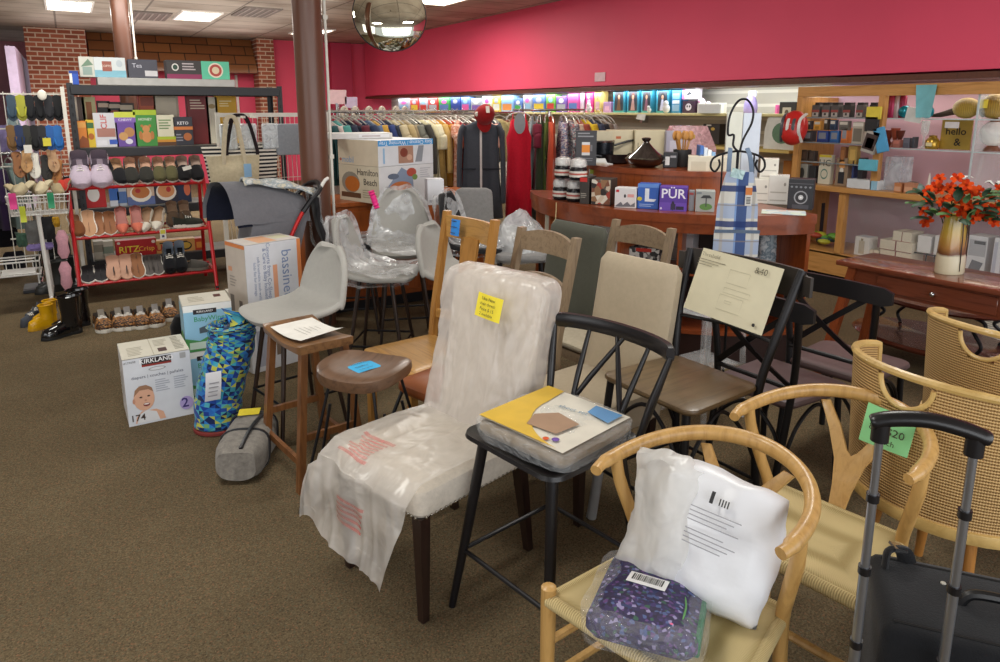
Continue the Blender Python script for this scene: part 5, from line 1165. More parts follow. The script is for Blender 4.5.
for px, lab, c, deco in [((66, 176, 80, 204), 'dark carton at the left end of the middle shelf', '#3a3436', [('f', 'r', .1, .3, .9, .6, '#6a5a54')]), ((82, 178, 104, 204), 'red biscuit carton with a round pale emblem on the middle shelf', '#b01a1c', [('f', 'o', .5, .45, .25, .25, '#d9d4cf'), ('f', 'r', .1, .72, .9, .92, '#7c1416')]),
  ((110, 176, 117, 204), 'white and blue canister box beside the red carton', '#c9cdd6', [('f', 'r', 0, .2, 1, .7, '#2f5fa8')]), ((118, 177, 125, 204), 'grey and blue canister box beside the white one', '#aeb4bd', [('f', 'r', 0, .1, 1, .5, '#4a6aa0')]),
  ((128, 176, 153, 205), 'cereal carton with a white bowl, left of two', '#c9b09a', [('f', 'r', 0, 0, 1, .3, '#5a6a9a'), ('f', 'o', .5, .4, .4, .3, '#e6ded0'), ('f', 'o', .5, .45, .33, .22, '#b5703a'), ('f', 'o', .4, .5, .1, .08, '#a82a2a')]),
  ((155, 175, 177, 204), 'dark cereal carton with a white bowl, right of two', '#2c2c3c', [('f', 'o', .5, .42, .42, .32, '#e0d8cc'), ('f', 'o', .5, .46, .35, .25, '#c98a5a'), ('f', 'o', .6, .5, .1, .1, '#b03030')]),
  ((179, 176, 190, 204), 'navy carton with orange fruit near the right post of the rack', '#25304a', [('f', 'o', .7, .5, .25, .25, '#c96a4a')])]:
    cY('cereal_box', lab, 'box', px, 7.55, z, c, deco, K, .1)
K = 'cartons on the lower shelf'
z = SH[0]
for px, lab, c, deco in [((95, 241, 103, 263), 'pale canister box at the left of the lower shelf', '#b5ad9c', [('f', 'r', 0, .4, 1, .8, '#8a8270')]), ((104, 241, 113, 263), 'second pale canister box on the lower shelf', '#c2baa8', [('f', 'r', 0, .3, 1, .7, '#7f8a78')]),
  ((117, 238, 156, 263), 'red cracker carton with yellow lettering on the lower shelf', '#b8171a', [('f', 't', .32, .42, .085, 'RITZ', '#f0d23c', 0, .02), ('f', 't', .75, .40, .065, 'Crisp', '#f0b43c', 0, .01), ('f', 'o', .93, .8, .05, .1, '#e9dcd0'), ('f', 'o', .08, .85, .04, .08, '#e0d0c0')]),
  ((157, 238, 195, 262), 'orange noodle carton with red lettering on the lower shelf', '#d9a25a', [('f', 't', .36, .42, .085, 'UDON', '#c0281e', 0, .015), ('f', 'o', .75, .45, .16, .35, '#2c2420'), ('f', 'o', .75, .48, .13, .25, '#d9b34a'), ('f', 'r', .1, .74, .8, .84, '#3a2418')]), ((196, 238, 203, 262), 'narrow red and orange carton at the right of the lower shelf', '#c0401f', [('f', 'r', .2, .2, .8, .7, '#e0903a')])]:
    cY('grocery_box', lab, 'box', px, 7.55, z, c, deco, K, .12)
# ================= far left: sandal display, basket stand =================
t = thing('slatwall_stand', 'white wire stand with rows of sandals at the far left', 'stand', (-.25, 7.55, 0))
b = B(); b.box((.24, 0, .92), (.03, .5, 1.84), GR); b.ob('end_panel', t)
b = B()
for i in range(8): b.box((-.28+.075*i, .05, 1.0), (.006, .006, 1.6), GR)
for z in (.5, .82, 1.15, 1.48, 1.78): b.box((-.02, .04, z), (.55, .01, .012), GR)
b.ob('wire_grid', t)
b = B(); b.box((0, .1, .02), (.5, .3, .03), STEEL); b.ob('base', t)
cols = [('#33506a', 'blue-grey'), ('#c9b44a', 'yellow trimmed'), ('#1c1c20', 'black'), ('#20262a', 'charcoal'), ('#b5885a', 'tan'), ('#17171a', 'jet black')]
def fname(row, i): return ('upper', 'middle')[row]
for row, (py, n, cc) in enumerate(((108, 6, ['#3d5060', '#a9a83a', '#1b1c20', '#17171a', '#2a2a2e', '#141417']), (138, 7, ['#7a5a34', '#27365a', '#3a3a34', '#1a1a1c', '#2c2c30', '#2d62a8', '#2f70b8']))):
    for i in range(n):
        px = 12+ (46/(n-1))*i; p = WY(px, py, 7.42)
        shoe('flip_flop', f'{["first","second","third","fourth","fifth","sixth","seventh"][i]} flip-flop from the left in the {fname(row,i)} row of the sandal stand', tuple(p), (PI/2+.05, 0, .12*math.sin(i*2.3)), 'flipflop', cc[i], cc[i], cc[i], .23, 'flip-flops hung on the sandal stand')
for i, (px, py, c, l) in enumerate(((18, 165, '#8a5a34', 'brown sandal at the left of the lowest row of the sandal stand'), (27, 160, '#b58a5a', 'tan sandal second in the lowest row of the sandal stand'), (35, 166, '#d6d2c6', 'white jewelled sandal in the lowest row of the sandal stand'), (46, 168, '#262422', 'dark sandal in the lowest row of the sandal stand'), (53, 160, '#b58f6a', 'beige sandal near the red rack in the lowest row'), (57, 172, '#a8703c', 'orange brown sandal beside the red rack in the lowest row'))):
    p = WY(px, py, 7.4); shoe('sandal', l, tuple(p), (PI/2-.3, .2*math.sin(i*3), .3*math.cos(i*2)), 'sandal', c, c, c, .24, 'sandals in the lowest row of the stand')
b = B(); p = WY(42, 95, 7.36); b.ball((0, 0, 0), .035, mat('#e2ddcf'), (1, .3, 1.3)); tag(b.ob('round_tag', None, p), 'round white tag hanging among the black flip-flops', 'tag')
for px, py, c, l in ((28, 149, '#dcd9cf', 'white square tag below the blue flip-flops'), (47, 142, '#d6c93a', 'yellow tag below the black flip-flops')):
    b = B(); p = WY(px, py, 7.34); b.box((0, 0, 0), (.06, .003, .07), mat(c)); tag(b.ob('paper_tag', None, p), l, 'tag')
# rolling basket stand
bs = WY(40, 196, 6.9)
t = thing('basket_stand', 'white wire basket of slippers on a rolling stand at the left', 'stand', (bs.x-.01, 6.95, 0)); WT = mat('#dedcd6', .4)
b = B(); w_, d_ = .44, .30
for z, k in ((.96, 1.), (.90, .97), (.80, .9)):
    b.tube([(-w_/2*k, -d_/2*k, z), (w_/2*k, -d_/2*k, z), (w_/2*k, d_/2*k, z), (-w_/2*k, d_/2*k, z)], .006 if z > .9 else .004, WT, 6, closed=True)
for i in range(13):
    x = -w_/2+w_*i/12
    for s in (-1, 1): b.tube([(x, s*d_/2, .96), (x*.9, s*d_/2*.9, .80)], .0035, WT, 5)
for i in range(7):
    y = -d_/2+d_*i/6
    for s in (-1, 1): b.tube([(s*w_/2, y, .96), (s*w_/2*.9, y*.9, .80)], .0035, WT, 5)
    b.tube([(-w_/2*.9, y*.9, .80), (w_/2*.9, y*.9, .80)], .0035, WT, 5)
b.ob('wire_basket', t)
for x, y in ((-.02, -.1), (-.02, .3)): b = B(); b.tube([(x, y, .80), (x+.02, y, .1)], .016, WT, 8); b.ob('leg', t)
b = B(); b.tube([(0, -.25, .09), (0, .35, .09)], .015, WT, 8); b.ob('foot_bar', t)
for y in (-.24, .34): b = B(); b.cyl((-.014, y, .035), (.014, y, .035), .035, BLK()); b.box((0, y, .08), (.02, .03, .05), CH()); b.ob('caster', t)
b = B(); b.box((-.20, -.05, .33), (.24, .22, .01), WT)
b.tube([(-.32, -.16, .33), (-.08, -.16, .33), (-.08, -.16, .45), (-.32, -.16, .45)], .006, WT, 6, closed=True); b.ob('lower_tray', t)
SL = ['#a89878', '#b5a888', '#8a7a5c', '#c2b596', '#9c8c6c', '#b03428']
for i in range(6):
    x = -.17+.07*i; shoe('slipper', ('fuzzy beige', 'pale beige', 'olive beige', 'cream', 'taupe', 'red strapped')[i]+' slipper piled in the white wire basket', (bs.x+x, 6.93+.04*math.sin(i*4), .985+.02*(i % 2)), (.5, .3*math.sin(i*2), .6*math.cos(i*3)), 'mule', SL[i], '#8f8468', SL[i], .22, 'slippers in the wire basket')
for px, py, c, w2, l in ((13, 202, '#e6418f', .05, 'hot pink paper tag hanging at the left of the wire basket'), (51, 201, '#2f9a6a', .045, 'green paper tag on the front of the wire basket'), (23, 215, '#c9d13a', .04, 'yellow-green ribbon hanging below the wire basket')):
    b = B(); p = WY(px, py, 6.74); b.sheet(lambda u, v: ((u-.5)*w2, .006*math.sin(v*5), -.06+.13*v), 3, 6, mat(c), .002); tag(b.ob('paper_tag', None, p), l, 'tag')
# dark bags and bundles crowding the floor and rail at the far left
for i, (px, py, dd, c, w2, h2, l) in enumerate(((6, 186, 6.9, '#2c1a4a', .20, .34, 'deep purple bag hanging at the left edge beside the sandal stand'), (4, 232, 6.7, '#17161c', .22, .30, 'black bag hanging at the left edge below the purple bag'), (15, 262, 6.9, '#24242a', .20, .22, 'charcoal bag low at the left edge near the stand wheels'), (27, 178, 6.95, '#5a3a24', .12, .16, 'brown bundle behind the wire basket at its left'), (46, 264, 7.3, '#1d1f22', .24, .22, 'black bundle behind the stand leg'), (6, 140, 7.3, '#8f84b0', .16, .3, 'lilac bag at the left edge beside the blue flip-flops'), (14, 128, 7.35, '#9fb5b8', .12, .2, 'pale blue bag hanging left of the blue flip-flops'), (55, 250, 7.6, '#2a2a2a', .3, .3, 'dark bundle between the stand and the red rack'))):
    b = B(); b.sheet(lambda u, v: ((u-.5)*w2*(1-.3*abs(2*v-1)**3), -.05*math.sin(PI*u)*math.sin(PI*v)+noise.noise(V((u*4, v*4, i*3)))*.03, (v-.5)*h2), 12, 12, fabric(c, .4, 60), .06); tag(b.ob('hanging_bag', None, PD(px, py, dd)), l, 'bag')
t = thing('wire_cart', 'low white wire cart with black wheels at the far left behind the basket', 'cart', tuple(G(18, 292, 0))); 
b = B()
for z in (.18, .30): b.tube([(-.2, -.15, z), (.2, -.15, z), (.2, .15, z), (-.2, .15, z)], .008, WT, 6, closed=True)
for i in range(9): b.tube([(-.2+.05*i, -.15, .18), (-.2+.05*i, -.15, .30)], .004, WT, 5); b.tube([(-.2+.05*i, -.15, .18), (-.2+.05*i, .15, .18)], .004, WT, 5)
b.ob('basket', t)
for x in (-.18, .18):
    for y in (-.13, .13): b = B(); b.tube([(x, y, .05), (x, y, .18)], .008, WT, 6); b.cyl((x-.012, y, .045), (x+.012, y, .045), .045, BLK()); b.ob('wheel', t)
# goods hung under the basket, seen through it
for i, (px, py, c, w2, h2, l) in enumerate(((48, 228, '#2a2a2c', .1, .2, 'dark knitted pouch hanging below the right of the basket'), (33, 232, '#6a6a68', .11, .2, 'grey mesh pouch hanging below the middle of the basket'), (40, 247, '#8878b0', .2, .06, 'lilac flat packet under the basket'), (56, 222, '#c99a2a', .06, .09, 'mustard pouch hanging beside the red rack post'), (22, 240, '#3f5a4a', .08, .12, 'dark green pouch hanging at the left under the basket'))):
    b = B(); b.sheet(lambda u, v: ((u-.5)*w2*(1-.25*abs(2*v-1)**3), -.03*math.sin(PI*u)*math.sin(PI*v)+noise.noise(V((u*4, v*4, i)))*.02, (v-.5)*h2), 10, 10, fabric(c, .4, 80), .03); tag(b.ob('hanging_pouch', None, WY(px, py, 7.12)), l, 'pouch')
RAILG = []
# clothes rail at the far left edge
t = thing('clothes_rail', 'low chrome clothes rail at the far left edge with purple garments', 'rack', (-.78, 7.9, 0))
b = B(); b.tube([(-.5, 0, 1.25), (.42, 0, 1.25)], .014, CH(), 8); b.ob('rail', t)
for x in (-.5, .42):
    b = B(); b.tube([(x, 0, 0.06), (x, 0, 1.25)], .014, CH(), 8); b.tube([(x, -.25, .06), (x, .25, .06)], .014, CH(), 8); b.ob('upright', t)
    for y in (-.25, .25): b = B(); b.cyl((x-.012, y, .03), (x+.012, y, .03), .03, BLK()); b.ob('caster', t)

for i, (x, c, nm) in enumerate(((-1.10, '#4a2a7c', 'purple'), (-.98, '#2f6a6a', 'teal'), (-.86, '#5a3a8a', 'violet'), (-.74, '#b5a4c9', 'lilac'), (-.62, '#3a2a4a', 'plum'), (-.5, '#8fa5a0', 'sage grey'))):
    RAILG.append((f'{nm} garment on the low rail at the far left edge', (x, 7.9+.01*math.sin(i*3), 1.265), PI/2+.3, c))
# ================= clothes on rails =================
def garment(label, loc, rz, body, length=.72, w=.42, sleeve=.5, strap=False, group=None, name='garment', cat='garment', flare=1., neck=.07, th=.055, wav=1., hang=True):
    """hangs in its local xz plane, hook of the hanger at the origin"""
    t = thing(name, label, cat, loc, rz, group); m = body if isinstance(body, bpy.types.Material) else fabric(body, .2, 150, .1)
    sh = -.10
    b = B(); rings = []
    prof = [(sh-.0, neck), (sh-.035, w*.36), (sh-.06, w*.47), (sh-.12, w*.46), (sh-.25, w*.44*(1+.0*flare)), (sh-length*.6, w*.45*(1+(flare-1)*.5)), (sh-length, w*.5*flare)] if not strap else [(sh-.02, w*.30), (sh-.14, w*.36), (sh-.22, w*.46), (sh-.4, w*.42), (sh-length*.65, w*.47*(1+(flare-1)*.5)), (sh-length, w*.5*flare)]
    for z, hw in prof:
        ring = []
        for j in range(22):
            a = 2*PI*j/22; q = V((hw*math.cos(a), th/2*math.sin(a)*(1+.4*(sh-z)/length), z+.02*math.cos(a)**2*(-1 if z > sh-.05 else 0)))
            k = min(1, max(0, (sh-.1-z)/.4))*wav; q.y += .022*k*math.sin(a*5+loc[0]*9)+.008*k*math.sin(a*9+loc[1]*7); ring.append(q)
        rings.append(ring)
    b.loft(rings, m); b.ob('cloth_body', t, ang=0)
    if sleeve:
        for s in (-1, 1): b = B(); b.tube(smooth_path([(s*w*.42, 0, sh-.055), (s*w*.53, -.005, sh-.16), (s*w*.57, -.01, sh-sleeve*.6), (s*w*.57, -.012, sh-sleeve)], 4), [.05]+[.055]*4+[.05]*8, m, 10, flat=.55); b.ob('sleeve', t, ang=0)
    if strap:
        for s in (-1, 1): b = B(); b.tube(smooth_path([(s*w*.22, 0, sh+.03), (s*w*.24, -.012, sh-.03), (s*w*.27, -.02, sh-.15)], 4), .017, m, 6, flat=.4); b.ob('shoulder_strap', t)
    if hang:
        hm = mat('#bdb9b0', .35, .4); b = B(); b.tube(smooth_path([(-w*.46, 0, sh-.035), (-.1, 0, sh+.02), (0, 0, sh+.045), (.1, 0, sh+.02), (w*.46, 0, sh-.035)], 4), .006, hm, 6)
        b.tube(smooth_path([(0, 0, sh+.045), (0, 0, -.025), (.018, 0, -.012), (.014, 0, .012), (-.004, 0, .014)], 4), .0028, CH(), 6); b.ob('hanger', t)
    return t
for l_, p_, r_, c_ in RAILG: garment(l_, p_, r_, c_, .6, .42, .35, False, 'garments on the low rail', 'blouse', 'top')
RY = 6.82; RZ = 1.625
t = thing('clothes_rack', 'long chrome clothes rack packed with tops behind the grill cartons', 'rack', (3.0, RY, 0))
b = B(); b.tube([(-.95, 0, RZ), (.95, 0, RZ)], .014, CH(), 8); b.ob('rail', t)
for x in (-.95, .95):
    b = B(); b.tube([(x, 0, .06), (x, 0, RZ+.05)], .016, CH(), 8); b.ob('upright', t)
    b = B(); b.tube([(x, -.28, .05), (x, .28, .05)], .016, CH(), 8); b.ob('foot', t)
TOPS = [('#24474a', 'dark teal'), ('#c9b9b4', 'pale pink'), ('#4a8a84', 'sea green'), ('#232a3c', 'navy'), ('#1f2433', 'midnight'), ('#5a2430', 'maroon'), ('#26304a', 'ink blue'), ('#5a6a84', 'slate blue'), ('#b0893a', 'mustard'), ('#2c3a6a', 'royal blue'),
        ('#3a3f4c', 'charcoal'), ('#b5a888', 'beige'), ('#a8956a', 'khaki'), ('#9a8a6c', 'tan'), ('#6f6f64', 'olive grey'), ('#3c3a34', 'dark olive'), ('#cfc6a0', 'cream'), ('#d6cfb0', 'ivory'), ('#c2a060', 'golden'), ('#b8842f', 'ochre'), ('#b04a28', 'rust'), ('#a82f24', 'brick red'), ('#8f2a34', 'crimson'), ('#3a2826', 'dark brown'), ('#7c746c', 'stone grey'), ('#4a342c', 'chocolate'), ('#d0c494', 'pale yellow')]
tops = []
for i, (c, nm) in enumerate(TOPS):
    x = 2.10+.066*i; prev = TOPS[i-1][1] if i else 'rail end'; nx = TOPS[i+1][1] if i+1 < len(TOPS) else 'white blouse'
    garment(f'{nm} top on the long rack, between {prev} and {nx}', (x, RY+.012*math.sin(i*5), RZ+.014), PI/2+.42+.1*math.sin(i*2.1), fabric(c, .2, 150, .1), .62+.1*abs(math.sin(i*1.7)), .44, .3+.25*((i*7) % 3 == 0), False, 'tops on the long rack', 'blouse', 'top')
garment('white short sleeved blouse near the right end of the long rack', (3.86, RY-.02, RZ+.014), PI/2+.2, '#d9d0bc', .62, .42, .3, False, 'tops on the long rack', 'blouse', 'top')
garment('peach pink blouse at the right end of the long rack, beside the dark dress', (3.93, RY-.05, RZ+.014), PI/2+.1, '#d9a494', .70, .42, .3, False, 'tops on the long rack', 'blouse', 'top')
p = PD(457, 118, 7.55); garment('coral lace long dress hanging at the left of the dark dress', (p.x, p.y, 1.64), 1.0, multi(['#d9a08a', '#c97f62', '#e0b8a4', '#cf8f74'], 60), 1.12, .36, .25, False, None, 'hanging_dress', 'dress')
p = PD(452, 118, 7.75); garment('cream and black banded top left of the coral dress', (p.x, p.y, 1.64), 1.0, stripes('#cfc08a', '#1c1a18', 6, 2, .85, .72), .86, .4, .45, False, None, 'blouse', 'top')
# dresses facing the camera at the rack ends
def face_cam(p): return math.atan2(p.x, -p.y)*0+FACE(-p.x, -p.y)
p = PD(481, 121, 7.3); t = garment('dark slate long sleeved dress with white placket and red cap above', (p.x, p.y, 1.645), FACE(-.52, -.85), '#454850', 1.02, .40, .86, False, None, 'hanging_dress', 'dress', 1.15, .06, .1, 1.3)
b = B(); b.box((.0, -.075, -.62), (.022, .012, .98), mat('#cfc6c4', .7)); o = b.ob('placket', t)
b = B(); b.tube([(-.2, -.06, -.60), (0, -.075, -.60), (.2, -.06, -.60)], .006, fabric('#23262e'), 6); b.ob('waist_seam', t)
q = p+V((-.03, -.12, .03)); t = thing('baseball_cap', 'red cap with white panel hung over the dark dress', 'cap', (q.x, q.y, 1.59), FACE(-.3, -.95)); CAPR = fabric('#8f1a1c', .2)
b = B(); b.lathe([(.098, -.03), (.1, .02), (.085, .075), (.05, .11), (.004, .122)], CAPR, 20); o = b.ob('crown', t, rot=(RD(62), 0, RD(14)))
b = B(); b.sheet(lambda u, v: (.085*math.cos(PI*(.1+.8*u))*(1+.0*v), -.06-.11*v*math.sin(PI*(.1+.8*u)), -.01-.02*v), 14, 6, CAPR, .006); b.ob('brim', t, rot=(RD(75), 0, RD(14)))
b = B(); b.box((0, 0, 0), (.035, .01, .07), mat('#ded8cc')); b.ob('white_panel', t, (.01, -.112, .055), (RD(-20), 0, 0))
b = B(); b.ball((-.085, -.05, .01), .024, mat('#d9d2c4'), (1, .5, 1)); b.ob('round_badge', t)
p = PD(519, 120, 7.6); garment('bright red sleeveless maxi dress facing the front on the round rack', (p.x, p.y, 1.67), FACE(-.42, -.9), '#c2182f', 1.16, .30, 0, True, None, 'hanging_dress', 'dress', .98, .06, .09)
t = [o for o in bpy.data.objects if o.name.startswith('hanging_dress') and 'bright red' in o.get('label', '')][0]
b = B(); b.poly([(.062*math.cos(a), -.05-.012*abs(math.sin(a)), -.17+.11*math.sin(a)) for a in (2*PI*i/20 for i in range(20))], mat('#8f9296', .8)); b.ob('neck_scoop', t)
RR = PD(549, 120, 8.05)
t = thing('round_rack', 'round chrome clothes rack of dresses left of the red counter', 'rack', (RR.x, RR.y, 0))
b = B(); b.tube([(.40*math.cos(a), .40*math.sin(a), 1.64) for a in (2*PI*i/36 for i in range(36))], .012, CH(), 8, closed=True); b.ob('ring', t)
b = B(); b.tube([(0, 0, .05), (0, 0, 1.64)], .018, CH(), 8); b.ob('post', t)
for k in range(3): b = B(); a = k*2.094; b.tube([(0, 0, 1.64), (.40*math.cos(a), .40*math.sin(a), 1.64)], .009, CH(), 6); b.tube([(0, 0, .05), (.4*math.cos(a), .4*math.sin(a), .03)], .014, CH(), 6); b.ob('spoke', t)
RD_ = [('#8a9296', 'pale grey', 'dress', 1.1, 1), ('#6a1f30', 'burgundy', 'top', .75, 0), ('#5c6a34', 'moss green', 'dress', 1.05, 1), ('#2f3a26', 'dark green', 'dress', 1.1, 1), ('#b0442a', 'red orange', 'dress', 1.1, 1), (0, 'chevron patterned', 'dress', 1.1, 1), (1, 'grey floral', 'dress', 1.05, 0), ('#d3b9a2', 'blush', 'top', .62, 0), ('#9c4a3a', 'terracotta', 'top', .8, 0), ('#d0ae2c', 'mustard yellow', 'top', .8, 0), ('#3c4254', 'blue grey', 'top', .7, 0), ('#2a2a30', 'black', 'top', .7, 0), ('#7a6a5c', 'taupe', 'top', .7, 0), ('#a8a29a', 'silver grey', 'top', .75, 0)]
CHEV = multi(['#7a5a74', '#a89aa0', '#5a4a66', '#c2b4ae', '#6a7a94'], 46, 'voro', .8, (1, 1, 2.5)); FLOR = multi(['#8f8f94', '#5a5a62', '#b5b2ae', '#74707a', '#9c5a5a'], 60)
pxs = [534, 540, 546, 540, 551, 563, 569, 572, 577, 584, 590, 594, 598, 601]
for i, (c, nm, kind, ln, st) in enumerate(RD_):
    a = RD(232+(-1)*0+ (i-3)*16.5) if i < 12 else RD(380+(i-12)*17); m_ = CHEV if c == 0 else FLOR if c == 1 else c
    d0 = 7.68+.03*abs(i-5); p = PD(pxs[i], 120, d0)
    garment(f'{nm} {kind} on the round rack, {"left part" if i < 4 else "middle part" if i < 7 else "right part"}', (p.x, p.y, 1.64), .65+.12*i, m_, ln, .34, 0 if st else .3, bool(st), 'clothes on the round rack', {'top': 'blouse', 'dress': 'hanging_dress'}[kind], kind, 1.0, .06, .07)
# white price dividers and hangers row on a rail behind, with folded hats
t = thing('clothes_rack', 'second chrome clothes rack farther back, its white size rings showing', 'rack', (4.2, 8.7, 0))
b = B(); b.tube([(-1.3, 0, 1.60), (1.5, 0, 1.60)], .014, CH(), 8); b.ob('rail', t)
for x in (-1.3, 1.5): b = B(); b.tube([(x, 0, .05), (x, 0, 1.72)], .016, CH(), 8); b.tube([(x, -.28, .05), (x, .28, .05)], .016, CH(), 8); b.ob('upright', t)
BK = [('#b5a894', 'beige'), ('#7c8a94', 'steel'), ('#a8584a', 'clay'), ('#c2bdb2', 'chalk'), ('#4a4a52', 'graphite'), ('#8a9a84', 'sage'), ('#c9a4a4', 'rose'), ('#5a6a84', 'denim'), ('#d0c9b4', 'linen'), ('#6a4a3a', 'umber'), ('#9c94a8', 'lilac'), ('#3a4a5a', 'petrol'), ('#c2b07c', 'straw'), ('#84503c', 'copper')]
for i, (c, nm) in enumerate(BK): garment(f'{nm} top on the back rail, beside the {BK[i-1][1] if i else "end post"} one', (3.0+.19*i, 8.7, 1.614), PI/2+.3, c, .6, .44, .3, False, 'tops on the back rail', 'blouse', 'top')
for i, px in enumerate((347, 358, 372, 385, 399, 408)):
    p = WY(px, 111, 8.6); b = B(); b.lathe([(.03, -.012), (.085, -.012), (.09, 0), (.085, .012), (.03, .012)], mat('#d6cdbb', .6), 20, caps=False); o = b.ob('size_ring', None, (p.x, 8.7, 1.60), (PI/2, 0, PI/2-.9)); tag(o, f'{["leftmost","second","third","fourth","fifth","rightmost"][i]} white size ring from the left on the back clothes rail', 'divider', 'white size rings on the back rail')
# grey signs and grid on the wall end, behind
for i, (px0, py0, px1, py1, l) in enumerate(((330, 90, 346, 104, 'pale pink-grey square panel on the back wall by the column'), (345, 97, 357, 108, 'small lilac panel right of the pale one by the back wall'))):
    x, w_, z0, h_ = boxY(px0, py0, px1, py1, 12.5); b = B(); b.box((0, 0, h_/2), (w_, .02, h_), mat('#c9a9ac' if i == 0 else '#b5a4bb')); b.box((0, 0, -.9), (.03, .02, 1.8), CH()); tag(b.ob('sign_panel', None, (x, 12.5, z0)), l, 'sign')
t = thing('grid_rack', 'chrome grid-topped rack far back below the dark red corner', 'rack', (5.2, 12.4, 0)); b = B()
for i in range(7): b.tube([(-.6+.2*i, 0, 0), (-.6+.2*i, 0, 1.62)], .01, CH(), 6)
for z in (.6, 1.1, 1.62): b.tube([(-.6, 0, z), (.6, 0, z)], .01, CH(), 6)
b.ob('wire_grid', t)
# ================= wooden cabinet with grill cartons =================
ORW = wood('#a0521f', '#7c3c14', .35, (24, 24, 2.2)); 
t = thing('wooden_cabinet', 'orange brown wooden cabinet behind the shell stools, cartons on its top', 'cabinet', (2.35, 5.66, 0))
b = B(); b.box((0, 0, .49), (1.5, .55, .78), ORW); b.ob('carcass', t)
b = B(); b.box((0, -.0, .90), (1.56, .6, .035), ORW, bev=.004); b.ob('top', t)
b = B(); b.box((0, .02, .05), (1.44, .48, .1), BLK()); b.ob('kick', t)
for i in range(3): b = B(); b.box((-.5+.5*i, -.279, .49), (.47, .018, .70), ORW, bev=.003); b.ob('door', t)
ca = RD(21.4+45); bx = PD(378, 150, 5.42); e1 = V((math.cos(RD(-21.4)), math.sin(RD(-21.4)), 0))
def cornerbox(z, w, d, h, c, deco, lab, name='grill_box', k=0.):
    # corner towards the camera; front face goes right, left face goes left
    rz = RD(-21.4+38); u = V((math.cos(rz), math.sin(rz), 0)); pos = V((bx.x, bx.y, z))+u*(w/2)+V((0, k, 0))
    return carton(name, lab, 'box', pos, rz, w, d, h, c, deco, None)
Z1 = .919
cornerbox(Z1, .57, .52, .29, '#d3d3d4', [('f', 'p', [(.02, .2), (.4, .95), (.6, .75), (.62, .2)], '#7f8da3'), ('f', 'o', .25, .72, .1, .08, '#5f6a7c'), ('f', 'o', .38, .4, .2, .17, '#b5683a'), ('f', 'p', [(.02, .2), (.6, .2), (.58, .3), (.1, .25)], '#4a5262'), ('f', 'o', .58, .8, .09, .12, '#a84a3a'), ('f', 'o', .64, .66, .05, .08, '#6f8a4a'), ('f', 'o', .88, .5, .05, .07, '#c9892f'), ('f', 'o', .88, .25, .05, .07, '#4a4a52'), ('f', 'L', .74, .6, .95, .9, 5, '#b3b3b8'),
    ('l', 'r', 0, 0, 1, 1, '#cabfa8'), ('l', 'o', .30, .52, .23, .3, '#8a8478'), ('l', 'o', .34, .48, .19, .22, '#b5641f'), ('l', 'r', .05, .1, .55, .24, '#5a3a24'), ('l', 't', .73, .82, .072, 'Hamilton', '#2f2823', 0, .008), ('l', 't', .79, .56, .072, 'Beach', '#2f2823', 0, .008), ('l', 'L', .6, .1, .95, .35, 4, '#a0967f')], 'grill carton with a roast picture, lower of the two behind the stools')
cornerbox(Z1+.292, .57, .52, .20, '#d6d8dc', [('f', 'r', 0, .78, 1, 1, '#4a9ad6'), ('f', 't', .5, .885, .045, 'Easy Cleanup / Warming Tray', '#e9f0f6', PI), ('f', 'r', .35, .08, .62, .76, '#a8806c'), ('f', 'o', .45, .5, .07, .18, '#7c3a2c'), ('f', 'o', .55, .3, .05, .12, '#c9a08a'), ('f', 'r', .08, .1, .11, .7, '#8fb5d6'), ('f', 'p', [(.65, .1), (.78, .1), (.82, .75), (.72, .75)], '#8a8f96'),
    ('l', 'r', 0, 0, 1, 1, '#cbbda6'), ('l', 't', .25, .2, .07, 'mobil', '#7f9ec0', 0, .008), ('l', 'o', .06, .2, .03, .06, '#a8584a')], 'beige and white carton with blue upside-down banner, upper grill carton')
p = PD(362, 138, 5.75); carton('flat_box', 'flat white carton lying behind the upper grill carton', 'box', (p.x, p.y+.0, Z1+.292+.201), RD(-10), .5, .3, .045, '#dcdad6', [('f', 'r', .45, .2, .95, .8, '#e9e9ea'), ('f', 'r', .5, .4, .8, .6, '#b5a4a4')], None)
p = PD(443, 205, 5.3); carton('small_box', 'small white carton right of the grill cartons on the wooden cabinet', 'box', (p.x, p.y+.12, Z1), RD(-15), .13, .12, .2, '#d6d6da', [('f', 'r', .1, .1, .9, .2, '#a9a9b0')], None)
# ================= round cherry counter =================
CHY = wood('#8a4322', '#6a2e14', .28, (6, 6, 6), 1., .3); CHYV = wood('#9a4f26', '#763818', .3, (26, 26, 2.4)); CHD = mat('#2c100a', .5)
BC = V((4.3, 4.0, 0))
def arcsolid(b, r0, r1, a0, a1, z0, z1, m, n=40):
    rings = []
    for i in range(n+1):
        a = a0+(a1-a0)*i/n; c, s = math.cos(a), math.sin(a)
        rings.append([V((r*c, r*s, z)) for r, z in ((r0, z0), (r1, z0), (r1, z1), (r0, z1))])
    b.loft(rings, m)
A0, A1 = RD(146), RD(256)
t = thing('round_counter', 'curved cherry wood counter with open cubbies and small appliances on top', 'counter', BC)
b = B(); arcsolid(b, .74, 1.35, A0, A1, .94, 1.0, CHY); arcsolid(b, 1.30, 1.34, A0, A1, .875, .94, CHY); b.ob('counter_top', t)
b = B(); arcsolid(b, .78, 1.30, A0, A1, .59, .615, CHY); arcsolid(b, .78, 1.30, A0, A1, .2, .225, CHY); b.ob('shelf', t)
b = B(); arcsolid(b, .76, .79, A0, A1, .05, .94, CHD); b.ob('back_panel', t)
b = B(); arcsolid(b, .78, 1.26, A0, A1, 0, .2, CHD); b.ob('plinth', t)
for k, ad in enumerate((146.3, 168.5, 183.5, 201, 219, 238, 255.7)):
    a = RD(ad); b = B(); mt = Rz(a); b.box(mt @ V((1.045, 0, .575)), (.51, .028, .73), CHYV, mt); b.ob('divider', t)
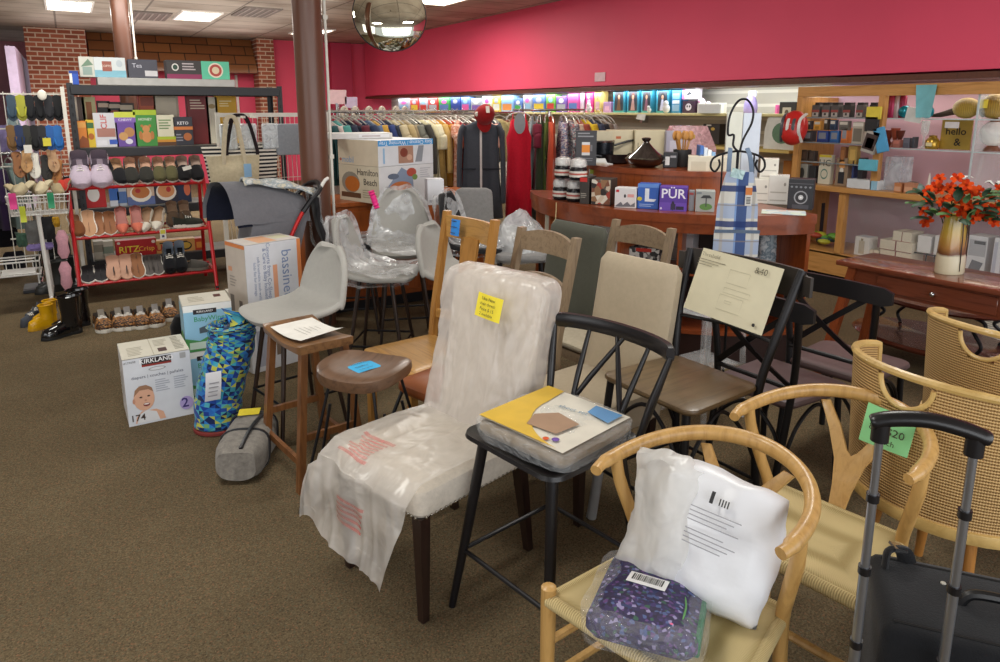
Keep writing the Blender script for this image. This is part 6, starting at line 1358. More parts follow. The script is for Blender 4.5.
b = B(); arcsolid(b, .52, .92, RD(150), RD(234), 1.0, 1.20, CHYV); arcsolid(b, .50, .95, RD(148), RD(236), 1.20, 1.235, CHY); b.ob('raised_tier', t)
b = B(); q = V((1.352*math.cos(RD(177)), 1.352*math.sin(RD(177)), .93)); b.tube([q+V((0, 0, .06)), q, q+V((-.005, 0, -.06))], .004, mat('#cdb98a', .7), 6); b.tube([q+V((-.005, 0, -.06)), q+V((-.008, .01, -.09))], [.004, .012], mat('#cdb98a', .7), 6); b.ob('tassel', t)
def out_rz(p): d = p-BC; return FACE(d.x, d.y)
def onbar(name, label, cat, px0, px1, y0, y1, c, deco=(), z=1.001, d=.12, group=None, yaw=0.):
    p = G((px0+px1)/2, y1, z); rz = out_rz(p)*.5+FACE(-p.x, -p.y)*.5+yaw; dep = depth(p); w_ = (px1-px0)/F*dep*1.02
    q = PD((px0+px1)/2, y0, dep*1.0); return carton(name, label, cat, p, rz, w_-.004, d, max(.03, q.z-z), c, deco, group)
K = 'boxed kitchen goods on the curved counter'
RP = multi(['#7a4a34', '#c9b9a4', '#2c2624', '#8f6a4a', '#d6cfc0', '#9c3a2c', '#5c5048'], 26)
onbar('appliance_box', 'black cookware carton with red mark, left on the counter front', 'box', 579, 589, 177, 204, '#38332f', [('f', 'r', .0, .82, .8, .98, '#c02a24'), ('f', 'L', .1, .2, .9, .4, 3, '#9a948a')], d=.14, group=K)
onbar('appliance_box', 'photo-printed cookware carton on the counter beside the black one', 'box', 590, 611, 179, 205, '#3a3430', [('f', 'r', .03, .03, .97, .97, RP)], d=.14, group=K)
onbar('appliance_box', 'long dark carton with red stripe behind the white kettle carton', 'box', 606, 642, 180, 196, '#2f2a28', [('f', 'r', .2, .68, .42, .92, '#c02a24'), ('t', 'r', .1, .1, .9, .9, '#3b3431')], d=.12, group=K)
onbar('appliance_box', 'white carton with red lettering and small appliances on the counter front', 'box', 614, 636, 188, 208, '#d9d6d6', [('f', 'r', .06, .78, .2, .9, '#c02a34'), ('f', 'o', .48, .6, .05, .09, '#3c3c40'), ('f', 'r', .6, .55, .9, .7, '#d99a94'), ('f', 'p', [(.05, .1), (.3, .3), (.4, .15), (.6, .32), (.75, .15), (.95, .3), (.95, .08), (.05, .05)], '#6a6a70')], d=.1, group=K)
onbar('filter_box', 'blue water filter carton with a white tap picture', 'box', 637, 658, 184, 209, '#2f5eb5', [('f', 'r', 0, .86, 1, 1, '#5f8ad0'), ('f', 'r', .35, .35, .55, .82, '#dfe4ec'), ('f', 'p', [(.35, .3), (.8, .3), (.9, .4), (.35, .42)], '#dfe4ec'), ('f', 'o', .1, .4, .12, .08, '#c9b93a'), ('f', 'L', .1, .06, .9, .2, 2, '#9ab5e0')], d=.1, group=K)
onbar('filter_box', 'purple water filter carton with white lettering', 'box', 659, 686, 187, 211, '#5a3a9c', [('f', 't', .5, .70, .085, 'PÜR', '#ece8f6', 0, .015), ('f', 'r', 0, 0, 1, .35, '#6a4ab0'), ('f', 'o', .5, .22, .06, .2, '#2a2438'), ('f', 'r', .42, .05, .6, .3, '#332c48'), ('f', 'r', .62, .06, .9, .2, '#2c2440'), ('f', 'o', .07, .1, .04, .05, '#d9d0e6')], d=.12, group=K)
onbar('filter_box', 'white and blue flat carton standing behind the purple filter carton', 'box', 658, 683, 177, 195, '#c9ccd3', [('f', 'r', 0, .7, 1, .85, '#3f6ab0'), ('f', 'r', .0, .3, 1, .4, '#8fa5c4')], d=.08, group=K)
onbar('garden_box', 'slim grey carton between the purple carton and the herb carton', 'box', 688, 694, 191, 211, '#8f9296', [('f', 'r', .1, .8, .8, .92, '#a84a4a')], d=.08, group=K)
onbar('garden_box', 'grey carton with an indoor herb garden picture at the counter front', 'box', 695, 714, 191, 212, '#a3a8a5', [('f', 'o', .55, .25, .33, .16, '#5f8a4a'), ('f', 'r', .52, .25, .58, .68, '#4a4d4f'), ('f', 'p', [(.25, .66), (.85, .66), (.72, .8), (.4, .8)], '#3c4042'), ('f', 'r', .05, .85, .3, .95, '#7c8488')], d=.1, group=K)
# steel tins at the left
for i, (y0, y1, l) in enumerate(((167, 177, 'steel food tin with lime label, lower of two stacked'), (161, 166.5, 'steel food tin, upper of two stacked'))):
    pass
p = G(603, 178, 1.145); rz = FACE(-p.x, -p.y)
carton('steel_tin', 'brushed steel bread tin with lime green label, lower of two stacked', 'tin', (p.x+.08, p.y+.12, 1.001+.15), rz, .19, .13, .075, mat('#a9a8a2', .3, .7), [('f', 'r', .05, .15, .48, .9, '#9ab52a')])
carton('steel_tin', 'brushed steel bread tin, upper of two stacked at the left of the counter', 'tin', (p.x+.075, p.y+.125, 1.001+.226), rz+.1, .19, .13, .055, mat('#b5b2aa', .3, .7), [('f', 'r', .02, .05, .7, .4, '#c9c2b0')])
carton('appliance_box', 'dark carton under the steel tins at the left of the counter', 'box', (p.x+.08, p.y+.12, 1.001), rz, .20, .15, .148, '#332e2c', [('f', 'r', .05, .75, .5, .9, '#a8322a')])
# kettles / jar sets in clear wrap at the left end
WRP = film('#f2f2f2', .35, .1, .9, 26)
def jar(label, px, y1, z, h, r):
    p = G(px, y1, z) if z < 1.5 else PD(px, y1, 4.9); t = thing('coffee_press', label, 'jar', (p.x, p.y, z), .3, 'wrapped presses at the counter end')
    b = B(); b.lathe([(r*.9, 0), (r, .01), (r, h*.55), (r*.92, h*.6)], mat('#17161a', .2), 18, caps=True); b.ob('body', t)
    b = B(); b.lathe([(r*.95, h*.6), (r*1.02, h*.7), (r*.9, h*.92), (r*.4, h), (.004, h+.004)], WRP, 18); b.lathe([(r*.85, h*.6), (r*.9, h*.68), (r*.75, h*.9), (.004, h*.95)], mat('#cfcdc8', .3), 18); b.ob('lid', t)
    b = B(); b.lathe([(r*1.02, h*.15), (r*1.02, h*.42)], mat('#d6d0c6', .5), 18); b.lathe([(r*1.03, h*.25), (r*1.03, h*.33)], mat('#b5564a', .5), 18); b.ob('paper_band', t)
for px, y1, z, l in ((561, 199, 1.001, 'wrapped black press at the far left end of the counter, lower row'), (575, 201, 1.001, 'wrapped black press second from the left, lower row'), (563, 178, 1.16, 'wrapped press stacked on the left, upper row'), (578, 180, 1.16, 'wrapped press stacked beside it with clear dome, upper row')):
    jar(l, px, y1, 1.001 if z < 1.1 else z, .155, .062)
# goods on the raised tier
ZT = 1.236
def tier(px, y1): return G(px, y1, ZT)
p = tier(586, 166); carton('kettle_box', 'tall dark grey carton with an amber kettle picture', 'box', (p.x+.02, p.y+.03, ZT), FACE(-p.x, -p.y), .155, .12, .255, '#3b3b3f', [('f', 'L', .1, .78, .9, .95, 2, '#8a8a8e'), ('f', 'r', .3, .36, .68, .66, '#d9862f'), ('f', 'r', .3, .3, .68, .38, '#c9c9c9'), ('f', 'r', .3, .6, .68, .68, '#cfcfd2'), ('f', 'r', .70, .42, .80, .6, '#6a6a6e'), ('f', 'L', .1, .1, .9, .22, 2, '#6f6f74')])
def pan(label, px, y1, r, h, wide=1.25, lid=False):
    p = tier(px, y1); t = thing('cooking_pot' if not lid else 'saute_pan', label, 'pot', (p.x, p.y+.1, ZT))
    b = B(); pm_ = mat('#1b1a1c', .25, .1); b.lathe([(r*.75, 0), (r*.9, .012), (r, h), (r*1.02, h), (r*.96, h-.008), (r*.85, .018), (.01, .014)], pm_, 28, caps=True); b.ob('pan_body', t)
    for s in (-1, 1): b = B(); b.tube(smooth_path([(s*r*.98, -.03, h*.8), (s*(r+.05), 0, h*.95), (s*r*.98, .03, h*.8)], 4), .008, pm_, 6); b.ob('handle', t)
    return t
pan('wide black saute pan with two handles on the raised tier', 622, 164, .145, .075, lid=True)
p = tier(612, 164); t = thing('cooking_pot', 'dark saucepan with steel rim sitting in the black saute pan', 'pot', (p.x-.01, p.y+.1, ZT+.018)); b = B(); b.lathe([(.07, 0), (.082, .01), (.086, .15), (.08, .15), (.078, .02), (.01, .016)], mat('#23262c', .15, .5), 24, caps=True); b.ob('pot_body', t)
b = B(); b.lathe([(.087, .145), (.09, .155), (.084, .16)], CH(), 24); b.ob('steel_rim', t); b = B(); b.tube([(.085, -.03, .12), (.2, -.06, .15), (.32, -.09, .165)], .009, BLKP, 8); b.ob('long_handle', t)
p = tier(655, 168); t = thing('tagine', 'glossy black conical tagine on the raised tier', 'pot', (p.x, p.y+.1, ZT)); TG = mat('#1d1512', .12, 0, .1, coat=.7)
b = B(); b.lathe([(.07, 0), (.13, .03), (.15, .062), (.14, .066), (.01, .05)], TG, 28, caps=True); b.ob('dish', t)
b = B(); b.lathe([(.142, .068), (.13, .08), (.085, .112), (.045, .15), (.024, .175), (.02, .182)], TG, 28); b.ob('cone_lid', t); b = B(); b.lathe([(.02, .18), (.032, .195), (.034, .206), (.022, .212), (.004, .213)], TG, 20); b.ob('knob', t)
p = tier(691, 168); t = thing('utensil_crock', 'charcoal utensil crock with wooden spoons and label', 'crock', (p.x+.03, p.y+.12, ZT)); b = B(); b.lathe([(.06, 0), (.066, .01), (.066, .125), (.06, .125), (.058, .02), (.01, .016)], mat('#2d2d2e', .5), 20, caps=True); b.ob('pot_body', t)
UW = wood('#b5813f', '#8f5f28', .5)
for i in range(7):
    a = i*.9; b = B(); tx, ty = .05*math.cos(a)*1.2, .04*math.sin(a); b.tube([(.01*math.cos(a), .01*math.sin(a), .03), (tx, ty, .2)], .006, UW, 6); b.ball((tx*1.15, ty*1.15, .225), .026, UW, (1, .35, 1.35)); b.ob('wooden_utensil', t)
b = B(); b.box((0, 0, .055), (.1, .09, .11), mat('#2b2c30', .4), bev=.004); b.box((-.02, -.046, .05), (.03, .002, .06), mat('#d6d6d6')); b.box((.02, -.046, .08), (.04, .002, .015), mat('#9a9aa0')); p = tier(675, 168); tag(b.ob('grinder_box', None, (p.x+.01, p.y+.06, ZT), (0, 0, FACE(-.7, -.7))), 'small black carton with white label left of the utensil crock', 'box')
# cartons at the back of the tier
K = 'cartons standing at the back of the counter'
for px0, px1, y0, c, l, deco, dd in ((594, 612, 131, '#c4b99d', 'cream carton behind the saucepan', [], 5.5), (608, 632, 130, '#c9bd9f', 'wide cream carton behind the saute pan', [('f', 'r', .3, .86, .5, .9, '#b5603a')], 5.55), (634, 664, 130, '#cabf9f', 'cream carton with a line drawing behind the tagine', [('f', 'r', .1, .2, .12, .8, '#3a342c'), ('f', 'r', .1, .6, .6, .63, '#3a342c'), ('f', 'o', .35, .3, .08, .08, '#7c7460')], 5.5), (665, 684, 131, '#a8a4b4', 'lilac grey carton behind the tagine', [('f', 'r', .1, .1, .9, .45, '#8a8aa0'), ('f', 'r', .2, .6, .8, .85, '#c4c0cc')], 5.45)):
    p = PD((px0+px1)/2, 165, dd); q = PD((px0+px1)/2, y0, dd); carton('cream_carton', l+' on the counter', 'box', (p.x, p.y, 1.001), FACE(-.5, -.86), (px1-px0)/F*dd, .14, q.z-1.001, c, deco, K)
p = PD(687, 150, 5.6); t = thing('toy_house_box', 'pale pink transparent carry case behind the utensil crock', 'box', (p.x, p.y, 1.0), FACE(-.5, -.86)); b = B(); b.loft([[V((x*k, y*k2, z)) for x, y in ((-.2, -.1), (.2, -.1), (.2, .1), (-.2, .1))] for k, k2, z in ((1, 1, 0), (1, 1, .35), (.62, .9, .52))], film('#d9a8ac', .6, .2, .2)); b.ob('case_body', t)
b = B(); b.box((0, -.095, .44), (.06, .012, .03), mat('#b5923a', .4)); b.ob('clasp', t)
# right part of the counter
carton('drawer_tower', 'cream plastic tower behind the hanging apron on the counter', 'box', (3.70, 3.36, 1.001), FACE(-.72, -.7), .26, .2, .33, '#d3ccb8', [('f', 'r', .08, .1, .46, .9, '#c4bca6'), ('f', 'r', .54, .1, .92, .9, '#c4bca6'), ('l', 'r', .1, .1, .9, .9, '#c0b8a2')])
for i, (c, l) in enumerate((('#3f6ab0', 'blue'), ('#c9d3e0', 'pale blue'), ('#e0e2e4', 'white'), ('#7fa5cc', 'sky blue'))):
    p = PD(701+4*i, 167, 4.9); carton('upright_book', f'{l} slim upright box, one of a row right of the utensil crock', 'box', (p.x, p.y, 1.001), FACE(-.6, -.8), .025, .14, .40-.015*i, c, [('f', 'r', .1, .7, .9, .85, '#5a6a84')], 'slim boxes right of the crock')
p = G(775, 213, 1.0)
for i, (px, y1, w_, h, l, c) in enumerate(((762, 205, .13, .17, 'white toaster carton right of the apron, lower', '#d6d4ca'), (781, 206, .13, .20, 'white grooved appliance right of the apron', '#cfcec8'), (770, 205, .12, .14, 'white appliance top stacked behind the apron', '#dad7cc'))):
    q = G(px, y1, 1.0); carton('white_appliance', l+' on the counter', 'appliance', (q.x+.04, q.y+.06, 1.001 if i < 2 else 1.172), FACE(-.8, -.6), w_, .12, h, c, [('f', 'r', .1, .12, .9, .16, '#a9a79e'), ('f', 'r', .1, .4, .9, .44, '#a9a79e'), ('f', 'o', .8, .7, .06, .06, '#8f8d86')])
q = G(803, 211, 1.0); carton('speaker_box', 'black speaker carton at the right end of the counter', 'box', (q.x+.03, q.y+.05, 1.001), FACE(-.86, -.5), .155, .12, .20, '#2a2b30', [('f', 'r', .02, .84, .98, .86, '#5a5a60'), ('f', 'o', .52, .40, .27, .22, '#8e8f94'), ('f', 'o', .52, .40, .22, .18, '#2a2a2e'), ('f', 'o', .52, .40, .1, .08, '#b9babd'), ('f', 'o', .52, .40, .04, .03, '#e3e3e3'), ('f', 'r', .2, .02, .85, .16, '#4a4a50')]+[('f', 'o', .14+.18*i, .74, .05, .035, '#777a80') for i in range(5)])
b = B(); b.ball((0, 0, .085), .085, BLKP, (.55, 1, 1)); q = G(787, 205, 1.0); tag(b.ob('small_fan', None, (q.x+.1, q.y+.08, 1.001)), 'black round device beside the speaker carton', 'appliance')
b = B(); b.sheet(lambda u, v: ((u-.5)*.26, (v-.5)*.2, .003+.03*v*(1-v)), 6, 6, multi(['#cfd3cf', '#b5c4c9', '#d9b8a8', '#c4d0c0'], 16), .004); q = G(780, 213, 1.0); tag(b.ob('fabric_swatch', None, (q.x+.02, q.y-.01, 1.003), (0, 0, FACE(-.8, -.6))), 'pale checked flat packet lying at the counter edge', 'packet')
# things in the cubbies
def cub(name, label, px0, px1, y0, y1, c, deco=(), z=.616, d=.16, cat='box', rr=1.05):
    mid = (px0+px1)/2; p = G(mid, y1, z); v = p-BC; v.z = 0; p = BC+v.normalized()*min(v.length, 1.16); p.z = z; dep = depth(p); q = PD(mid, y0, dep); return carton(name, label, cat, p, out_rz(p)*.6+FACE(-p.x, -p.y)*.4, (px1-px0)/F*dep, d, max(.05, min(.25, q.z-z)), c, deco)
cub('white_appliance', 'white bread maker carton in a cubby of the curved counter', 572, 598, 223, 262, '#d9d8d4', [('f', 'r', .1, .45, .5, .75, '#7a6a60'), ('t', 'r', .1, .1, .9, .9, '#cfceca'), ('r', 'r', .1, .2, .9, .8, '#8f8f8c')], cat='appliance')
cub('dish_carton', 'black and white patterned carton with red stripe in a middle cubby', 618, 650, 248, 268, multi(['#d6d6d2', '#3a3a3c', '#8a8a88'], 40), [('f', 'r', .25, .75, .75, .98, '#c43a2c')])
for i in range(3):
    p = G(678, 262, .616); cp_ = BC+(p-BC).normalized()*1.13; carton('white_carton', f'white carton, {["lowest","middle","topmost"][i]} of three stacked in the right cubby', 'box', (cp_.x, cp_.y, .616+.085*i), FACE(-.85, -.5), .18, .18, .084, '#d3d4d8', [('f', 'r', .03, .1, .97, .16, '#a9abb3')], 'white cartons in the right cubby')
b = B()
def bag2(u, v): a = 2*PI*u; q = V((.1*math.cos(a)*(1-.2*v), .07*math.sin(a), .24*v)); return q+noise.noise_vector(q*16)*.02
b.sheet(bag2, 20, 12, multi(['#8fa5b0', '#b5c2c9', '#6a7f8c', '#d0d6d8'], 22, 'soft'), cu=True); q = G(767, 262, .616); q = BC+(q-BC).normalized()*1.14; o = b.ob('clear_bag_bundle', None, (q.x, q.y, .617)); tag(o, 'pale blue bundle in a clear bag in the cubby right of the apron', 'bag')
# ---- apron on a wire form stand ----
ap = PD(738, 160, 3.95); t = thing('apron_stand', 'black wire form stand with loop head standing before the counter', 'stand', (ap.x, ap.y, 0), FACE(-.62, -.78)); WM = mat('#1a1a1d', .4, .4)
def fz(P): return [(x*.70, y, 1.42+(z-1.36)*.80) for x, y, z in P]
b = B(); b.tube(smooth_path(fz([(-.01, 0, 1.36), (-.045, 0, 1.40), (-.045, 0, 1.47), (-.09, 0, 1.475), (-.085, 0, 1.60), (-.03, 0, 1.70), (.04, 0, 1.71), (.09, 0, 1.64), (.085, 0, 1.55), (.03, 0, 1.44), (.01, 0, 1.36)]), 5), .0062, WM, 8); b.ob('head_loop', t)
for s in (-1, 1): b = B(); b.tube(smooth_path(fz([(0, 0, 1.36), (s*.1, 0, 1.345), (s*.19, 0, 1.31), (s*.21, 0, 1.25), (s*.175, 0, 1.215), (s*.14, 0, 1.26), (s*.15, 0, 1.30)]), 5), .0062, WM, 8); b.ob('shoulder_wire', t)
b = B(); b.tube([(0, .02, .02), (0, .012, 1.42)], .008, WM, 8); b.ob('pole', t)
b = B(); b.lathe([(.16, 0), (.16, .012), (.02, .02)], WM, 24, (0, .02, 0), caps=True); b.ob('base', t)
for s in (-1, 1): b = B(); b.tube(smooth_path([(s*.085, -.005, 1.40), (s*.085, -.015, 1.1), (s*.07, -.015, .8)], 4), .005, WM, 6); b.ob('body_wire', t)
# plaid cloth
m, nt, b_ = newmat('plaid'); vec = coords(nt)
def bandm(ax, per, ph, duty):
    s = nt.nodes.new('ShaderNodeSeparateXYZ'); nt.links.new(vec, s.inputs[0]); a = nt.nodes.new('ShaderNodeMath'); a.operation = 'MULTIPLY_ADD'; a.inputs[1].default_value = 1/per; a.inputs[2].default_value = ph+50
    nt.links.new(s.outputs[ax], a.inputs[0]); f = nt.nodes.new('ShaderNodeMath'); f.operation = 'FRACT'; nt.links.new(a.outputs[0], f.inputs[0]); g = nt.nodes.new('ShaderNodeMath'); g.operation = 'LESS_THAN'; g.inputs[1].default_value = duty; nt.links.new(f.outputs[0], g.inputs[0]); return g.outputs[0]
def mixc(fac, c1, c2, k=1.):
    x = nt.nodes.new('ShaderNodeMixRGB'); 
    if k < 1: mu = nt.nodes.new('ShaderNodeMath'); mu.operation = 'MULTIPLY'; mu.inputs[1].default_value = k; nt.links.new(fac, mu.inputs[0]); fac = mu.outputs[0]
    nt.links.new(fac, x.inputs[0])
    if isinstance(c1, str): x.inputs[1].default_value = (*lin(c1), 1)
    else: nt.links.new(c1, x.inputs[1])
    x.inputs[2].default_value = (*lin(c2), 1); return x.outputs[0]
cc = mixc(bandm(0, .17, .1, .38), '#d3d2ca', '#6f94cc', .9); cc = mixc(bandm(2, .20, .75, .42), cc, '#7f9fd0', .6); cc = mixc(bandm(0, .17, .55, .10), cc, '#b5b0a6', .7); cc = mixc(bandm(2, .20, .0, .17), cc, '#22386f', .92); cc = mixc(bandm(0, .34, .02, .16), cc, '#22386f', .8); cc = mixc(bandm(2, .2, .4, .04), cc, '#8a7f74', .6)
nt.links.new(cc, b_.inputs['Base Color']); setp(b_, rough=.9, sheen=.1); PLAID = m
t = thing('plaid_apron', 'blue and cream plaid apron hanging on the black wire form', 'apron', (ap.x, ap.y, 0), FACE(-.62, -.78))
def apr(u, v):
    z = 1.31-.62*v; hw = .070+.032*min(1, v*3.2)**.7+.024*v; x = (2*u-1)*hw; return (x, -.055-.025*math.cos(x*11)+.010*math.sin(u*17)*v, z)
b = B(); b.sheet(apr, 24, 24, PLAID, .004); b.ob('apron_body', t)
b = B(); b.sheet(lambda u, v: ((2*u-1)*.122, -.088+.0-.01*math.cos((2*u-1)*2), .98-.30*v), 14, 10, PLAID, .006); b.ob('pocket', t)
SB = fabric('#5f6f84', .2)
for s in (-1, 1): b = B(); b.tube(smooth_path([(s*.062, -.075, 1.31), (s*.055, -.045, 1.39), (s*.045, 0, 1.435)], 4), .014, SB, 6, flat=.25, up=(0, 1, 0)); b.ob('strap', t)
b = B(); b.box((0, 0, 0), (.246, .006, .018), SB); b.ob('pocket_band', t, (0, -.102, .98))
b = B(); b.box((.05, -.095, 1.18), (.035, .003, .11), mat('#d9d6cf')); b.box((.05, -.098, 1.205), (.035, .002, .04), mat('#cf7a34')); 
for k in range(5): b.box((.05, -.098, 1.17-.008*k), (.022, .002, .004), mat('#3a3a3a'))
b.ob('price_tag', t)
b = B(); b.box((-.015, -.088, 1.30), (.07, .004, .05), film('#bfe0df', .6, .1, .3), rot_of(0, .25, 0)); b.ob('clear_label', t)
# two pale tall cartons behind the wire head
for px0, px1, y0, c, l in ((723, 738, 112, '#c9cbc0', 'tall pale cream board left behind the wire form head'), (739, 756, 113, '#c0c9d6', 'tall pale blue board right behind the wire form head')):
    p = PD((px0+px1)/2, 190, 5.1); q = PD((px0+px1)/2, y0, 5.1); carton('tall_board', l, 'box', (p.x, p.y, .0), FACE(-.6, -.8), (px1-px0)/F*5.1, .03, q.z, c, [('f', 'r', .1, .6, .9, .62, '#b3b3a8')])
# ================= wall shelf with toys under the pink bulkhead =================
t = thing('display_shelf', 'long cream wall shelf of toys under the pink bulkhead', 'shelf', (6.6, 9.6, 1.60)); b = B(); b.box((0, 0, -.015), (.44, 10.0, .03), mat('#d6c98f', .6), bev=.004); b.ob('board', t)
for y in (-4.6, -2.3, 0, 2.3, 4.6): b = B(); b.box((.15, y, -.08), (.12, .03, .11), CH()); b.ob('bracket', t)
K = 'toys and games on the long wall shelf'
def toy(px0, px1, y0, c, l, deco=(), d=.14, name='toy_box', y1=113.): cX(name, l+' on the wall shelf', 'toy', (px0, y0, px1, y1), 6.5, 1.601, c, deco, K, d)
BL = '#2f7d9c'
def dollbox(px0, px1, l, hair, dress): toy(px0, px1, 90, '#2f7d94', l, [('f', 'r', .12, .06, .88, .92, '#2a3038'), ('f', 'o', .5, .72, .16, .16, hair), ('f', 'o', .5, .68, .10, .10, '#b98a70'), ('f', 'p', [(.3, .1), (.7, .1), (.58, .58), (.42, .58)], dress), ('f', 'r', .0, .0, .08, 1, '#4aa5c4'), ('f', 'r', .0, .0, 1, .08, '#4a9a94')], name='doll_box')
toy(580, 586, 91, '#d9c2d2', 'pale lilac narrow toy box left of the pink doll', [])
toy(584, 593, 91, '#d6408c', 'hot pink doll box', [('f', 'p', [(.2, .05), (.9, .05), (.7, .6), (.4, .6)], '#e7c0d6'), ('f', 'o', .5, .75, .18, .12, '#e0b890')])
toy(594, 601, 91, '#d3b96a', 'golden doll packet', [('f', 'o', .5, .7, .2, .12, '#c98a5a'), ('f', 'r', .2, .1, .8, .5, '#d6a8b4')])
toy(603, 611, 102, '#b58ab5', 'low mauve clear toy tub', [('f', 'r', .2, .2, .8, .6, '#d9a8c4')])
dollbox(613, 625, 'first teal doll box from the left', '#2a1a14', '#6a4a34'); dollbox(627, 639, 'second teal doll box from the left', '#5a2a1c', '#b58a84'); dollbox(641, 652, 'third teal doll box from the left', '#3a2018', '#8a5a6a'); dollbox(656, 669, 'fourth teal doll box from the left', '#1a1818', '#c4c0d6')
toy(671, 681, 90, '#2f86b5', 'light blue clear toy box', [('f', 'r', .1, .4, .9, .55, '#e0e6ea'), ('f', 'r', .1, .6, .9, .85, '#7fb5d6'), ('f', 'r', .1, .08, .9, .36, '#8fb0c9')])
toy(682, 695, 101, '#3a1f34', 'dark purple doll box at the bottom of a pair', [('f', 'o', .5, .5, .25, .3, '#d9d0d6'), ('f', 'o', .4, .55, .06, .1, '#1a1a1a'), ('f', 'o', .6, .55, .06, .1, '#1a1a1a')])
y_, w_, z0, h_ = boxX(682, 88, 695, 100.5, 6.5); carton('toy_box', 'white and pink toy box stacked on the dark purple one on the wall shelf', 'toy', (6.5, y_, 1.601+.165), -PI/2, w_, .13, .15, '#d9cfd6', [('f', 'p', [(.3, .3), (.6, .7), (.8, .4)], '#2a2a30'), ('f', 'r', 0, 0, .2, 1, '#d97ab0')], K)
y_, w_, z0, h_ = boxX(696, 706, 0, 0, 6.5) if False else boxX(696, 89, 707, 101, 6.5); b = B(); rg = random.Random(4)
for i in range(12): b.ball((0+.03*rg.random(), (rg.random()-.5)*.14, .03+.14*rg.random()), .034, mat(rg.choice(['#d66aa5', '#e7b8d0', '#d6d0d6'])), n=8, k=6)
tag(b.ob('plush_ball', None, (6.55, y_, 1.60)), 'pink and white clustered plush toy on the wall shelf', 'toy')
toy(697, 719, 103, '#e0d9d0', 'low white box with orange dots', [('f', 'o', .2, .3, .05, .12, '#d98a3a'), ('f', 'o', .6, .5, .08, .2, '#cfc4b4')])
def softy(px, y0, l, c, c2):
    a = WX(px, 112.5, 6.44); h = WX(px, y0, 6.44).z-1.6; b = B(); b.ball((0, 0, h*.36), h*.36, mat(c, .8), (.8, 1, 1)); b.ball((-.01, 0, h*.78), h*.24, mat(c2, .8)); tag(b.ob('plush_toy', None, (6.44, a.y, 1.602)), l, 'toy')
softy(666, 101, 'white plush snowy toy before the fourth doll box', '#dfdbd6', '#e6e2e0'); softy(649, 106, 'small grey white plush before the third doll box', '#cfccc6', '#d6d2cc'); softy(589, 103, 'white plush with pink before the hot pink box', '#e0d6da', '#e6dfe0')
p = WX(641, 114, 6.36); b = B(); b.sheet(lambda u, v: (-.02*v, (u-.5)*.16, -.08*v*(1-.2*u)), 4, 4, mat('#cfccc2')); tag(b.ob('shelf_card', None, (6.37, p.y, 1.585)), 'pale sign card hanging from the wall shelf below the doll boxes', 'sign')
p = WX(708, 117, 6.1); carton('open_carton', 'white open carton tipped at the right end of the wall shelf', 'box', (6.32, WX(708, 110, 6.3).y, 1.602), -PI/2+.5, .26, .16, .10, '#dcdcd8', [('t', 'r', .1, .1, .9, .9, '#7a8a84')])
rg = random.Random(11); px = 578; i = 0
TC = [('#d9b93a', 'yellow'), ('#d65aa0', 'pink'), ('#3f9a4a', 'green'), ('#5a78b5', 'blue'), ('#d9d9d6', 'white'), ('#c43a34', 'red'), ('#7a5aa8', 'purple'), ('#8fb5d6', 'pale blue'), ('#2f4a9a', 'navy'), ('#d98a4a', 'orange'), ('#a8a8b0', 'grey'), ('#74b54a', 'lime')]
while px > 404:
    w_ = (8+6*rg.random())*(1 if px > 480 else .8); c, nm = TC[(i*5+int(rg.random()*3)) % 12]; c2 = TC[(i*7+3) % 12][0]; y0 = 93+ (578-px)*.014+5*rg.random()*(i % 2)
    a = WX(px-w_, 113, 6.5); c_ = WX(px, 113, 6.5); zz = WX(px-w_/2, y0, 6.5).z
    carton('toy_box', f'{nm} toy box far along the wall shelf, {["first","second","third","fourth","fifth","sixth","seventh","eighth","ninth","tenth","eleventh","twelfth","thirteenth","fourteenth","fifteenth","sixteenth","seventeenth","eighteenth","nineteenth","twentieth","last","last","last","last"][min(i,22)]} left of the pink dolls', 'toy', (6.5, (a.y+c_.y)/2, 1.601), -PI/2, abs(a.y-c_.y)*.94, .14, min(.27, max(.14, zz-1.6)), c, [('f', 'r', .1, .1, .9, .5, c2), ('f', 'o', .5, .7, .25, .15, TC[(i*3+1) % 12][0])], K)
    px -= w_+.8; i += 1
p = WX(757, 100, 6.7); b = B(); b.ball((0, 0, 0), .10, mat('#8f7fb0'), (.7, .8, 1.5)); b.box((.02, .0, .16), (.02, .1, .06), mat('#c9c6cf')); tag(b.ob('bicycle_helmet', None, (6.6, p.y, 1.66)), 'purple child helmet hanging high beside the wire form head', 'helmet')
# second shelf below with appliances, between counter and display
t = thing('display_shelf', 'lower pale wall shelf of cases between counter and wooden display', 'shelf', (6.55, 5.6, 1.23)); b = B(); b.box((0, 0, -.015), (.5, 1.9, .03), mat('#c9ae62', .6)); b.ob('board', t)
b = B(); b.box((.1, 0, -.45), (.3, 1.9, .03), mat('#b5833a', .6)); b.ob('lower_board', t)
b = B(); b.box((.0, .92, -.64), (.5, .03, 1.2), mat('#c08a3c', .5)); b.ob('side_panel', t)
t = thing('sewing_case', 'white and green rounded appliance case behind the red helmet', 'case', (6.42, WX(781, 145, 6.4).y, 1.231), -PI/2); b = B(); b.loft([[V((x*k, y, z)) for x, y in ((-.22, -.02), (.22, -.02), (.22, .2), (-.22, .2))] for k, z in ((1, 0), (1, .2), (.86, .32), (.6, .36))], mat('#d6d6ce', .4)); b.ob('shell', t)
b = B(); b.poly([(-.1+.12*math.cos(a)+.1, -.024, .17+.11*math.sin(a)) for a in (2*PI*i/20 for i in range(20))], mat('#5f7f64', .5)); b.ob('green_panel', t)
cX('black_box', 'black framed carton high on the slatwall left of the display', 'box', (778, 102, 797, 124), 6.5, None, '#26221f', [('f', 'r', .2, .2, .7, .75, '#a89f92'), ('f', 'o', .45, .5, .12, .15, '#4a3a30')], None, .1)
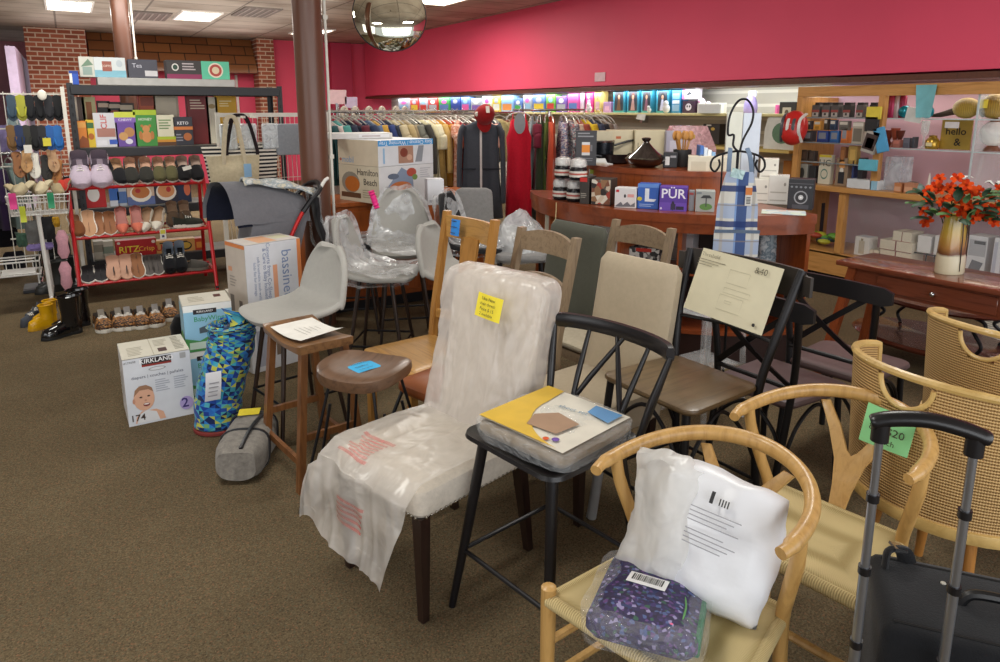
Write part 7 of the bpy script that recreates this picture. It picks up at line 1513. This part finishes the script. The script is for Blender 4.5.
cX('carry_case', 'dark brown case with gold emblem on the slatwall right of the pink case', 'case', (702, 124, 720, 144), 6.5, None, '#241c18', [('f', 'o', .6, .75, .12, .08, '#b5923a'), ('f', 'r', .2, .9, .5, .97, '#b9b4a8')], None, .16)
cX('pink_bottle', 'pink bottle on the slatwall shelf left of the black framed carton', 'bottle', (774, 105, 778, 121), 6.55, None, '#d65a94', [], None, .05)
for px, py, c, l in ((798, 160, '#c9882a', 'amber'), (790, 165, '#b5742a', 'brown')): cX('wicker_box', f'{l} basket box on the lower board left of the display post', 'box', (px-8, py-4, px+2, py+14), 6.5, None, c, [], None, .12)
# helmet red and white hanging on the display post
p = WX(794, 132, 6.05); t = thing('bicycle_helmet', 'red and white bicycle helmet hanging on the display post', 'helmet', (6.06, p.y, 1.46), -PI/2+.3, rot=(RD(72), 0, -PI/2+.3))
b = B(); b.lathe([(.145, 0), (.15, .04), (.135, .09), (.095, .125), (.004, .145)], mat('#c22a26', .3), 20, sx=.85, sy=1.15); b.ob('shell', t)
for k in range(4): b = B(); a = (k-1.5)*.055; b.tube(smooth_path([(a*1.2, -.14, .03), (a, -.06, .125), (a, .05, .135), (a*1.2, .14, .04)], 4), .016, mat('#dcd9d4', .3) if k % 2 else mat('#4f5256', .3), 6, flat=.4); b.ob('vent_rib', t)
b = B(); b.tube([(.1, 0, 0), (.03, .02, -.12), (-.03, .02, -.12), (-.1, 0, 0)], .006, BLK(), 6); b.ob('chin_strap', t)
# ================= wooden glass display along the right wall =================
HON = wood('#c08c50', '#a26f34', .35, (22, 2.2, 22)); HONV = wood('#c08c50', '#a26f34', .35, (22, 22, 2.2)); DXF = 6.2; YD0, YD1 = .6, 4.53
t = thing('display_cabinet', 'honey wood and glass display cabinet along the right wall', 'cabinet', (6.5, 2.55, 0)); ox, oy = 6.5, 2.55
def bb(name, x0, x1, y0, y1, z0, z1, m, bev=.002): b = B(); b.box(((x0+x1)/2-ox, (y0+y1)/2-oy, (z0+z1)/2), (x1-x0, y1-y0, z1-z0), m, bev=bev); return b.ob(name, t)
bb('fascia', 6.2, 6.24, YD0, YD1, 1.765, 1.862, HON); bb('counter_board', 6.17, 6.82, YD0, YD1, .875, .925, HON); bb('base_rail', 6.2, 6.24, YD0, YD1, .07, .28, HON); bb('bottom_board', 6.2, 6.82, YD0, YD1, .26, .29, HON); bb('kick', 6.26, 6.8, YD0, YD1, 0, .09, BLK())
for y in (4.50, 3.67): bb('upper_post', 6.2, 6.26, y-.03, y+.03, .925, 1.765, HONV)
for y in (4.50, 3.955, 2.3): bb('lower_post', 6.2, 6.26, y-.035, y+.035, .28, .875, HONV)
bb('back_panel', 6.83, 6.845, YD0, YD1, .0, 1.86, PALE); bb('side_panel', 6.26, 6.83, 4.50, 4.53, .28, 1.765, HONV)
GL = glass('#dfeef0', .22)
for z in (1.57, 1.31): bb('glass_shelf', 6.26, 6.78, YD0, 3.63, z-.008, z, GL, 0); bb('shelf_edge', 6.255, 6.262, YD0, 3.63, z-.009, z+.001, mat('#b9c4c6', .2), 0)
for z in (1.57, 1.33, 1.14): bb('glass_shelf', 6.26, 6.78, 3.71, 4.47, z-.008, z, GL, 0); bb('shelf_edge', 6.255, 6.262, 3.71, 4.47, z-.009, z+.001, mat('#8a9496', .2), 0)
for y in (2.90, ): bb('glass_divider', 6.25, 6.78, y-.006, y+.006, .925, 1.765, GL, 0); bb('divider_edge', 6.244, 6.252, y-.007, y+.007, .925, 1.765, mat('#b9c4c6', .2), 0)
bb('sliding_pane', 6.215, 6.222, 2.34, 3.9, .30, .87, glass('#e6f0f0', .05), 0)
# left bay: packaged gadgets on hooks and shelves
K = 'packaged gadgets in the left display bay'
def dsp(px, c, l, deco=(), z=None, d=.08, name='gadget_box', X=6.28): return cX(name, l, 'box', px, X, z, c, deco, K, d)
ordn = ['first', 'second', 'third', 'fourth', 'fifth', 'sixth', 'seventh', 'eighth']
for i, px in enumerate((811, 821, 830, 842, 855, 868)):
    dsp((px, 105, px+9, 118), ['#4a4644', '#55504e', '#4a4644', '#2f2b2a', '#57524f', '#2c2a2b'][i], f'{ordn[i]} dark packet from the left on the top display shelf', [('f', 'r', .0, .4, 1, .6, '#8a3a34'), ('f', 'r', .1, .05, .9, .38, '#a8a29a'), ('f', 'r', .3, .15, .6, .35, '#3a3634')], 1.571)
    dsp((px+1, 102.5, px+9, 117), '#232022', f'{ordn[i]} black carton behind the dark packets of the top display shelf', [], 1.571, .08, X=6.45)
rows2 = [((804, 121, 811, 132), '#3a3634', 'charcoal'), ((813, 121, 821, 132), '#d99a3a', 'orange and white'), ((823, 119, 828, 133), '#4a4034', 'brown'), ((829, 120, 836, 133), '#26405a', 'navy'), ((838, 121, 849, 132), '#6a6660', 'grey')]
for px, c, nm in rows2: dsp(px, c, f'{nm} small packet in the second row of the display', [('f', 'r', .1, .6, .9, .9, '#c9c4b8'), ('f', 'r', .2, .1, .8, .4, shade(c, .6))], 1.45, .05)
rows3 = [((803, 131, 812, 144), '#3c3a3c', 'charcoal boxed'), ((816, 131, 828, 146), '#2f4a94', 'blue razor'), ((829, 131, 839, 145), '#2c6ab0', 'blue and white'), ((841, 128, 848, 134), '#d97a3a', 'orange topped')]
for px, c, nm in rows3: dsp(px, c, f'{nm} gadget pack in the third row of the display', [('f', 'r', .15, .3, .85, .85, '#8a8f9a'), ('f', 'r', 0, 0, 1, .2, shade(c, .7))], 1.331, .08)
dsp((851, 122, 864, 144), '#b8b2a4', 'tall white and grey blister pack in the display', [('f', 'r', 0, .8, 1, .95, '#dcd9cf'), ('f', 'r', .1, .1, .9, .7, '#7a7468')], 1.331, .06)
rows4 = [((797, 150, 808, 163), '#4a3a30', 'brown smoked'), ((808, 151, 815, 164), '#3a302a', 'dark smoked'), ((840, 147, 846, 153), '#8a5a34', 'tan'), ((848, 146, 858, 153), '#a88a4a', 'gold')]
for px, c, nm in rows4: dsp(px, c, f'{nm} pack in the fourth row of the display', [('f', 'r', .2, .2, .8, .8, shade(c, 1.5))], 1.141, .06)
dsp((796, 164, 808, 176), '#9a9c94', 'grey clear pack at the left of the display counter', [('f', 'o', .5, .5, .25, .3, '#3a3c3a')], .926); dsp((808, 166, 816, 178), '#26282c', 'black pack on the display counter', [], .926)
dsp((817, 155, 832, 184), '#c9c4b0', 'white tall gadget pack with a looped cable picture on the display counter', [('f', 'r', 0, .92, 1, 1, '#d3c23a'), ('f', 'o', .5, .35, .3, .18, '#5a7f74'), ('f', 'o', .5, .35, .24, .13, '#c9c4b0'), ('f', 't', .5, .72, .09, 'HC', '#3a3a38')], .926, .06)
dsp((834, 158, 849, 187), '#8f7a64', 'brown and white clipper pack on the display counter', [('f', 'o', .5, .75, .28, .13, '#d99a5a'), ('f', 'o', .5, .55, .16, .1, '#dcd9d0'), ('f', 'r', .25, .08, .75, .5, '#22242c')], .926, .08)
dsp((850, 157, 855, 186), '#2a3a6a', 'narrow navy pack beside the clipper pack', [], .926, .08); dsp((856, 158, 864, 186), '#23242a', 'black boxed pack right of the navy pack', [], .926, .08)
dsp((846, 180, 878, 189), '#cfd3d6', 'flat white carton with blue end on the display counter', [('f', 'r', .8, 0, 1, 1, '#8fb9cf')], .926, .14, X=6.2)
# pieces hanging at the post: tennis style paddle pack, packs
p = WX(872, 135, 6.12)
def hangpack(px, py, w_, h_, c, l, deco=None, rotx=0.):
    q = WX(px, py, 6.12); b = B(); b.box((0, 0, 0), (.03, w_, h_), mat(c) if isinstance(c, str) else c, rot_of(rotx, 0, 0), bev=.004)
    for (dy, dz, ww, hh, cc_) in deco or (): b.box(rot_of(rotx, 0, 0) @ V((-.017, -dy, dz)), (.004, ww, hh), mat(cc_), rot_of(rotx, 0, 0))
    return tag(b.ob('hanging_pack', None, q), l, 'pack', 'packs hanging at the display post')
hangpack(874, 113, .13, .11, '#d6c23f', 'yellow card pack at the top of the display post'); hangpack(872, 124, .12, .13, '#1d1c1e', 'black gloves pack under the yellow card')
hangpack(871, 142, .13, .2, '#a8a29a', 'grey paddle pack on the display post', [(0, 0, .11, .14, '#3a2a28'), (0, -.01, .07, .09, '#7c3a34')], .25); hangpack(881, 140, .10, .22, '#4a9ac9', 'bright blue pack right of the paddle pack', None, -.3); hangpack(868, 165, .17, .10, '#5fb0c4', 'light blue fan-shaped pack at the bottom of the display post')
# right bay
K = 'ornaments in the right display bay'
for i, (px, c) in enumerate(((884, '#7c1438'), (889, '#8f1a44'), (893, '#a82a54'), (898, '#b5a0a4'), (903, '#8a1a40'))):
    y_ = WX(px+2, 110, 6.4).y; b = B(); b.lathe([(.028, 0), (.03, .01), (.03, .18), (.022, .2), (.022, .215)], mat(c, .25, .3), 14, caps=True); tag(b.ob('metallic_tumbler', None, (6.36, y_, 1.571)), f'{ordn[i]} metallic {"silver" if i==3 else "magenta"} tumbler from the left on the top glass shelf', 'tumbler', K)
for px, l in ((905, 'left teal glass ball ornament on the top glass shelf'), (927, 'right teal glass ball ornament on the top glass shelf')):
    y_ = WX(px, 112, 6.35).y; b = B(); b.ball((0, 0, .055), .055, mat('#1f8a9c', .1, .4), n=16, k=12); tag(b.ob('glass_ball', None, (6.35, y_, 1.571)), l, 'ornament', K)
p = WX(925, 97, 6.16); b = B(); b.sheet(lambda u, v: (.01*math.sin(u*3), (u-.5)*.17*(1-.3*v), .10-.27*v), 6, 8, mat('#6fb0b8', .5), .004); tag(b.ob('teal_packet', None, p), 'teal packet hanging over the wood rail of the display', 'packet')
p = WX(914, 115, 6.2); b = B(); b.box((0, 0, 0), (.02, .13, .12), mat('#c9c9c4'), rot_of(.15, 0, 0)); tag(b.ob('price_card', None, p), 'grey white card hanging from the top glass shelf', 'card')
p = WX(952, 125, 6.2); b = B(); b.box((0, 0, 0), (.02, .10, .05), mat('#c9c4c4')); tag(b.ob('price_card', None, p), 'small white card under the top glass shelf right of centre', 'card')
y_ = WX(966, 112, 6.4).y; t = thing('gold_lantern', 'gold patterned lying lantern with dark fringe on the top glass shelf', 'ornament', (6.4, y_, 1.572)); b = B(); b.ball((0, 0, .085), .085, weave('#c9a84a', '#4a3a1c', 14, 14, .6, .35), (.8, 1.25, 1), 20, 14); b.ob('globe', t); b = B(); b.tube([(0, .09, .06), (0, .2, .03), (0, .27, .02)], [.03, .022, .012], mat('#3a2a1c', .8), 8); b.ob('tassel', t); b = B(); b.lathe([(.03, 0), (.075, .02)], mat('#8a7a5c', .3, .6), 16); b.ob('end_cap', t, (0, -.11, .085), (PI/2, 0, 0))
y_ = WX(992, 112, 6.4).y; b = B(); b.ball((0, 0, .1), .1, weave('#b5923a', '#3a2f1c', 12, 12, .6, .4), (.9, 1, 1), 18, 12); b.box((-.1, .04, .12), (.01, .07, .07), mat('#d9c23a')); tag(b.ob('gold_ball', None, (6.42, y_, 1.572)), 'gold mesh ball with yellow sticker at the right end of the top shelf', 'ornament')
for i, (px, c, h_) in enumerate(((888, '#6a2c20', .15), (894, '#8a3f2c', .17), (899, '#5c2a20', .15))): y_ = WX(px, 146, 6.4).y; b = B(); b.lathe([(.035, 0), (.03, .03), (.012, .06), (.03, .1), (.04, h_)], mat(c, .3), 14, caps=True); tag(b.ob('wooden_candlestick', None, (6.4, y_, 1.311)), f'{ordn[i]} dark red wooden holder on the middle glass shelf', 'ornament', K)
for px0, px1, y0, c, l in ((892, 900, 140, '#a8685c', 'terracotta box candle on the middle glass shelf'), (902, 910, 138, '#5c5a64', 'slate boxed jar on the middle glass shelf'), (911, 915, 137, '#3a3c44', 'dark jar box on the middle glass shelf')): cX('boxed_candle', l, 'candle', (px0, y0, px1, 148), 6.3, 1.311, c, [('f', 'r', .1, .5, .9, .9, shade(c, 1.4))], K, .07)
y_ = WX(922, 146, 6.4).y; b = B(); b.lathe([(.03, 0), (.012, .02), (.01, .1), (.032, .13), (.036, .24), (.032, .24), (.028, .14)], glass('#eef4f4', .3), 16, caps=True); tag(b.ob('glass_vase', None, (6.42, y_, 1.311)), 'tall clear glass stem vase on the middle glass shelf', 'vase')
y_ = WX(933, 148, 6.4).y; b = B(); b.lathe([(.05, 0), (.055, .01), (.055, .07), (.035, .095), (.03, .1), (.032, .115), (.004, .12)], mat('#b5903a', .25, .7), 18, caps=True); b.box((-.056, 0, .04), (.004, .05, .03), mat('#d9cba0')); tag(b.ob('gold_jar', None, (6.38, y_, 1.311)), 'squat gold lidded jar on the middle glass shelf', 'jar')
t = thing('gold_sign', 'square gold sign with black brush lettering on the middle glass shelf', 'sign', (6.42, WX(959, 146, 6.5).y, 1.312), -PI/2); b = B(); b.box((0, .01, .125), (.24, .016, .25), mat('#b59a4a', .3, .6)); b.ob('panel', t); b = B(); b.text('hello', .085, M(((1, 0, 0, 0), (0, 0, -1, -.001), (0, 1, 0, .15), (0, 0, 0, 1))), mat('#241c10'), bold=.012); b.text('&', .09, M(((1, 0, 0, .02), (0, 0, -1, -.001), (0, 1, 0, .06), (0, 0, 0, 1))), mat('#241c10'), bold=.01); b.ob('lettering', t)
t = thing('glass_globe_jar', 'round clear glass jar on a wooden base at the right of the middle shelf', 'jar', (6.45, WX(992, 150, 6.45).y, 1.312)); b = B(); b.ball((0, 0, .14), .105, film('#e9ece9', .5, .05, .1, 4), n=20, k=14); b.ob('globe', t); b = B(); b.lathe([(.06, 0), (.055, .02), (.035, .045)], mat('#6a3a24', .4), 18, caps=True); b.ob('base', t); b = B(); b.lathe([(.045, .235), (.04, .25), (.004, .27)], mat('#6a3a24', .4), 18); b.ob('cap', t)
cX('clear_case', 'clear acrylic case on the display counter left of the small copper boxes', 'case', (882, 157, 902, 189), 6.3, .926, film('#d6dee6', .45, .08, .1, 6), [], None, .2)
for i, (px0, px1, c, l) in enumerate(((893, 902, '#b5764a', 'left copper trinket box on the display counter'), (903, 914, '#b07a5c', 'right copper trinket box on the display counter'))): cX('trinket_box', l, 'box', (px0, 183, px1, 193), 6.24, .926, c, [('f', 'r', .1, .1, .9, .6, '#c99a7a')], None, .08)
y_ = WX(928, 190, 6.35).y; b = B(); b.lathe([(.018, 0), (.02, .06), (.012, .1), (.008, .15), (.002, .18)], mat('#d9d0c6', .5), 14, caps=True); tag(b.ob('pale_figurine', None, (6.35, y_, .926)), 'slim pale pointed ornament on the display counter left of the flowers', 'ornament')
y_ = WX(918, 191, 6.35).y; b = B(); b.lathe([(.04, 0), (.05, .02), (.045, .06), (.02, .08)], mat('#7f9a94', .4), 14, caps=True); b.ball((0, .05, .08), .035, mat('#3a4a3c'), (1, 1.5, .4)); tag(b.ob('green_ornament', None, (6.35, y_, .926)), 'small sage green ornament beside the copper trinket boxes', 'ornament')
# lower bay
b = B(); rg = random.Random(3)
for i in range(16): b.ball(((rg.random()-.5)*.1, (rg.random()-.5)*.34, .03+.09*rg.random()), .05, mat(rg.choice(['#7fae2f', '#4f7f74', '#a8452f', '#5f9a3a', '#2f5a6a', '#b5b53a']), .5), (1, 1.4, .6), 8, 6)
o = b.ob('yarn_heap', None, (6.42, WX(825, 246, 6.4).y, .292)); tag(o, 'heap of green and multicolour yarn in the lower display', 'yarn', None, 'stuff')
cX('leaning_box', 'black tall flat carton leaning in the lower display at the left', 'box', (818, 203, 822, 250), 6.5, .291, '#2a262c', [], None, .05)
cX('white_carton', 'white carton with a bottle picture in the lower display', 'box', (853, 237, 870, 258), 6.28, .291, '#d3cfc9', [('f', 'r', .3, .1, .7, .8, '#b5a894'), ('f', 'r', .42, .8, .58, .92, '#8a7a5c'), ('t', 'r', .1, .1, .9, .9, '#b9bac4')], None, .14)
for i, (px0, px1, y0, y1, l) in enumerate(((867, 879, 250, 259, 'small low cream box at the left of the ribbon boxes'), (879, 912, 251, 261, 'widest cream ribbon box at the bottom of the stack'), (879, 913, 240, 251, 'cream ribbon box in the middle of the stack'), (891, 911, 231, 240, 'small cream ribbon box on top of the stack'))):
    z_ = [.291, .291, .385, .475][i]; y_, w_, z0, h_ = boxX(px0, y0, px1, y1, 6.3); carton('ribbon_box', l+' in the lower display', 'box', (6.3+.02*(i == 3), y_, z_), -PI/2, w_, .2, .09 if i else .07, '#cfc5b0', [('f', 'r', .48, 0, .52, 1, '#7c3a3a'), ('f', 'r', 0, .0, 1, .06, '#8a4a44'), ('t', 'r', .48, 0, .52, 1, '#7c3a3a')], 'cream ribbon boxes in the lower display')
for i, (px0, px1) in enumerate(((916, 932), (933, 946))): cX('white_carton', f'{["left","right"][i]} of two white cube cartons on the wire riser', 'box', (px0, 236, px1, 253), 6.34, .405, '#d6d4d3', [('f', 'r', .0, .0, .06, 1, '#c0bebd')], None, .14)
t = thing('wire_riser', 'black wire riser under the white cube cartons in the lower display', 'riser', (6.41, WX(930, 255, 6.4).y, .292)); 
for y in (-.16, 0, .16): b = B(); b.box((0, y, .055), (.16, .008, .11), mat('#1a1a1a')) if False else b.tube([(-.07, y, 0), (-.07, y, .108), (.07, y, .108), (.07, y, 0)], .005, mat('#1a1a1a'), 6); b.ob('leg', t)
b = B(); b.tube([(-.07, -.16, .104), (-.07, .16, .104)], .005, mat('#1a1a1a'), 6); b.tube([(.07, -.16, .104), (.07, .16, .104)], .005, mat('#1a1a1a'), 6); b.ob('rail', t)
cX('printer_carton', 'white carton with grey machine picture behind the vase in the lower display', 'box', (965, 236, 989, 268), 6.3, .291, '#d0d0d3', [('f', 'r', .05, .5, .95, .9, '#a9a9ae'), ('f', 'p', [(.1, .1), (.7, .1), (.9, .35), (.3, .4)], '#6a6a72'), ('f', 'r', .3, .8, .9, .88, '#4a4a50')], None, .18)
cX('printer_carton', 'white narrow carton at the right edge in the lower display', 'box', (990, 238, 1004, 272), 6.27, .291, '#d6d6dc', [('f', 'r', .1, .1, .5, .9, '#b5b5c4')], None, .18)
# ================= cherry table, flowers, oval table =================
CH2 = wood('#713a26', '#542717', .22, (2.2, 24, 24), 1., .4); CH2V = wood('#84401f', '#5f2912', .3, (26, 26, 2.2))
tl = G(836, 260, .75); tr = G(1000, 290.5, .75); dv = (tr-tl).normalized(); nv = V((-dv.y, dv.x, 0)); L = 1.35; Dp = .42
cz_ = math.atan2(dv.y, dv.x); ctr = tl+dv*(L/2)+nv*(Dp/2)
t = thing('cherry_table', 'dark cherry console table with one drawer, vase of flowers on it', 'table', (ctr.x, ctr.y, 0), cz_)
b = B(); b.box((0, 0, .735), (L, Dp, .03), CH2, bev=.006, seg=2); b.ob('table_top', t)
b = B(); b.box((0, 0, .655), (L-.16, Dp-.08, .13), CH2); b.ob('apron', t)
b = B(); b.box((-.12, -.175, .655), (.62, .016, .095), CH2, bev=.003); o = b.ob('drawer', t); b = B(); b.ball((-.12, -.195, .655), .014, CH()); b.ob('knob', o)
for sx in (-1, 1):
    for sy in (-1, 1): b = B(); post(b, [(sx*(L/2+.03), sy*(Dp/2+.02), 0), (sx*(L/2-.09), sy*(Dp/2-.05), .72)], CH2V, .05, .045); b.ob('leg', t)
vz = G(949, 272, .752); vz = V((vz.x, vz.y, .751))
t = thing('flower_vase', 'flared amber and white glazed vase on the cherry table', 'vase', vz)
m, nt, b_ = newmat('glaze'); s = nt.nodes.new('ShaderNodeSeparateXYZ'); vec = coords(nt); nt.links.new(vec, s.inputs[0]); n = nz(nt, vec, 9, 3); a_ = nt.nodes.new('ShaderNodeMath'); a_.operation = 'MULTIPLY_ADD'; a_.inputs[1].default_value = .05; nt.links.new(n, a_.inputs[0]); nt.links.new(s.outputs[2], a_.inputs[2])
mr = nt.nodes.new('ShaderNodeMapRange'); mr.inputs[1].default_value = 0; mr.inputs[2].default_value = .34; nt.links.new(a_.outputs[0], mr.inputs[0])
nt.links.new(ramp(nt, mr.outputs[0], [(0, '#cfc4a4'), (.36, '#d9d0b4'), (.40, '#6a3f26'), (.52, '#a8763a'), (.75, '#b8953a'), (1, '#b0a044')]), b_.inputs['Base Color']); setp(b_, rough=.2, coat=.5); VG = m
b = B(); b.lathe([(.004, .004), (.088, .0), (.092, .012), (.09, .08), (.082, .2), (.066, .31), (.066, .325), (.06, .32), (.07, .2), (.07, .05)], VG, 32, sy=.75); b.ob('vase_body', t)
for pts in ([(-.03, -.066, .02), (-.035, -.064, .2), (-.02, -.05, .32)], [(.03, -.064, .1), (.035, -.06, .2), (.03, -.05, .3)], [(.0, -.064, .14), (.015, -.06, .25)], [(.03, -.062, .22), (.0, -.06, .27)], [(.033, -.061, .2), (.055, -.048, .27)]): b = B(); b.tube(pts, .0025, mat('#2c1c12', .3), 6); b.ob('painted_line', t)
b = B(); b.box((0.005, -.055, .285), (.022, .003, .018), mat('#e6e2d8')); b.ob('price_sticker', t)
t = thing('flower_bouquet', 'bouquet of orange-red silk flowers with dark leaves in the vase', 'flowers', vz+V((0, 0, .30))); rg = random.Random(21); SC = mat('#c44416', .9, 0, .12, spec=.1); SC2 = mat('#a32a0c', .9, 0, .12, spec=.1); LF = mat('#26402a', .6, 0, .15); LF2 = mat('#4a6a3a', .6, 0, .15); view = V((-.9, -.43, 0))
lat = V((.43, -.9, 0))
spots = [(-.16, .16), (-.11, .24), (-.05, .19), (-.17, .03), (-.15, .11), (-.08, .10), (.0, .12), (.06, .16), (.12, .10), (.16, .15), (.19, .07), (.02, .05), (.10, .03), (.22, .13), (.19, .0), (.23, .05), (-.02, .25), (-.15, -.03), (.15, .02), (.05, .09), (-.10, .17), (.24, .18), (-.13, .19), (.03, .21), (.09, .17), (.13, .05), (-.06, .03), (.06, .0), (.2, .19), (-.03, .14)]
for i, (u, v) in enumerate(spots):
    c = lat*u*.88+V((0, 0, v*.88+.015))-view*(-.05-.07*rg.random())*1; dirn = (view*.8+lat*u*3+V((0, 0, .5))).normalized(); q = dirn.to_track_quat('Z', 'Y').to_matrix(); b = B(); R_ = .028+.009*rg.random()
    for k in range(6):
        a = k*PI/3+rg.random()*.4; pts = [V((0, 0, 0)), V((R_*.55, -R_*.38, R_*.28)), V((R_*1.05, -R_*.25, R_*.2)), V((R_*1.12, 0, R_*.1)), V((R_*1.05, R_*.25, R_*.2)), V((R_*.55, R_*.38, R_*.28))]
        b.poly([c+q @ (Rz(a) @ p_) for p_ in pts], SC if (i+k) % 3 else SC2, True)
    b.ball(c+q @ V((0, 0, .01)), R_*.28, SC2, n=6, k=4); b.ob('flower', t)
for i in range(64):
    a = rg.random()*2*PI; el = rg.random()*1.2-.2; r_ = .07+.10*rg.random(); c = lat*(math.cos(a)*r_*1.3)+V((0, 0, .0+.17*rg.random()))+view*(.06+.07*math.sin(a)); d_ = (lat*math.cos(a)+view*rg.random()+V((0, 0, el))).normalized(); q = d_.to_track_quat('X', 'Z').to_matrix(); l_ = .06+.035*rg.random()
    b = B(); b.sheet(lambda u, v: c+q @ V((l_*u, (v-.5)*l_*.62*math.sin(PI*min(.97, u+.05)), -.012*abs(2*v-1)**2+.01*math.sin(u*PI))), 6, 4, LF if i % 3 else LF2); b.ob('leaf', t, ang=0)
for u, v in ((-.0, .21), (.16, .19)): 
    b = B(); c = lat*u+V((0, 0, v))
    for k in range(5): b.poly([c, c+Rz(k*1.25) @ V((.045, -.014, .03)), c+Rz(k*1.25) @ V((.06, 0, .02)), c+Rz(k*1.25) @ V((.045, .014, .03))], mat('#d3d6d0', .6), True)
    b.ob('white_flower', t)
b = B()
for i in range(10): a = i*.63; b.tube([(0, 0, -.2), lat*(.1*math.cos(a))+V((0, 0, .1))], .003, LF, 5)
b.ob('stems', t)
# oval two-tier table with scroll iron
oc = G(890, 345, .12); oc = V((4.66, 2.24, 0))
t = thing('oval_tier_table', 'dark oval two-tier side table with black scroll iron supports', 'table', (oc.x, oc.y, 0), cz_); CH3 = wood('#5a2a1c', '#3c1a10', .25, (2.2, 20, 20), 1., .3)
b = B(); b.lathe([(.004, .45), (.40, .45), (.42, .435), (.40, .42), (.004, .42)], CH3, 44, sy=.62); b.ob('upper_tier', t)
b = B(); b.lathe([(.004, .20), (.50, .20), (.52, .185), (.50, .165), (.004, .165)], CH3, 44, sy=.66); b.ob('lower_tier', t)
for sx in (-1, 1):
    for sy in (-1, 1):
        b = B(); b.tube(smooth_path([(sx*.26, sy*.14, .42), (sx*.33, sy*.17, .41), (sx*.34, sy*.18, .37), (sx*.29, sy*.15, .36), (sx*.27, sy*.14, .33), (sx*.33, sy*.17, .26), (sx*.30, sy*.16, .20)], 5), .011, WM, 8); b.ob('scroll', t)
        b = B(); b.tube(smooth_path([(sx*.30, sy*.16, .165), (sx*.34, sy*.19, .08), (sx*.36, sy*.21, 0)], 4), .013, WM, 8); b.ob('foot', t)
# clear acrylic stool and pink object behind the papered chair
t = thing('acrylic_stool', 'clear acrylic stool partly hidden behind the papered metal chair', 'stool', (2.84, 2.52, 0)); AC = film('#f2f6f8', .26, .04, .05, 5)
b = B(); b.box((0, 0, .59), (.30, .30, .02), AC, bev=.006); b.ob('seat', t)
for sx in (-1, 1):
    for sy in (-1, 1): b = B(); b.tube([(sx*.13, sy*.13, .58), (sx*.15, sy*.15, 0)], .016, AC, 8); b.ob('leg', t)
b = B(); b.box((0, 0, .3), (.26, .26, .012), AC); b.ob('shelf', t)
carton('pink_box', 'flat pink box lying on the clear acrylic stool', 'box', (2.80, 2.42, .601), FACE(-.9, -.3), .16, .1, .035, '#d6506a', [('t', 'r', .2, .2, .8, .8, '#e08a9a')])
b = B(); b.loft([[V((.06*math.cos(a)*k, .05*math.sin(a)*k, z)) for a in (2*PI*i/16 for i in range(16))] for k, z in ((1, 0), (1.05, .1), (1, .25), (.6, .30), (.45, .34))], mat('#cfc8b4', .5)); q = PD(552, 225, 5.6); tag(b.ob('cream_jug', None, (q.x, q.y, .56)), 'cream jug on a low stand between dresses and red counter', 'jug')
carton('storage_crate', 'plain low crate under the cream jug left of the red counter', 'box', (q.x, q.y-.1, 0), FACE(-.5, -.86), .3, .28, .558, '#5a4636', [('f', 'r', .1, .1, .9, .9, '#6a5442')])
b = B(); b.sheet(lambda u, v: ((u-.5)*.16, 0, .42*v), 4, 6, weave('#cfc9bc', '#8a8478', 9, 9, .5), .012); q = G(993, 352, 0); tag(b.ob('lattice_panel', None, (q.x, q.y, 0.0), (0, 0, cz_)), 'cream lattice panel standing at the right edge beneath the cherry table', 'panel')
# ---- pieces of parts go one level deeper ----
SUB = {'lace': 'upper', 'insole': 'sole', 'pocket_band': 'pocket', 'price_tag': 'apron_body', 'nailhead_trim': 'seat', 'bag_print': 'seat_bag', 'hand_hold': 'wicker_shell', 'piping': 'case_body', 'zipper_pull': 'case_body', 'stud': 'case_body', 'carry_handle': 'case_body',
       'tag_loop': 'case_body', 'barcode_sticker': 'plastic_wrap', 'label_print': 'pillow', 'white_panel': 'crown', 'round_badge': 'crown', 'lettering': 'panel', 'placket': 'cloth_body', 'waist_seam': 'cloth_body', 'neck_scoop': 'cloth_body', 'steel_rim': 'pot_body', 'swing_tag': 'bag_body', 'paper_band': 'body', 'price_sticker': 'vase_body', 'painted_line': 'vase_body', 'vent_rib': 'shell', 'green_panel': 'shell', 'clasp': 'case_body', 'red_trim': 'outer_cover', 'yellow_tag': 'cover', 'handle_tip': 'push_handle'}
KM = {}
for o in bpy.data.objects:
    if o.parent is not None: KM.setdefault(o.parent.name, []).append(o)
bn = lambda o: o.name.split('.')[0]
for par, ks in list(KM.items()):
    by = {}
    for o in ks: by.setdefault(bn(o), o)
    for o in ks:
        if o.parent.parent is None and SUB.get(bn(o)) in by and by[SUB[bn(o)]] is not o:
            n_ = by[SUB[bn(o)]]; o.matrix_basis = n_.matrix_basis.inverted() @ o.matrix_basis; o.parent = n_
    tubes = [o for o in ks if bn(o) == 'handle_tube']; cols = [o for o in ks if bn(o) == 'handle_collar']
    for i, o in enumerate(cols): o.parent = tubes[min(len(tubes)-1, i//3)]
